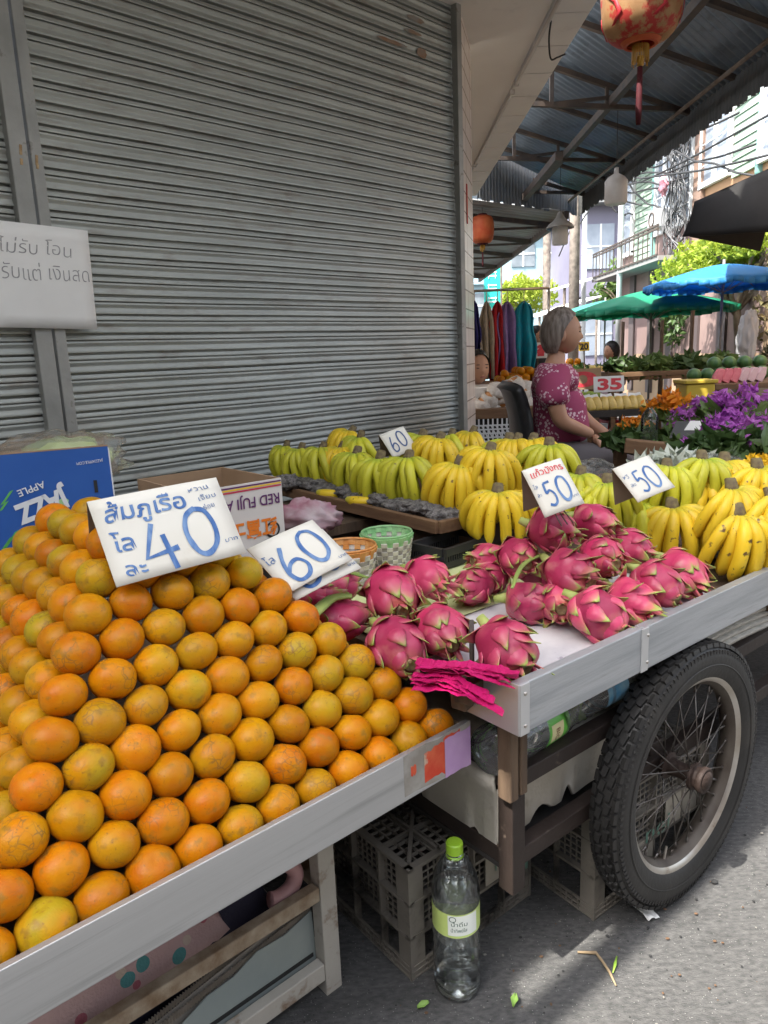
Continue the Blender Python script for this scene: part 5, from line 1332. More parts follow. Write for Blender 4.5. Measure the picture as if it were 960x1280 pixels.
# ================================================================= across the street
def leaves(mb, c, r, n, size, seed, flat=0.0, up=0.0, shell=.55):
    q = random.Random(seed); c = Vector(c)
    for _ in range(n):
        while True:
            d = Vector((q.uniform(-1, 1), q.uniform(-1, 1), q.uniform(-1, 1)))
            if d.length <= 1: break
        if d.length > .02: d = d.normalized()*(d.length**shell)
        d *= 1+.3*noise.noise(d*2.5+Vector((seed, 0, 0)))
        p = c+Vector((d.x*r[0], d.y*r[1], d.z*r[2]))
        s = size*q.uniform(.6, 1.4)
        a = Vector((q.uniform(-1, 1), q.uniform(-1, 1), q.uniform(-1, 1)+up)).normalized(); b = a.orthogonal().normalized()
        b = Matrix.Rotation(q.uniform(0, 6.28), 3, a) @ b
        e = a.cross(b)
        mb.add([p-a*s, p+b*s*.42+e*s*.1, p+a*s, p-b*s*.42+e*s*.1], [(0, 1, 2), (0, 2, 3)])
def leafy(name, label, cat, c, r, n, size, m, seed, group=None, **k):
    mb = MB(); leaves(mb, (0, 0, 0), r, n, size, seed, **k)
    o = mb.build(name, m); o.location = c; return tag(o, label, cat, group)
leaf_y = mat('yellow_green_leaf', (.24, .34, .03), (.36, .42, .05), scale=1.2, rough=.5, transl=.45)  # bright yellow green leaves, partly translucent
leaf_d = mat('dark_green_leaf', (.035, .075, .022), (.07, .12, .03), scale=4, rough=.5, transl=.2)
leaf_m = mat('mid_green_leaf', (.08, .15, .035), (.15, .22, .06), scale=3, rough=.5, transl=.3)
peach = mat('peach_wall_paint', (.46, .27, .15), (.4, .23, .13), scale=1.2, rough=.8)
mint = mat('mint_siding_paint', (.34, .44, .35), (.29, .38, .3), scale=1, rough=.7)
mintd = mat('teal_trim_paint', (.2, .4, .36), rough=.7)
pinkw = mat('faded_pink_wall', (.27, .19, .17), (.22, .15, .14), scale=1, rough=.8)
tanw = mat('tan_wall', (.4, .28, .18), (.32, .22, .14), scale=1.4, rough=.85)
wframe = mat('white_window_frame', (.72, .74, .75), rough=.5)
gl = mat('street_window_glass', (.16, .19, .24), (.3, .34, .4), scale=.9, rough=.12, spec=.8)
wire_m = mat('black_wire', (.03, .03, .032), rough=.6)
pole_m = mat('concrete_pole', (.3, .25, .21), (.16, .13, .11), scale=9, rough=.9, bump=.4, bscale=25)
XF = 5.0
def FP(x, y): return on_plane(x, y, (XF, 0, 0), (1, 0, 0))
hs_ = thing('terraced_house', 'mint sided and peach painted terraced house facing the awning across the street', 'house', (XF, 11, 0))
def HB(y0, y1, z0, z1, m, name, d=.1, off=0.0, parent=hs_):
    return MB().box((d/2-off, (y0+y1)/2-11, (z0+z1)/2), (d, abs(y1-y0), z1-z0)).build(name, m, parent)
YE = FP(776, 300).y
zmid = 3.02
HB(4.5, YE, 0, 1.0, tanw, 'base_wall', .3); HB(4.5, 9.6, 1.0, zmid, tanw, 'ground_wall', .3); HB(9.602, YE, 1.0, zmid, pinkw, 'ground_wall', .3)
HB(4.5, YE, zmid+.002, 7.0, peach, 'upper_wall', .3, -.02)
for i, yy_ in enumerate((10.6, 11.5, 12.5, 13.4, 14.4)): HB(yy_, yy_+.25, .3, 2.7, mat('dark_door_strip', (.09, .07, .07), rough=.6), 'door_strip', .05, .04)
def siding(y0, y1, z0, z1):
    mb = MB(); z = z0; n_ = 0
    while z < z1-.02:
        mb.box((.0, (y0+y1)/2-11, z+.055), (.03, abs(y1-y0), .102), ry=.16); z += .11
    mb.build('siding', mint, hs_)
def span(xa, xb): return FP(xa, 200).y, FP(xb, 200).y
for (xa, xb, za, zb) in ((917, 950, 3.35, 5.6), (797, 820, 2.7, 5.2), (985, 1080, 3.3, 5.6)):
    a, b = span(xa, xb); siding(a, b, za, zb)
def win(xa, xb, za, zb, nb, grille=True):
    y0, y1 = span(xa, xb); yc = (y0+y1)/2; wd = abs(y1-y0)
    f = MB(); 
    for q in range(nb+1): f.box((-.03, y0+(y1-y0)*q/nb-11, (za+zb)/2), (.06, .07, zb-za))
    f.box((-.03, yc-11, za), (.063, wd+.07, .08)).box((-.03, yc-11, zb), (.063, wd+.07, .08))
    o = f.build('window', wframe, hs_)
    MB().box((-.008, yc-11, (za+zb)/2), (.012, wd, zb-za)).build('pane', gl, o)
    if grille:
        g_ = MB(); z = za+.25
        while z < zb: g_.box((-.075, yc-11, z), (.012, wd, .012)); z += .3
        g_.build('grille', wframe, o)
win(880, 914, 3.45, 5.1, 2); win(824, 869, 3.05, 4.9, 4); win(781, 795, 2.9, 4.8, 1); win(953, 985, 3.4, 5.0, 2)
a, b = span(872, 882); HB(a, b, 2.6, 5.5, mat('brown_wall_strip', (.3, .2, .15), (.22, .15, .12), scale=3, rough=.8), 'brick_strip', .08, .05)
a, b = span(948, 952); HB(a, b, 3, 5.5, mintd, 'trim_strip', .06, .04); a, b = span(819, 823); HB(a, b, 2.6, 5.3, mintd, 'trim_strip', .06, .04)
# iron railing of the first floor walkway
rl = MB(); ya, yb = FP(862, 290).y, FP(772, 320).y; xr = -.5
for z in (2.55, 2.95, 3.0): rl.box((xr, (ya+yb)/2-11, z), (.03, abs(yb-ya), .03))
n_ = 16
for i in range(n_+1): rl.box((xr, ya+(yb-ya)*i/n_-11, 2.75), (.014, .014, .48))
rl.build('railing', truss_m, hs_)
MB().box((-.25, (ya+yb)/2-11, 2.5), (.5, abs(yb-ya)+.1, .07)).build('walkway_slab', mat('grey_slab', (.25, .24, .23), rough=.8), hs_)
HB(ya-.6, yb, 4.95, 5.02, roof_far_m, 'small_eave', .5, .5)
p = FP(837, 274)
acu = thing('air_conditioner', 'small grey air conditioner unit hanging on the peach wall below the barred window', 'air conditioner', (XF-.16, p.y, p.z))
MB().box((0, 0, 0), (.28, .42, .3)).build('casing', mat('grey_casing', (.4, .41, .42), rough=.5), acu, bevel=.02)
mb = MB(); ring(mb, [(.1, -.012), (.12, -.012), (.12, .012), (.1, .012)], 24); o = mb.build('fan_guard', truss_m, acu); o.rotation_euler = (0, 0, PI/2); o.location = (-.145, 0, 0)
# tangle of cables on the facade
tg = thing('cable_tangle', 'thick tangle of grey cables hanging down the facade beside the brown strip', 'cables', FP(868, 220))
q = random.Random(4)
for grp_ in range(5):
    mb = MB()
    for k in range(6):
        pts = []
        for j in range(7):
            pts.append(Vector((-.12-.12*q.random(), (q.random()-.5)*.9+.2, 1.25-2.3*j/6+q.uniform(-.12, .12))))
        mb.tube(spline(pts, 5), .008, 5)
    mb.build('cable_loop', mat('pale_cable', (.22, .22, .23), (.1, .1, .1), scale=5, rough=.6) if grp_ < 3 else wire_m, tg, smooth=True)
for i, (x, y, c_) in enumerate(((853, 232, 'pinkish red plastic rag caught in the cable tangle'),)):
    o = tag(MB().ball((0, 0, 0), (.05, .12, .13), 18, 14, fn=lambda d: 1+.9*noise.noise(d*3+Vector((x, 0, 0)))).build('plastic_rag', mat('pink_rag', (.6, .25, .3), rough=.7) if i == 0 else wframe, smooth=True), c_, 'rag'); o.location = FP(x, y)+Vector((-.3, 0, 0))
# dark canvas canopy
cn = thing('canvas_canopy', 'black canvas shop canopy with faint cursive lettering, above the blue parasol', 'canopy', at_y(905, 270, 6.4))
cl_ = Vector(cn.location)
canv = mat('black_canvas', (.006, .0055, .0055), (.011, .010, .0095), scale=5, rough=.8, bump=.15, bscale=12)
def CP(x, y, Y): return at_y(x, y, Y)-cl_
mb = MB(); A, B, Cc, Dd = CP(868, 253, 6.5), CP(1080, 158, 6.1), CP(1080, 283, 5.95), CP(853, 296, 6.4)
mb.grid(lambda u, v: A.lerp(B, u).lerp(Dd.lerp(Cc, u), v)+Vector((0, -.03*math.sin(PI*v)-.015*math.sin(u*22), 0)), 26, 8); mb.build('front_drape', canv, cn, smooth=True, solid=.01)
mb = MB(); mb.add([A, B, B+Vector((.9, 1.5, .35)), A+Vector((.9, 1.7, .35))], [(0, 1, 2, 3)]); mb.build('top_sheet', canv, cn, solid=.01)
mb = MB(); mb.add([CP(862, 296, 6.9), CP(950, 314, 6.9), CP(958, 285, 6.9), CP(870, 285, 6.9)], [(0, 1, 2, 3)]); mb.build('rear_drape', canv, cn, solid=.01)
mb = MB(); q = random.Random(2)
for r_i in range(2):
    pts = [(946+3.2*k+2*math.sin(k*2.3), 252-r_i*-14+5*math.sin(k*1.9+r_i)-1.2*k) for k in range(11)]
    P = spline([tuple(CP(x, y, 6.27)) for x, y in pts], 5); mb.tube(P, .006, 5)
mb.build('script_lettering', mat('faded_gold_thread', (.2, .15, .11), rough=.7), cn)
MB().tube([at_y(1040, 300, 6.6)-cl_, Vector((at_y(1040, 300, 6.6).x, at_y(1040, 300, 6.6).y, 0))-cl_], .025, 8).build('pole', truss_m, cn)

# unseen houses added around the camera to hold back low light
wl = mat('added_house_wall', (.2, .18, .15), (.16, .145, .12), scale=.6, rough=.85)
for (cx, cy, L_h, hh, rz, lb) in ((-1.5, -6.5, 16, 6.5, 0, 'cream house row across the lane behind the stalls'), (5.6, -2.5, 6, 6.0, PI/2, 'cream house beside the lane at the right'), (-6.2, -3.2, 6, 5.0, -PI/2, 'cream house closing the lane at the left')):
    t = thing('terraced_house', lb, 'house', (cx, cy, 0), (0, 0, rz))
    MB().box((0, -2, hh/2), (L_h, 4, hh)).build('wall', wl, t)
    for k in range(int(L_h/2)):
        x = -L_h/2+1+2*k; MB().box((x, .02, 1.2), (1.2, .06, 2.3)).build('door', MATS['dark_door_strip'], t); MB().box((x, .02, 4.2), (1.1, .06, 1.4)).build('window', gl, t)
# trees
def tree(label, c, r, n, size, m, seed, trunk_h, tr=.09, group=None):
    t = thing('street_tree', label, 'tree', (c[0], c[1], 0), group=group)
    q = random.Random(seed); mb = MB()
    mb.tube(spline([(0, 0, 0), (.05, 0, trunk_h*.5), (-.03, .05, trunk_h)], 5), [tr*(1-.5*k/10) for k in range(11)], 10)
    for k in range(7):
        a = q.uniform(0, 6.28); e = Vector((math.cos(a)*r[0]*.7, math.sin(a)*r[1]*.7, c[2]+q.uniform(-.3, .5)*r[2]))
        mb.tube(spline([(-.03, .05, trunk_h*.9), tuple(Vector((0, 0, trunk_h)).lerp(e, .5)+Vector((0, 0, .1))), tuple(e)], 5), [tr*.45*(1-.8*k2/10) for k2 in range(11)], 6)
    mb.build('trunk', mat('bark', (.14, .1, .07), (.22, .17, .12), scale=9, rough=.9), t, smooth=True)
    mb = MB()
    for k in range(16):
        a = q.uniform(0, 6.28); rr = q.random()**.6
        cc = Vector((math.cos(a)*r[0]*rr*.85, math.sin(a)*r[1]*rr*.85, c[2]+q.uniform(-.75, .75)*r[2]*(1-.5*rr)))
        leaves(mb, cc, (r[0]*.38, r[1]*.38, r[2]*.42), n//16, size, seed+k)
    mb.build('crown', m, t)
    return t
p = at_y(928, 322, 10)
tree('bright yellow green leafy tree behind the blue parasol', (p.x, 10, p.z-.02), (1.3, .8, .42), 6200, .045, leaf_y, 5, 1.7)
p = at_y(652, 366, 21); tree('small pale green tree in front of the light blue building', (p.x, 21, p.z), (1.0, .9, .6), 1500, .09, leaf_y, 8, 1.9, .07, 'far street trees')
p = at_y(745, 395, 24); tree('grey green tree standing far down the street behind the white canopy', (p.x+.9, 24, p.z+.6), (1.1, 1, 1.1), 1400, .12, leaf_m, 12, 2.2, .1, 'far street trees')
# far buildings
def block(label, x0, x1, y0, h, m, rows, cols, wm, depth=6, fm=None):
    t = thing('apartment_block', label, 'building', ((x0+x1)/2, y0, 0))
    MB().box((0, depth/2, h/2), (x1-x0, depth, h)).build('wall', m, t)
    W_ = x1-x0
    for i in range(rows):
        for j in range(cols):
            z = h*(i+.55)/rows; x = -W_/2+W_*(j+.5)/cols
            f = MB().box((x, -.02, z), (W_/cols*.62, .05, h/rows*.5)).build('window', wm, t)
            MB().box((x, -.05, z), (.06, .04, h/rows*.5)).box((x, -.052, z), (W_/cols*.62, .03, .05)).build('frame', fm or wframe, f)
    MB().box((0, -.25, h+.06), (W_+.5, .8, .12)).build('roof_edge', roof_far_m, t)
    for i in range(1, rows): MB().box((0, -.12, h*i/rows), (W_, .24, .1)).build('ledge', m, t)
    return t
pb = mat('pale_blue_wall', (.24, .36, .4), (.29, .41, .44), scale=.5, rough=.7)
block('pale blue apartment block closing the end of the street', 2.2, 9.6, 30, 7.6, pb, 4, 5, mat('far_window', (.12, .15, .17), (.22, .25, .27), scale=2, rough=.3))
block('pale lilac house with grey roof beside the blue block', 7.0, 11.5, 26, 5.8, mat('lilac_wall', (.17, .16, .22), (.22, .21, .27), scale=.6, rough=.8), 2, 3, gl)
# poles and wires
wire_ends = []
for (x, Y, r, lb) in ((683, 19, .105, 'thick grey concrete utility pole left of the seated woman, nearer the blue block'), (717, 15, .11, 'thick grey concrete utility pole right of the dish shaped lamp'), (729, 17, .06, 'thin white utility pole beside the thick right hand one'), (773, 14, .055, 'thin white pole at the corner of the mint house')):
    p = at_y(x, 400, Y); t = thing('utility_pole', lb, 'pole', (p.x, Y, 0))
    MB().tube([(0, 0, 0), (0, 0, 8)], [r, r*.75], 12).build('shaft', pole_m if r > .1 else wframe, t, smooth=True)
    MB().box((0, -.05, 5.6), (1.1, .08, .1)).box((0, -.05, 4.9), (.8, .08, .08)).build('cross_arm', pole_m, t)
    wire_ends.append(Vector((p.x, Y, 0)))
q = random.Random(11)
for k in range(34):
    a = wire_ends[k % 4]+Vector((q.uniform(-.4, .4), -.1, q.uniform(3.6, 6.2)))
    b = Vector((XF-.2, q.uniform(9, 15), q.uniform(3.0, 5.2))) if k % 3 else wire_ends[(k+1) % 4]+Vector((q.uniform(-.4, .4), -.1, q.uniform(3.4, 6)))
    if k % 5 == 0: b = Vector((q.uniform(-1, 2), 24, q.uniform(3.5, 5)))
    pts = [a.lerp(b, j/10)-Vector((0, 0, .35*math.sin(PI*j/10)*q.uniform(.8, 1.2))) for j in range(11)]
    o = MB().tube(pts, .016, 5).build('overhead_wire', wire_m, smooth=True); tag(o, 'thin dark overhead wire sagging across the street', 'wire', 'overhead wires')
# teal street sign
p = at_y(615, 352, 17); sg = thing('street_sign', 'tall teal shop sign with white blocky characters above the hanging clothes', 'sign', p)
MB().box((0, 0, 0), (.36, .06, 1.15)).build('panel', mat('teal_sign_face', (.03, .5, .42), rough=.5), sg)
mb = MB(); q = random.Random(3)
for k in range(4):
    zc_ = .42-.28*k
    for (a, b, c_, d_) in ((-.1, .06, .1, .06), (-.1, -.02, .1, -.02), (-.08, .09, -.08, -.08), (.07, .09, .07, -.08))[:3+k % 2]:
        mb.bar((a, -.034, zc_+b), (c_, -.034, zc_+d_), .01, .03)
mb.build('characters', wframe, sg); MB().tube([(.2, 0, .5), (.2, 0, -p.z)], .03, 8).build('pole', pole_m, sg)

# ================================================================= hanging lanterns and lamps
red_l = mat('red_gold_lantern_paper', (.42, .23, .1), (.5, .3, .14), scale=16, rough=.6, dirt=(.5, .05, .04), dscale=7, dlo=.5, dhi=.56, transl=.3)
red_p = mat('red_lantern_paper', (.55, .09, .03), (.6, .16, .05), scale=10, rough=.6, transl=.35)
gold = mat('gold_braid', (.45, .25, .04), rough=.5, metal=.3); tas = mat('dark_red_tassel', (.07, .003, .008), (.05, .002, .006), scale=60, rough=.8)
def lantern(label, c, r, h, m, zr, fl=True):
    t = thing('paper_lantern', label, 'lantern', c)
    prof = [(r*.5, -h/2), (r*.74, -h*.46), (r*.93, -h*.33), (r*1.0, -h*.1), (r*1.02, h*.1), (r*.97, h*.3), (r*.78, h*.45), (r*.5, h/2)]
    P = spline([(a, b, 0) for a, b in prof], 4)
    mb = MB(); vs = []; n_ = 48
    mb.lathe([(v.x*1.0, v.y) for v in P], n_); 
    for v in mb.v:
        a = math.atan2(v.y, v.x); k = 1+.012*abs(math.sin(a*8)); v.x *= k; v.y *= k
    mb.build('shade', m, t, smooth=True, solid=.002)
    mb = MB().lathe([(r*.34, -h/2-.02), (r*.42, -h/2-.02), (r*.52, -h/2+.004), (r*.5, -h/2+.014)], 32); mb.build('collar', red_p if fl else tas, t, auto=40); MB().lathe([(r*.5, h/2-.01), (r*.42, h/2+.02), (r*.3, h/2+.02)], 32).build('collar', red_p if fl else tas, t, auto=40)
    fr_ = MB(); q = random.Random(1)
    for k in range(30):
        a = 2*PI*k/30; l = q.uniform(.6, 1)*r*.5; fr_.tube([(r*.2*math.cos(a), r*.2*math.sin(a), -h/2-.02), (r*.21*math.cos(a), r*.21*math.sin(a), -h/2-.02-l)], .003, 4)
    fr_.build('fringe', gold, t)
    z = -h/2-.02-r*.25
    MB().tube([(0, 0, -h/2), (0, 0, z-.02)], .004, 5).build('cord', tas, t)
    MB().lathe([(0, z), (r*.09, z), (r*.1, z-.02), (r*.07, z-.03), (r*.09, z-.045), (0, z-.045)], 14).build('bead', gold, t, smooth=True)
    MB().lathe([(0, z-.045), (r*.07, z-.05), (r*.085, z-r*1.3), (r*.06, z-r*1.62), (0, z-r*1.6)], 12).build('tassel', tas, t, smooth=True)
    MB().tube([(0, 0, h/2), (0, 0, zr-c[2])], .003, 5).build('hanging_wire', wire_m, t)
    if fl:
        mb = MB()
        for k in range(5):
            a = -PI/2+(k-2)*1.15
            pts = [(a+.28*math.sin(j*1.3), -h*.4+h*.8*j/8) for j in range(9)]
            vs = []
            for j, (aa, z_) in enumerate(pts):
                rr = r*1.035*(1-.22*abs(z_/(h/2))**3)
                for s in (-1, 1): vs.append(((rr)*math.cos(aa+s*.06), (rr)*math.sin(aa+s*.06), z_))
            mb.add(vs, [(2*j, 2*j+1, 2*j+3, 2*j+2) for j in range(8)])
        mb.build('painted_band', mat('red_lantern_band', (.5, .03, .04), rough=.6), t, smooth=True, solid=.002)
        mb = MB()
        for k, (a0, z0) in enumerate(((-1.95, .07), (-1.2, .1), (-.3, .05))):
            for pt in range(6):
                an = 2*PI*pt/6; vs = []
                for s in range(7):
                    w_ = s/6*2*PI; aa = a0+(.05*math.cos(an)+.04*math.cos(w_))/1; z_ = z0+.012*math.sin(an)+.012*math.sin(w_); rr = r*1.04
                    vs.append((rr*math.cos(aa), rr*math.sin(aa), z_))
                mb.add(vs, [(0, 1, 2, 3, 4, 5, 6)])
        mb.build('painted_flower', mat('pink_lantern_flower', (.6, .25, .25), (.25, .4, .25), scale=30, rough=.6), t)
    return t
p = at_y(803, -15, 4.25); lantern('large red and gold paper lantern with long tassel at the top of the awning', p, .205, .50, red_l, roof_z(p.x))
p = at_y(603, 287, 9.6); lantern('small faded red lantern hanging past the tiled column', p, .14, .33, red_p, 3.05, False)
milk = mat('milky_lamp_cover', (.8, .79, .77), (.7, .68, .66), scale=8, rough=.35, transl=.55)
for (x, y, Y, dish, lb) in ((770, 235, 6.6, False, 'milky cylindrical pendant lamp hanging at the awning edge'), (700, 290, 8.2, True, 'pendant lamp with grey dish shade over a milky cover')):
    p = at_y(x, y, Y); t = thing('pendant_lamp', lb, 'lamp', p); r = .094 if not dish else .085
    MB().lathe([(0, -.13), (r*.9, -.13), (r, -.115), (r, .03), (r*.9, .05), (0, .05)], 28).build('cover', milk, t, auto=40)
    if dish: MB().lathe([(r*1.7, .035), (r*1.72, .045), (r*1.45, .075), (r*.9, .11), (r*.5, .15), (r*.25, .2), (0, .21)], 32).build('dish_shade', mat('grey_dish', (.2, .19, .17), (.27, .26, .24), scale=9, rough=.5), t, smooth=True, solid=.003)
    else: MB().lathe([(r*1.02, .04), (r*1.0, .055), (r*.75, .085), (r*.4, .105), (r*.22, .115), (r*.2, .16), (0, .165)], 28).build('cap', milk, t, smooth=True)
    MB().tube([(0, 0, .19), (0, 0, roof_z(min(p.x, 2.6))-p.z)], .003, 5).build('hanging_wire', wire_m, t)

# ================================================================= parasols
def parasol(label, c, r, h, mtop, ztop, npan=10, lean=0, pole_r=.016):
    t = thing('market_parasol', label, 'parasol', (c[0], c[1], 0), (0, lean, .2), group='market parasols')
    z1 = ztop; mb = MB(); n_ = npan*4; vs = []; rows = 7
    for i in range(rows+1):
        u = i/rows
        for k in range(n_):
            a = 2*PI*k/n_; sc_ = abs(math.sin(a*npan/2)); rr = r*u*(1-.05*sc_*u)
            z = z1-h*(u**1.35)-.03*r*sc_*u*(1-u*.3)
            vs.append((rr*math.cos(a), rr*math.sin(a), z))
    fs = [(i*n_+k, (i+1)*n_+k, (i+1)*n_+(k+1) % n_, i*n_+(k+1) % n_) for i in range(rows) for k in range(n_)]
    mb.add(vs, fs)
    for k in range(n_):
        k2 = (k+1) % n_; a, b = vs[rows*n_+k], vs[rows*n_+k2]; dz = .05+.02*abs(math.sin(PI*2*k/8))
        mb.add([a, b, (b[0]*1.005, b[1]*1.005, b[2]-dz), (a[0]*1.005, a[1]*1.005, a[2]-dz)], [(0, 1, 2, 3)])
    mb.build('canopy', mtop, t, auto=30, solid=.002)
    MB().tube([(0, 0, 0), (0, 0, z1+.05)], pole_r, 8).build('pole', mat('grey_parasol_pole', (.3, .29, .28), (.2, .19, .18), scale=8, rough=.5, metal=.3), t, smooth=True)
    rb = MB()
    for k in range(npan):
        a = 2*PI*k/npan; rb.tube([(0, 0, z1-.04), (r*.5*math.cos(a), r*.5*math.sin(a), z1-h*.42-.015), (r*.97*math.cos(a), r*.97*math.sin(a), z1-h-.01)], .005, 4)
        rb.tube([(0, 0, z1-h*1.6), (r*.5*math.cos(a), r*.5*math.sin(a), z1-h*.42-.02)], .004, 4)
    rb.build('ribs', MATS['grey_parasol_pole'], t)
    MB().lathe([(0, 0), (.2, 0), (.2, .05), (.06, .09), (0, .09)], 20).build('foot', pole_m, t)
    return t
blue_f = mat('blue_parasol_cloth', (.035, .25, .62), (.05, .3, .68), scale=2, rough=.6, transl=.35)
green_f = mat('green_parasol_cloth', (.01, .24, .13), (.02, .3, .17), scale=2, rough=.6, transl=.3)
p = at_y(905, 330, 8.6); parasol('large bright blue market parasol', (p.x, 8.6), .86, .2, blue_f, p.z, 12)
p = at_y(815, 362, 10); parasol('green market parasol left of the blue one', (p.x, 10), 1.08, .25, green_f, p.z, 10)
p = at_y(735, 384, 13); parasol('green parasol with pale sunlit top, half hidden behind the seated woman', (p.x+.3, 13), .95, .22, mat('sunlit_tone_parasol_cloth', (.12, .42, .42), (.06, .34, .25), scale=1.2, rough=.6, transl=.3), p.z+.1, 10)  # pale tone of the sunlit top is put into the cloth colour
# spare poles among the stalls
for (x, Y, yt, lb) in ((866, 7.4, 388, 'thin wooden stall pole with a notch left of the blue parasol pole'), (828, 7.7, 400, 'thin stall pole beside the green parasol pole'), (779, 8.8, 402, 'thin dark stall pole behind the woman')):
    p = at_y(x, yt, Y); o = tag(MB().tube([(0, 0, 0), (0, 0, p.z)], .02, 8).build('stall_pole', wood_old, smooth=True), lb, 'pole'); o.location = (p.x, Y, 0)

# ================================================================= people
skin_m = mat('tan_skin', (.42, .22, .135), (.47, .26, .165), scale=12, rough=.5, sss=.0)
def skinned(mb, nodes, edges, sub=2):
    me = bpy.data.meshes.new('sk'); me.from_pydata([tuple(n[0]) for n in nodes], edges, [])
    o = bpy.data.objects.new('sk', me); COL.objects.link(o)
    md = o.modifiers.new('k', 'SKIN'); md.use_smooth_shade = True
    for i, n in enumerate(nodes):
        r = n[1]; o.data.skin_vertices[0].data[i].radius = (r, r) if not isinstance(r, tuple) else r
    o.data.skin_vertices[0].data[0].use_root = True
    s = o.modifiers.new('s', 'SUBSURF'); s.levels = sub; s.render_levels = sub
    bpy.context.view_layer.update()
    ev = o.evaluated_get(bpy.context.evaluated_depsgraph_get()); m2 = bpy.data.meshes.new_from_object(ev)
    mb.add([v.co.copy() for v in m2.vertices], [tuple(p.vertices) for p in m2.polygons])
    bpy.data.objects.remove(o); bpy.data.meshes.remove(m2); bpy.data.meshes.remove(me)
def head(mb, c, fw, s=1.0):
    # fw: facing heading (rad); about .23 tall
    M = Matrix.Translation(c) @ Matrix.Rotation(fw, 4, 'Z') @ Matrix.Diagonal((s, s, s, 1))
    def fn(d):
        g = 1.0
        if d.z < -.1: g *= 1-.17*min(1, (-.1-d.z)/.8)*(1 if d.x < .2 else .55)
        g += .05*math.exp(-((d.x-.75)**2+(d.z+.75)**2+(d.y)**2)/.06)          # chin
        g -= .055*math.exp(-((d.z-.05)**2)/.012-((abs(d.y)-.36)**2)/.03)*max(0, d.x)   # eye sockets
        g += .16*math.exp(-((d.y)**2)/.012-((d.z+.17)**2)/.016)*max(0, d.x)**2      # nose
        g += .03*math.exp(-((d.y)**2)/.05-((d.z+.47)**2)/.006)*max(0, d.x)          # lips
        g += .02*math.exp(-((d.z-.2)**2)/.02)*max(0, d.x)                            # brow
        return g
    mb.ball((0, 0, 0), (.095, .076, .118), 40, 34, M, fn)
    for sg in (-1, 1): mb.ball((-.012, sg*.078, -.012), (.02, .01, .032), 12, 8, M)
def person(name, label, fw, c, nodes, edges, hand_list, hair, cloth_parts, s=1.0, hair_fn=None, skin=None):
    t = thing(name, label, 'person', (0, 0, 0))
    mb = MB(); skinned(mb, nodes, edges); head(mb, c, fw, s)
    for (nds, eds) in hand_list: skinned(mb, nds, eds, 1)
    mb.build('body', skin or skin_m, t, smooth=True)
    M = Matrix.Translation(c) @ Matrix.Rotation(fw, 4, 'Z') @ Matrix.Diagonal((s, s, s, 1))
    eb = MB()
    for sg in (-1, 1):
        eb.ball((.0835, sg*.032, .006), (.006, .012, .0032), 10, 8, M); eb.ball((.088, sg*.033, .028), (.004, .017, .0028), 10, 8, M)
    eb.build('eyes', ink_blk, t, smooth=True)
    MB().ball((.0905, 0, -.056), (.006, .021, .0045), 12, 8, M).build('lips', mat('lip_pink', (.3, .1, .09), rough=.5), t, smooth=True)
    hb = MB(); hair_fn(hb, M); hb.build('hair', hair, t, smooth=True)
    for (nm, mm, fnc) in cloth_parts:
        q = MB(); fnc(q); q.build(nm, mm, t, smooth=True)
    return t
def bob(hb, M):
    n_ = 56
    def fn(u, v):
        a = 2*PI*u; fr = math.cos(a)               # 1 = towards the face
        s_ = min(1, max(0, (fr+.35)/.4)); s_ = s_*s_*(3-2*s_)
        lim = 2.42*(1-s_)+s_*(1.72-.95*max(0, fr)**.55)
        th = lim*v
        d = Vector((math.sin(th)*math.cos(a), math.sin(th)*math.sin(a), math.cos(th)))
        flare = 1+.05*max(0, th-1.3)*(1 if fr < .3 else .2)
        g = 1.07*flare+.03*noise.noise(Vector((a*7, th*1.2, 0)))+.012*noise.noise(Vector((a*34, th*.7, 3)))
        return M @ Vector((d.x*.1*g-.008, d.y*.083*g, d.z*.122*g+.006))
    hb.grid(fn, 120, 24)
def short(hb, M):
    def fn(d): return (1.1+.04*noise.noise(d*9)) if d.x < .35+d.z*.6 else .9
    hb.ball((-.004, 0, .008), (.1, .083, .122), 30, 24, M, fn)
def J(x, y, Y): return at_y(x, y, Y)
# the seated fruit seller
shirt_m = mat('rose_pink_blouse', (.36, .06, .14), (.29, .045, .11), scale=3, rough=.8, bump=.1, bscale=150)
def add_flowers(m):
    nt = m.node_tree; N = nt.nodes; L = nt.links; b = N['Principled BSDF']; src = b.inputs['Base Color'].links[0].from_socket
    tc = N.new('ShaderNodeTexCoord'); v = N.new('ShaderNodeTexVoronoi'); v.inputs['Scale'].default_value = 70; L.new(tc.outputs['Object'], v.inputs['Vector'])
    lt = N.new('ShaderNodeMath'); lt.operation = 'LESS_THAN'; lt.inputs[1].default_value = .42; L.new(v.outputs['Distance'], lt.inputs[0])
    n_ = N.new('ShaderNodeTexNoise'); n_.inputs['Scale'].default_value = 5.5; L.new(tc.outputs['Object'], n_.inputs['Vector'])
    gt = N.new('ShaderNodeMath'); gt.operation = 'GREATER_THAN'; gt.inputs[1].default_value = .48; L.new(n_.outputs[0], gt.inputs[0])
    mu = N.new('ShaderNodeMath'); mu.operation = 'MULTIPLY'; L.new(lt.outputs[0], mu.inputs[0]); L.new(gt.outputs[0], mu.inputs[1])
    mx = N.new('ShaderNodeMix'); mx.data_type = 'RGBA'; L.new(mu.outputs[0], mx.inputs[0]); L.new(src, mx.inputs[6]); mx.inputs[7].default_value = (.68, .5, .55, 1); L.new(mx.outputs[2], b.inputs['Base Color'])
add_flowers(shirt_m)
grey_tr = mat('grey_trousers', (.105, .092, .1), (.14, .125, .13), scale=4, rough=.85, bump=.1, bscale=80)
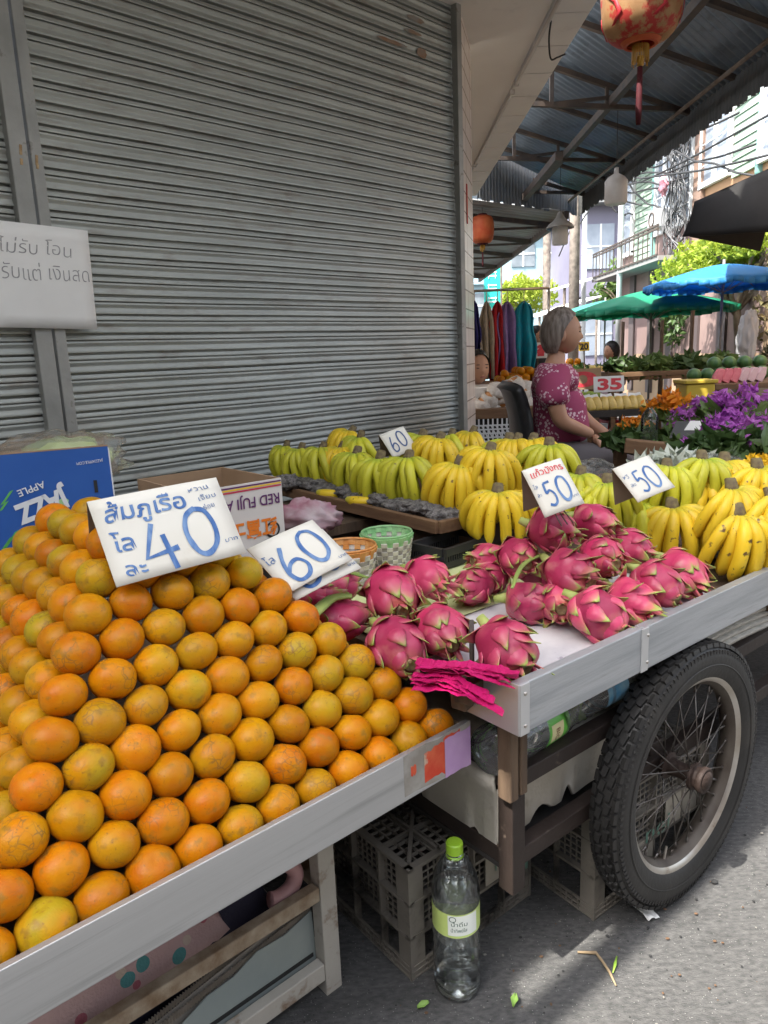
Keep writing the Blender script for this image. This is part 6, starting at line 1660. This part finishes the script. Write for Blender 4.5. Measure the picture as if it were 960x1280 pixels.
hair_g = mat('grey_brown_hair', (.10, .075, .058), (.26, .22, .19), scale=60, rough=.5, stretch=(1, 1, .15))
hair_b = mat('black_hair', (.012, .01, .01), (.03, .026, .024), scale=40, rough=.45)
Yc = 3.6; Yn, Yf = 3.44, 3.78
pel = J(690, 582, Yc); hd_c = J(703, 417, Yc)
W_nodes = [(pel, .09), (J(698, 540, Yc), .085), (J(698, 500, Yc), .085), (J(693, 472, Yc), .07), (J(693, 452, Yc), .045), (J(699, 436, Yc), .045),
  (J(692, 474, Yn+.02), .045), (J(693, 500, Yn-.04), .046), (J(701, 527, Yn-.05), .041), (J(722, 536, Yn-.02), .034), (J(741, 543, Yn+.02), .026),
  (J(700, 474, Yf-.02), .042), (J(715, 505, Yf+.05), .042), (J(735, 527, Yf+.03), .034), (J(762, 546, Yf-.04), .025),
  (J(690, 582, Yn+.05), .07), (J(780, 588, Yn+.0), .058), (J(785, 680, Yn), .05), (J(783, 735, Yn), .035), (J(800, 745, Yn-.03), .03),
  (J(692, 580, Yf-.05), .07), (J(790, 582, Yf+.02), .058), (J(795, 670, Yf), .05), (J(793, 722, Yf), .035), (J(808, 732, Yf-.03), .03)]
W_edges = [(0, 1), (1, 2), (2, 3), (3, 4), (4, 5), (3, 6), (6, 7), (7, 8), (8, 9), (9, 10), (3, 11), (11, 12), (12, 13), (13, 14), (0, 15), (15, 16), (16, 17), (17, 18), (18, 19), (0, 20), (20, 21), (21, 22), (22, 23), (23, 24)]
def hand_at(w_, tip, Y, s=1.0, drop=.5):
    # wrist and the way to the fingertips, as photo points
    a = J(*w_, Y); b = J(*tip, Y); d = (b-a).normalized(); side = Vector((0, 1, 0)); out = []
    palm = a+d*.045*s
    out.append(([(a, .024*s), (palm, (.036*s, .02*s)), (a+d*.08*s, (.034*s, .014*s))], [(0, 1), (1, 2)]))
    dn = Vector((0, 0, -1))
    for k in range(4):
        o = side*(.026-.0175*k)*s; l = (.075, .082, .076, .06)[k]*s
        p0 = a+d*.07*s+o; p1 = p0+d*l*.5+dn*.008; p2 = p1+d*l*.28+dn*l*drop*.45; p3 = p2+d*l*.1+dn*l*drop*.5
        out.append(([(p0, .0098*s), (p1, .0092*s), (p2, .0082*s), (p3, .007*s)], [(0, 1), (1, 2), (2, 3)]))
    p0 = a+d*.02*s-side*.02*s; out.append(([(p0, .012*s), (p0+d*.035*s-side*.016+dn*.012, .0105*s), (p0+d*.06*s-side*.012+dn*.025, .0085*s)], [(0, 1), (1, 2)]))
    return out
hands = hand_at((741, 543), (752, 560), Yn+.02, .95, .8)+hand_at((763, 547), (778, 560), Yf-.04, .95, .35)
def shirt(q):
    nd = [(J(701, 554, Yc), .15), (J(701, 540, Yc), .15), (J(700, 515, Yc), .143), (J(697, 487, Yc), .132), (J(693, 468, Yc), .105), (J(695, 456, Yc), .062),
          (J(690, 473, Yn+.02), .085), (J(691, 492, Yn-.03), .084), (J(695, 512, Yn-.05), .08), (J(700, 470, Yf-.02), .07), (J(712, 496, Yf+.03), .068)]
    skinned(q, nd, [(0, 1), (1, 2), (2, 3), (3, 4), (4, 5), (4, 6), (6, 7), (7, 8), (4, 9), (9, 10)])
    for v in q.v:
        v += Vector((noise.noise(v*16), noise.noise(v*16+Vector((5, 5, 5))), noise.noise(v*16+Vector((9, 1, 4)))))*.009+Vector((noise.noise(v*42), noise.noise(v*42+Vector((3, 7, 1))), 0))*.004
def trousers(q):
    nd = [(J(690, 582, Yc), .125), (J(692, 578, Yn+.06), .11), (J(735, 574, Yn+.03), .1), (J(782, 579, Yn), .085), (J(785, 640, Yn), .075), (J(785, 690, Yn), .07), (J(784, 728, Yn), .062),
          (J(694, 582, Yf-.06), .11), (J(740, 578, Yf-.02), .098), (J(790, 582, Yf+.02), .08), (J(796, 630, Yf), .075), (J(795, 680, Yf), .07), (J(794, 716, Yf), .062)]
    skinned(q, nd, [(0, 1), (1, 2), (2, 3), (3, 4), (4, 5), (5, 6), (0, 7), (7, 8), (8, 9), (9, 10), (10, 11), (11, 12)])
def watch(q):
    a, b = J(757, 543, Yf-.035), J(763, 547, Yf-.04); q.tube([a, b], .032, 14)
def collar(q):
    q.tube(spline([tuple(J(x, y, Y)) for x, y, Y in ((684, 458, Yc-.02), (692, 461, Yc-.09), (703, 462, Yc-.06), (711, 467, Yc), (707, 459, Yc+.06))], 5), .017, 8, flat=.5)
person('person', 'seated grey haired woman in a rose pink patterned blouse and grey trousers, looking right', R_(-6), hd_c, W_nodes, W_edges, hands, hair_g,
       [('blouse', shirt_m, shirt), ('trousers', grey_tr, trousers), ('watch', mat('dark_watch', (.05, .04, .05), rough=.3), watch), ('collar', shirt_m, collar)], .93, bob)
# her chair
chp = J(650, 560, 3.72)
chr_ = thing('office_chair', 'black upholstered chair with curved back behind the seated woman', 'chair', (chp.x, chp.y, 0))
bk = MB()
cpts = [J(x, y, 3.66)-Vector((chp.x, chp.y, 0)) for x, y in ((634, 480), (641, 488), (648, 510), (652, 535), (652, 565))]
P = spline([tuple(p) for p in cpts], 6); nP = len(P)
vs = []
for j, p in enumerate(P):
    hw = .2*(1-.55*max(0, 1-j/5)**2)
    for k in range(9): y = -hw+2*hw*k/8; vs.append(p+Vector((-.03*(1-(y/.2)**2)+.0, y, 0)))
bk.add(vs, [(j*9+k, j*9+k+1, (j+1)*9+k+1, (j+1)*9+k) for j in range(nP-1) for k in range(8)])
bk.build('backrest', mat('black_vinyl', (.015, .015, .016), (.03, .03, .031), scale=20, rough=.35), chr_, smooth=True, solid=.045)
zs = pel.z-.13
MB().box((pel.x-chp.x+.08, 0, zs-.04), (.44, .44, .08)).build('seat', MATS['black_vinyl'], chr_, bevel=.025)
MB().tube([(pel.x-chp.x+.08, 0, .07), (pel.x-chp.x+.08, 0, zs-.06)], .025, 10).build('post', chrome, chr_)
for k in range(5):
    a = 2*PI*k/5; MB().bar((pel.x-chp.x+.08, 0, .08), (pel.x-chp.x+.08+.27*math.cos(a), .27*math.sin(a), .04), .04, .03).build('leg', blk, chr_)

def simple_person(label, x, y, Y, fw, shirt_mat, hair=hair_b, arms=True, sit_z=.45, skin=None):
    c = J(x, y, Y)
    zsh = c.z-.25; f = Vector((math.cos(fw), math.sin(fw), 0)); s_ = Vector((-f.y, f.x, 0)); b = Vector((c.x, c.y, 0))-f*.03
    def P(a, l, z): return b+f*a+s_*l+Vector((0, 0, z))
    hz = max(.35, zsh-.48)
    nd = [(P(0, 0, hz), .12), (P(0, 0, hz+.2), .11), (P(0, 0, zsh), .085), (P(.01, 0, zsh+.08), .045), (P(.03, 0, zsh+.15), .045),
          (P(0, .17, zsh-.01), .055), (P(.05, .22, zsh-.26), .042), (P(.27, .14, zsh-.32), .03), (P(0, -.17, zsh-.01), .055), (P(.05, -.22, zsh-.26), .042), (P(.27, -.14, zsh-.32), .03),
          (P(.1, .1, hz-.02), .085), (P(.42, .12, hz), .06), (P(.42, .12, .06), .04), (P(.1, -.1, hz-.02), .085), (P(.42, -.12, hz), .06), (P(.42, -.12, .06), .04)]
    ed = [(0, 1), (1, 2), (2, 3), (3, 4), (2, 5), (5, 6), (6, 7), (2, 8), (8, 9), (9, 10), (0, 11), (11, 12), (12, 13), (0, 14), (14, 15), (15, 16)]
    hl = []
    for sg in (1, -1):
        w_ = P(.27, sg*.14, zsh-.32)
        hl.append(([(w_, .026), (w_+f*.07, (.036, .018))], [(0, 1)]))
        for k in range(4):
            p0 = w_+f*.075+s_*(.024-.016*k); hl.append(([(p0, .009), (p0+f*.04, .008), (p0+f*.06+Vector((0, 0, -.02)), .007)], [(0, 1), (1, 2)]))
        hl.append(([(w_+f*.02-s_*sg*.02, .011), (w_+f*.06-s_*sg*.045, .009)], [(0, 1)]))
    def sh(q):
        skinned(q, [(P(0, 0, hz-.06), .155), (P(0, 0, hz+.2), .14), (P(0, 0, zsh-.06), .125), (P(0, 0, zsh+.02), .08), (P(0, .18, zsh-.02), .072), (P(.03, .21, zsh-.18), .06), (P(0, -.18, zsh-.02), .072), (P(.03, -.21, zsh-.18), .06)], [(0, 1), (1, 2), (2, 3), (3, 4), (4, 5), (3, 6), (6, 7)])
    def tr(q):
        skinned(q, [(P(0, 0, hz-.03), .13), (P(.1, .1, hz-.02), .1), (P(.43, .12, hz), .075), (P(.43, .12, .1), .055), (P(.1, -.1, hz-.02), .1), (P(.43, -.12, hz), .075), (P(.43, -.12, .1), .055)], [(0, 1), (1, 2), (2, 3), (0, 4), (4, 5), (5, 6)])
    t = person('person', label, fw, c, nd, ed, hl, hair, [('shirt', shirt_mat, sh), ('trousers', grey_tr, tr)], 1.0, bob if hair is hair_b and arms else short, skin)
    sp_ = thing('stool', label.split(' ')[0]+' plastic stool under the '+' '.join(label.split(' ')[1:5]), 'stool', (b.x, b.y, 0), (0, 0, fw))
    MB().box((0, 0, hz-.14), (.3, .3, .04)).build('seat', dark_red, sp_, bevel=.01)
    for sx in (-1, 1):
        for sy in (-1, 1): MB().bar((sx*.13, sy*.13, hz-.16), (sx*.16, sy*.16, 0), .03, .03).build('leg', dark_red, sp_)
    sp_['label'] = 'red plastic stool under the ' + label
    return t
dark_red = MATS['dark_red_plastic']
blk_sh = mat('black_cardigan', (.014, .013, .015), (.024, .022, .026), scale=6, rough=.9)
simple_person('woman in black half hidden behind the column', 597, 461, 5.2, R_(-75), blk_sh)
simple_person('dark haired person by the hanging clothes', 671, 423, 8.2, R_(-60), blk_sh, hair_b, False)
simple_person('person in a pale pink shirt far back', 764, 440, 9.4, R_(-160), mat('pale_pink_shirt', (.55, .42, .45), (.48, .36, .4), scale=8, rough=.85), hair_b, False)

# ================================================================= neighbour stalls
def table(label, c, rz, L, W_, h, m=None, skirt=None, name='market_table'):
    t = thing(name, label, 'table', c, (0, 0, rz))
    MB().box((L/2, W_/2, h-.02), (L, W_, .04)).build('table_top', m or wood_crate, t, bevel=.003)
    for x in (.05, L-.05):
        for y in (.05, W_-.05): MB().box((x, y, (h-.04)/2), (.045, .045, h-.041)).build('leg', wood_crate, t)
    return t
def heap(name, label, cat, group, c, rad, n, m, seed, flat=.9, each='%s'):
    q = random.Random(seed); base = MB().ball((0, 0, 0), (rad, rad, rad*flat), 14, 10).build(name, m, smooth=True); me = base.data; bpy.data.objects.remove(base)
    out = []
    L = 1
    k = 0; lay = 0; cnt = n
    while k < n:
        side = max(1, int(math.sqrt(n))-lay)
        for i in range(side):
            for j in range(side):
                if k >= n: break
                o = bpy.data.objects.new(name, me); COL.objects.link(o)
                o.location = Vector(c)+Vector(((i-(side-1)/2)*rad*2.02+q.uniform(-.1, .1)*rad, (j-(side-1)/2)*rad*2.02+q.uniform(-.1, .1)*rad, rad*flat*(1+1.45*lay)))
                o.rotation_euler = (q.random()*6, q.random()*6, q.random()*6)
                tag(o, label, cat, group); k += 1
        lay += 1
        if lay > 12: break
# netted white fruit on the crate stall behind the column
sx0 = J(596, 512, 4.5)
zt = sx0.z
t = thing('market_table', 'stall table with white lattice front panel behind the tiled column', 'table', (sx0.x-.25, 4.5, 0))
MB().box((.42, .3, zt-.03), (.92, .62, .06)).build('table_top', wood_crate, t, bevel=.003)
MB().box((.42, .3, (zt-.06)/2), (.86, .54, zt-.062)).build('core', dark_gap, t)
lat = MB(); n_ = 40
for i in range(30):
    x = -.0+.84*i/29
    lat.bar((max(-.0, x-.3), -.005, zt-.1-.0), (min(.84, x+.0), -.005, .08), .004, .008)
for i in range(26): lat.box((.42, -.008, .1+(zt-.2)*i/25), (.86, .006, .009))
for i in range(30): lat.box((.84*i/29, -.006, zt/2), (.009, .006, zt-.1))
lat.build('lattice_panel', wframe, t)
MB().box((.03, -.02, zt/2-.03), (.09, .02, zt-.07)).build('side_post', panel_m, t)
foamn = mat('white_foam_net', (.66, .62, .56), (.55, .5, .44), scale=70, rough=.8, bump=.5, bscale=200)
fr_in = mat('orange_brown_fruit', (.5, .24, .08), (.42, .18, .06), scale=14, rough=.5)
q = random.Random(21)
for k, (x, y) in enumerate(((604, 508), (616, 511), (628, 509), (612, 500), (626, 498), (641, 500), (636, 488), (650, 494), (656, 506), (620, 490), (645, 483), (655, 486))):
    p = J(x, y, 4.62+.03*(k % 3)); t = thing('netted_fruit', 'round fruit in a white foam net heaped on the lattice fronted stall', 'fruit', p, (q.uniform(-.5, .5), q.uniform(-.5, .5), q.random()*6), 'netted fruit on the lattice stall')
    MB().ball((0, 0, 0), (.05, .05, .062), 18, 12).build('flesh', fr_in, t, smooth=True)
    MB().lathe([(.036, -.05), (.053, -.03), (.0565, 0), (.053, .03), (.04, .052)], 22).build('foam_sleeve', foamn, t, smooth=True, solid=.006)
o = MB().box((0, 0, 0), (.9, .5, .12)).build('fruit_carton', carton_w, bevel=.004); tag(o, 'shallow white carton under the netted fruit', 'carton'); o.location = (sx0.x+.2, 4.95, zt+.062)
# orange heap and hanging clothes further back
p = J(668, 462, 6.2); table('stall table carrying the far orange heap', (p.x-.5, 5.9, 0), 0, 1.0, .9, p.z-.10)
heap('orange', 'orange in the far heap beneath the hanging clothes', 'orange', 'far orange heap', (p.x, 6.3, p.z-.10), .04, 34, om, 3)
p2 = J(640, 474, 6.0); heap('orange', 'orange in the low heap left of the far orange heap', 'orange', 'low far orange heap', (p2.x-.02, 6.05, p.z-.10), .036, 10, om, 9)
rk = thing('clothes_rack', 'tall thin clothes rack behind the tiled column', 'clothes rack', (J(625, 400, 6.9).x, 6.9, 0))
zr = J(625, 371, 6.9).z+.06
MB().tube([(-.55, 0, 0), (-.55, 0, zr)], .012, 8).tube([(.45, 0, 0), (.45, 0, zr)], .012, 8).tube([(-.55, 0, zr), (.45, 0, zr)], .012, 8).tube([(-.55, -.25, .02), (-.55, .25, .02)], .012, 8).tube([(.45, -.25, .02), (.45, .25, .02)], .012, 8).build('frame', chrome, rk, smooth=True)
for (x, wpx, yb, c1_, lb) in ((593, 10, 442, (.02, .02, .16), 'narrow navy blue garment at the left end of the rack'), (608, 15, 474, (.5, .43, .33), 'cream patterned garment hanging between navy and red'), (622, 15, 478, (.5, .01, .02), 'long bright red garment on the rack'), (634, 20, 466, (.3, .2, .46), 'purple patterned garment hanging between red and turquoise'), (655, 23, 462, (.0, .3, .42), 'wide turquoise garment at the right end of the rack')):
    a = J(x, 376, 6.9); b = J(x, yb, 6.9); hw = wpx/905*6.9/2; hgt = a.z-b.z
    m_ = mat('garment_%d_cloth' % x, c1_, tuple(v*.75+.02 for v in c1_), scale=22, rough=.85)
    def fn(u, v, hw=hw, hgt=hgt, x=x):
        w_ = hw*(.3+.8*min(1, (v/.22))**.6)*(1+.12*math.sin(v*9+x)+.1*v)
        return Vector(((u-.5)*2*w_, .04*math.sin(u*14+x)*(.3+v)+.03*math.sin(v*7), -hgt*v+(-.04*abs(u-.5)*(1 if v < .5 else 0))))
    t = thing('hanging_garment', lb, 'garment', (a.x, 6.9, a.z), group='garments on the rack')
    MB().grid(fn, 22, 22).build('cloth', m_, t, smooth=True, solid=.012)
    MB().tube([(0, 0, -.02), (0, 0, zr-a.z)], .004, 6).build('hanger', chrome, t)
# price boards far back
def far_card(label, txt, x, y, Y, w_, h_, m, ink, fw=0, thk=.07):
    p = J(x, y, Y); t = thing('price_board', label, 'price card', p, (R_(80), 0, fw), group='far price cards')
    MB().box((0, 0, 0), (w_, h_, .006)).build('board', m, t)
    mb = MB(); text_geo(mb, txt, -w_*.40, -h_*.34, h_*.7, z=.005, wid=w_*.8, bold=.04); mb.build('numerals', ink, t)
    z_ = p.z
    MB().box((0, -h_/2-.11, -.006), (.012, .24, .006)).build('stick', wood_old, t)
far_card('white price board with big red 35 over the limes', '35', 761, 480, 4.7, .195, .1, paper_w, ink_red)
far_card('pink edged price board with a red 4 by the far oranges', '4', 672, 438, 7.6, .26, .16, paper_w, ink_red)
far_card('small yellow price board reading 20', '20', 730, 433, 8.4, .12, .1, ink_yel, ink_blk)
far_card('brown price board with a red 0 behind the woman', '0', 729, 474, 5.3, .26, .15, carton, ink_red)
# limes, packs, tables in the middle
p = J(755, 508, 4.75); zt2 = p.z
table('dark stall table carrying limes and yellow snack packs', (p.x-.45, 4.4, 0), .06, 1.15, .75, zt2, MATS['very_dark_board'])
lime_m = mat('lime_peel', (.2, .36, .04), (.32, .45, .08), scale=8, rough=.4, rand=.2)
heap('lime', 'small green lime in the heap below the red 35 board', 'lime', 'limes on the dark stall table', (J(752, 500, 4.95).x, 4.95, zt2), .027, 46, lime_m, 4)
packm = mat('yellow_snack_pack', (.55, .36, .06), (.65, .5, .2), scale=25, rough=.3)
for k in range(8):
    p = J(737+9*k, 516-.4*k, 4.5); t = thing('snack_pack', 'clear pack of yellow snacks leaning in the row on the dark table', 'snack pack', (p.x, 4.5, zt2+.035), (R_(-40), R_(rnd.uniform(-14, 14)), 0), 'leaning snack packs')
    MB().ball((0, 0, 0), (.03, .02, .055), 14, 10, fn=lambda d: (1/max(abs(d.x), abs(d.z), .7))*.9).build('filling', packm, t, smooth=True)
    MB().box((0, 0, .06), (.05, .003, .03)).build('sealed_top', paper_w, t)
# flower stall
ft = J(880, 560, 2.75)
zf = ft.z-.02
fl_t = table('low dark flower stall table full of orchids behind the bananas', (J(826, 560, 2.9).x, 2.55, 0), R_(8), 1.2, .75, zf, MATS['very_dark_board'])
petal = lambda n, a, b: mat(n, a, b, scale=9, rough=.6, transl=.25)
pp = petal('purple_orchid_petal', (.36, .06, .42), (.5, .16, .52)); po = petal('orange_petal', (.7, .2, .01), (.75, .32, .02)); pw = petal('cream_petal', (.7, .66, .5), (.6, .58, .4)); pk = petal('dark_purple_petal', (.2, .02, .26), (.3, .06, .34))
def bouquet(label, x, y, Y, r, m, seed, n=260, sz=.02, stems=True, group='flower bundles on the stall'):
    p = J(x, y, Y); t = thing('flower_bundle', label, 'flowers', p, group=group)
    mb = MB(); q = random.Random(seed)
    for k in range(max(5, n//28)):
        while True:
            d = Vector((q.uniform(-1, 1), q.uniform(-1, 1), q.uniform(-.6, 1)))
            if d.length < 1: break
        leaves(mb, Vector((d.x*r[0], d.y*r[1], d.z*r[2])), (.035, .035, .03), 28, sz, seed+k)
    mb.build('blooms', m, t)
    mb = MB(); leaves(mb, (0, .0, -r[2]*.8), (r[0]*1.05, r[1], r[2]*.5), 70, .05, seed+99); 
    if stems:
        for k in range(8): mb.tube([(q.uniform(-.5, .5)*r[0], q.uniform(-.3, .3)*r[1], r[2]*.3), (q.uniform(-.2, .2)*r[0], -.02, -r[2]-.06)], .004, 5)
    mb.build('stems_and_leaves', leaf_m, t)
bouquet('bundle of orange flowers at the left of the flower stall', 843, 506, 3.1, (.12, .09, .045), po, 2, 420)
bouquet('smaller bundle of dark orange flowers lower left on the flower stall', 797, 535, 3.0, (.06, .05, .03), po, 17, 140, .017)
bouquet('bundle of cream white flowers between the orange and purple ones', 880, 512, 3.0, (.07, .07, .035), pw, 3, 220, .016)
bouquet('big bundle of bright purple orchids at the top right', 928, 500, 2.9, (.17, .1, .05), pp, 4, 560, .022)
bouquet('purple orchid bundle in the middle of the flower stall', 925, 528, 2.75, (.12, .08, .04), pp, 5, 360, .02)
bouquet('dark purple orchid bundle low in the middle of the stall', 880, 540, 2.7, (.1, .07, .035), pk, 6, 260, .02)
bouquet('small round purple orchid bunch at the front of the stall', 878, 556, 2.55, (.045, .04, .03), pp, 7, 150, .016)
bouquet('small lilac orchid bunch at the front right of the stall', 913, 545, 2.5, (.06, .05, .03), pp, 8, 180, .016)
bouquet('pink lilac blooms beside the standing bottle', 852, 521, 2.95, (.05, .05, .03), pp, 9, 120, .015)
leafy('leaf_bundle', 'dark green leaf bundle at the lower right of the flower stall', 'leaves', J(930, 562, 2.45), (.2, .1, .06), 260, .05, leaf_d, 31, 'leaf bundles')
leafy('leaf_bundle', 'dark green leaves hanging over the front edge of the flower stall', 'leaves', J(890, 566, 2.42), (.12, .06, .04), 120, .045, leaf_d, 33, 'leaf bundles')
leafy('leaf_bundle', 'loose green leaves at the left end of the flower stall', 'leaves', J(800, 548, 2.95), (.14, .1, .03), 120, .05, leaf_d, 35, 'leaf bundles')
p = J(812, 527, 2.85); bottle('clear bottle with green band standing among the flowers', Matrix.Translation((p.x, 2.85, zf)) @ Matrix.Diagonal((.8, .8, .68, 1)), .042, .27, None, lab_g, (.05, .25))
fc = thing('folded_card', 'dark folded card with white flap standing among the flowers', 'card', J(855, 538, 2.7), (R_(70), 0, R_(-25)))
MB().add([(-.05, -.03, 0), (.05, -.03, 0), (.06, .035, 0), (-.03, .035, 0)], [(0, 1, 2, 3)]).build('dark_face', blk, fc, solid=.002)
MB().add([(.0, .0, .003), (.055, .0, .003), (.06, .036, .003), (.02, .036, .003)], [(0, 1, 2, 3)]).build('white_flap', paper_w, fc, solid=.001)
pl_ = tag(MB().box((0, 0, 0), (.3, .05, .05)).build('stall_beam', wood_crate, bevel=.004), 'dark brown wooden beam along the front of the flower stall', 'beam'); pl_.location = J(835, 562, 2.6); pl_.rotation_euler = (0, .1, R_(-18))
leafy('grass_bundle', 'pale silvery grass bundle in front of the brown beam', 'grass bundle', J(838, 578, 2.35), (.13, .06, .03), 200, .035, mat('silvery_grass', (.42, .46, .38), (.55, .58, .5), scale=20, rough=.6), 41)
bag('clear crumpled plastic bag behind the right hand bananas', J(893, 583, 2.25), (.1, .06, .035), 12)
bag('clear plastic bag between the price card and the chair', J(742, 586, 2.3), (.06, .05, .03), 15)
# marigold box at the right edge
mgx = thing('marigold_box', 'pale green box edge heaped with marigolds at the right edge', 'box', on_z(962, 600, .82)+Vector((.06, .1, 0)), (0, 0, A2))
MB().box((.0, 0, -.03), (.3, .22, .05)).build('tray', mat('pale_lime_board', (.5, .6, .32), rough=.7), mgx, bevel=.004)
mb = MB()
for k in range(26): leaves(mb, (rnd.uniform(-.14, .12), rnd.uniform(-.09, .09), .015), (.02, .02, .016), 36, .012, 50+k)
mb.build('marigolds', mat('marigold_petal', (.75, .42, .01), (.78, .52, .02), scale=20, rough=.6), mgx)
MB().box((0, 0, -.24), (.26, .18, .36)).build('stand', wood_crate, mgx)
# watermelons and their slices
wz = J(915, 478, 5.8).z
table('long stall table carrying watermelons under the blue parasol', (J(880, 478, 5.8).x, 5.6, 0), .0, 1.6, .8, wz)
wm = mat('watermelon_rind', (.03, .09, .03), (.1, .2, .06), scale=5, rough=.4, stretch=(3, 3, .6)); flesh = mat('pink_melon_flesh', (.75, .22, .25), (.68, .16, .2), scale=20, rough=.5); flesh2 = mat('pale_melon_flesh', (.72, .5, .5), (.66, .42, .44), scale=20, rough=.5)
for k in range(10):
    x = 868+17*k if k < 6 else 893+19*(k-6); y = 458 if k < 6 else 445
    p = J(x, y, 6.1 if k < 6 else 6.25); o = tag(MB().ball((0, 0, 0), (.058, .066, .056), 20, 14).build('watermelon', wm, smooth=True), 'whole dark green watermelon in the row under the blue parasol', 'watermelon', 'watermelons'); o.location = (p.x, p.y, wz+.056+(0 if k < 6 else .085))
for k in range(6):
    p = J(897+10.5*k, 470, 5.75); t = thing('melon_slice', 'wrapped %s melon slice, %s from the left in the leaning row' % ('red' if k < 3 else 'pale pink', ordn(k+1)), 'melon slice', (p.x, 5.75, wz+.005), (0, R_(24), R_(10)), 'melon slices')
    mb = MB(); mb.add([(-.03, 0, 0), (.03, 0, 0), (.035, 0, .07), (.015, 0, .12), (-.02, 0, .11), (-.035, 0, .05), (-.03, .05, 0), (.03, .05, 0), (.035, .05, .07), (.015, .05, .12), (-.02, .05, .11), (-.035, .05, .05)], [(0, 1, 2, 3, 4, 5), (11, 10, 9, 8, 7, 6)]+[(i, i+6, (i+1) % 6+6, (i+1) % 6) for i in range(6)])
    mb.build('flesh', flesh if k < 3 else flesh2, t, bevel=.006); MB().box((0, .056, .055), (.06, .01, .1)).build('rind', wm, t)
# vegetable stalls in the shade
for k, (x, y, Y, L, lb) in enumerate(((775, 470, 8.6, 1.4, 'vegetable table under the green parasol'), (835, 462, 7.0, 1.3, 'vegetable table between the green and blue parasols'), (700, 462, 9.6, 1.4, 'far produce table behind the seated woman'))):
    p = J(x, y, Y); table(lb, (p.x-L/2, Y-.3, 0), 0, L, .8, p.z)
    for j in range(4 if k < 2 else 0):
        leafy('vegetable_heap', '%s heap of green vegetables on the %s' % (ordn(j+1), lb), 'vegetables', (p.x-L/2+.2+.3*j, Y-.05, p.z+.05), (.17, .2, .075), 150, .07, leaf_m if j % 2 else leaf_d, 60+7*k+j, 'green vegetable heaps')
o = tag(MB().lathe([(0, 0), (.2, 0), (.24, .12), (.25, .12), (.25, .13), (.23, .13), (.19, .01), (0, .01)], 28).build('plastic_tub', mat('turquoise_plastic', (.05, .36, .4), rough=.4), auto=40), 'turquoise plastic tub on the far table', 'tub'); p = J(783, 452, 8.5); o.location = (p.x, 8.5, J(775, 470, 8.6).z)
heap('mango', 'pale yellow mango in the heap left of the turquoise tub', 'mango', 'far mango heap', (J(748, 462, 8.5).x, 8.5, J(775, 470, 8.6).z), .045, 20, mat('pale_mango_peel', (.6, .45, .12), (.66, .52, .2), scale=8, rough=.5), 6)
heap('orange', 'orange in the small far heap beside the yellow 20 board', 'orange', 'small far orange heap', (J(722, 452, 9.2).x, 9.4, J(700, 462, 9.6).z), .045, 12, om, 13)
yb = thing('plastic_basket', 'yellow plastic basket in the shade below the watermelon table', 'basket', (J(868, 497, 5.2).x, 5.2, J(868, 497, 5.2).z-.10))
MB().box((0, 0, .1), (.2, .2, .2)).build('body', mat('yellow_plastic', (.5, .36, .04), rough=.5), yb, bevel=.01); MB().box((0, -.0, .215), (.23, .23, .025)).build('rim', MATS['yellow_plastic'], yb, bevel=.006)
MB().box((0, 0, -yb.location.z/2), (.3, .3, yb.location.z-.002)).build('stand', MATS['very_dark_board'], yb)
bag('big cloudy plastic bag hung on the parasol pole by the wall', J(934, 420, 7.6), (.09, .09, .25), 19, mat('cloudy_bag', (.7, .7, .72), rough=.3, trans=.4, ior=1.2))
leafy('climbing_vine', 'dry leafy vine climbing the tan wall at the right', 'vine', (XF-.12, 9.0, 1.6), (.1, .7, .9), 500, .05, mat('dry_vine_leaf', (.2, .15, .07), (.12, .13, .05), scale=4, rough=.7), 77)
leafy('climbing_vine', 'dark green hanging plant on the pink wall behind the green parasol', 'vine', (XF-.15, 12.2, 1.6), (.1, .5, .5), 260, .07, leaf_d, 79)
# white canopies further down
for (x, y, Y, L, lb) in ((745, 345, 16, 1.7, 'white sheet canopy far down the right side of the street'), (705, 382, 18, 1.5, 'cream sheet canopy behind the utility poles')):
    p = J(x, y, Y); t = thing('sheet_canopy', lb, 'canopy', (p.x, Y, 0), group='far sheet canopies')
    MB().add([(-L/2, -.5, p.z-.25), (L/2, -.5, p.z+.15), (L/2, .9, p.z+.2), (-L/2, .9, p.z-.2)], [(0, 1, 2, 3)]).build('sheet', paper_w, t, solid=.03)
    for sx in (-1, 1): MB().tube([(sx*L*.45, -.4, 0), (sx*L*.45, -.4, p.z-.05+sx*.17)], .03, 8).build('pole', pole_m, t)
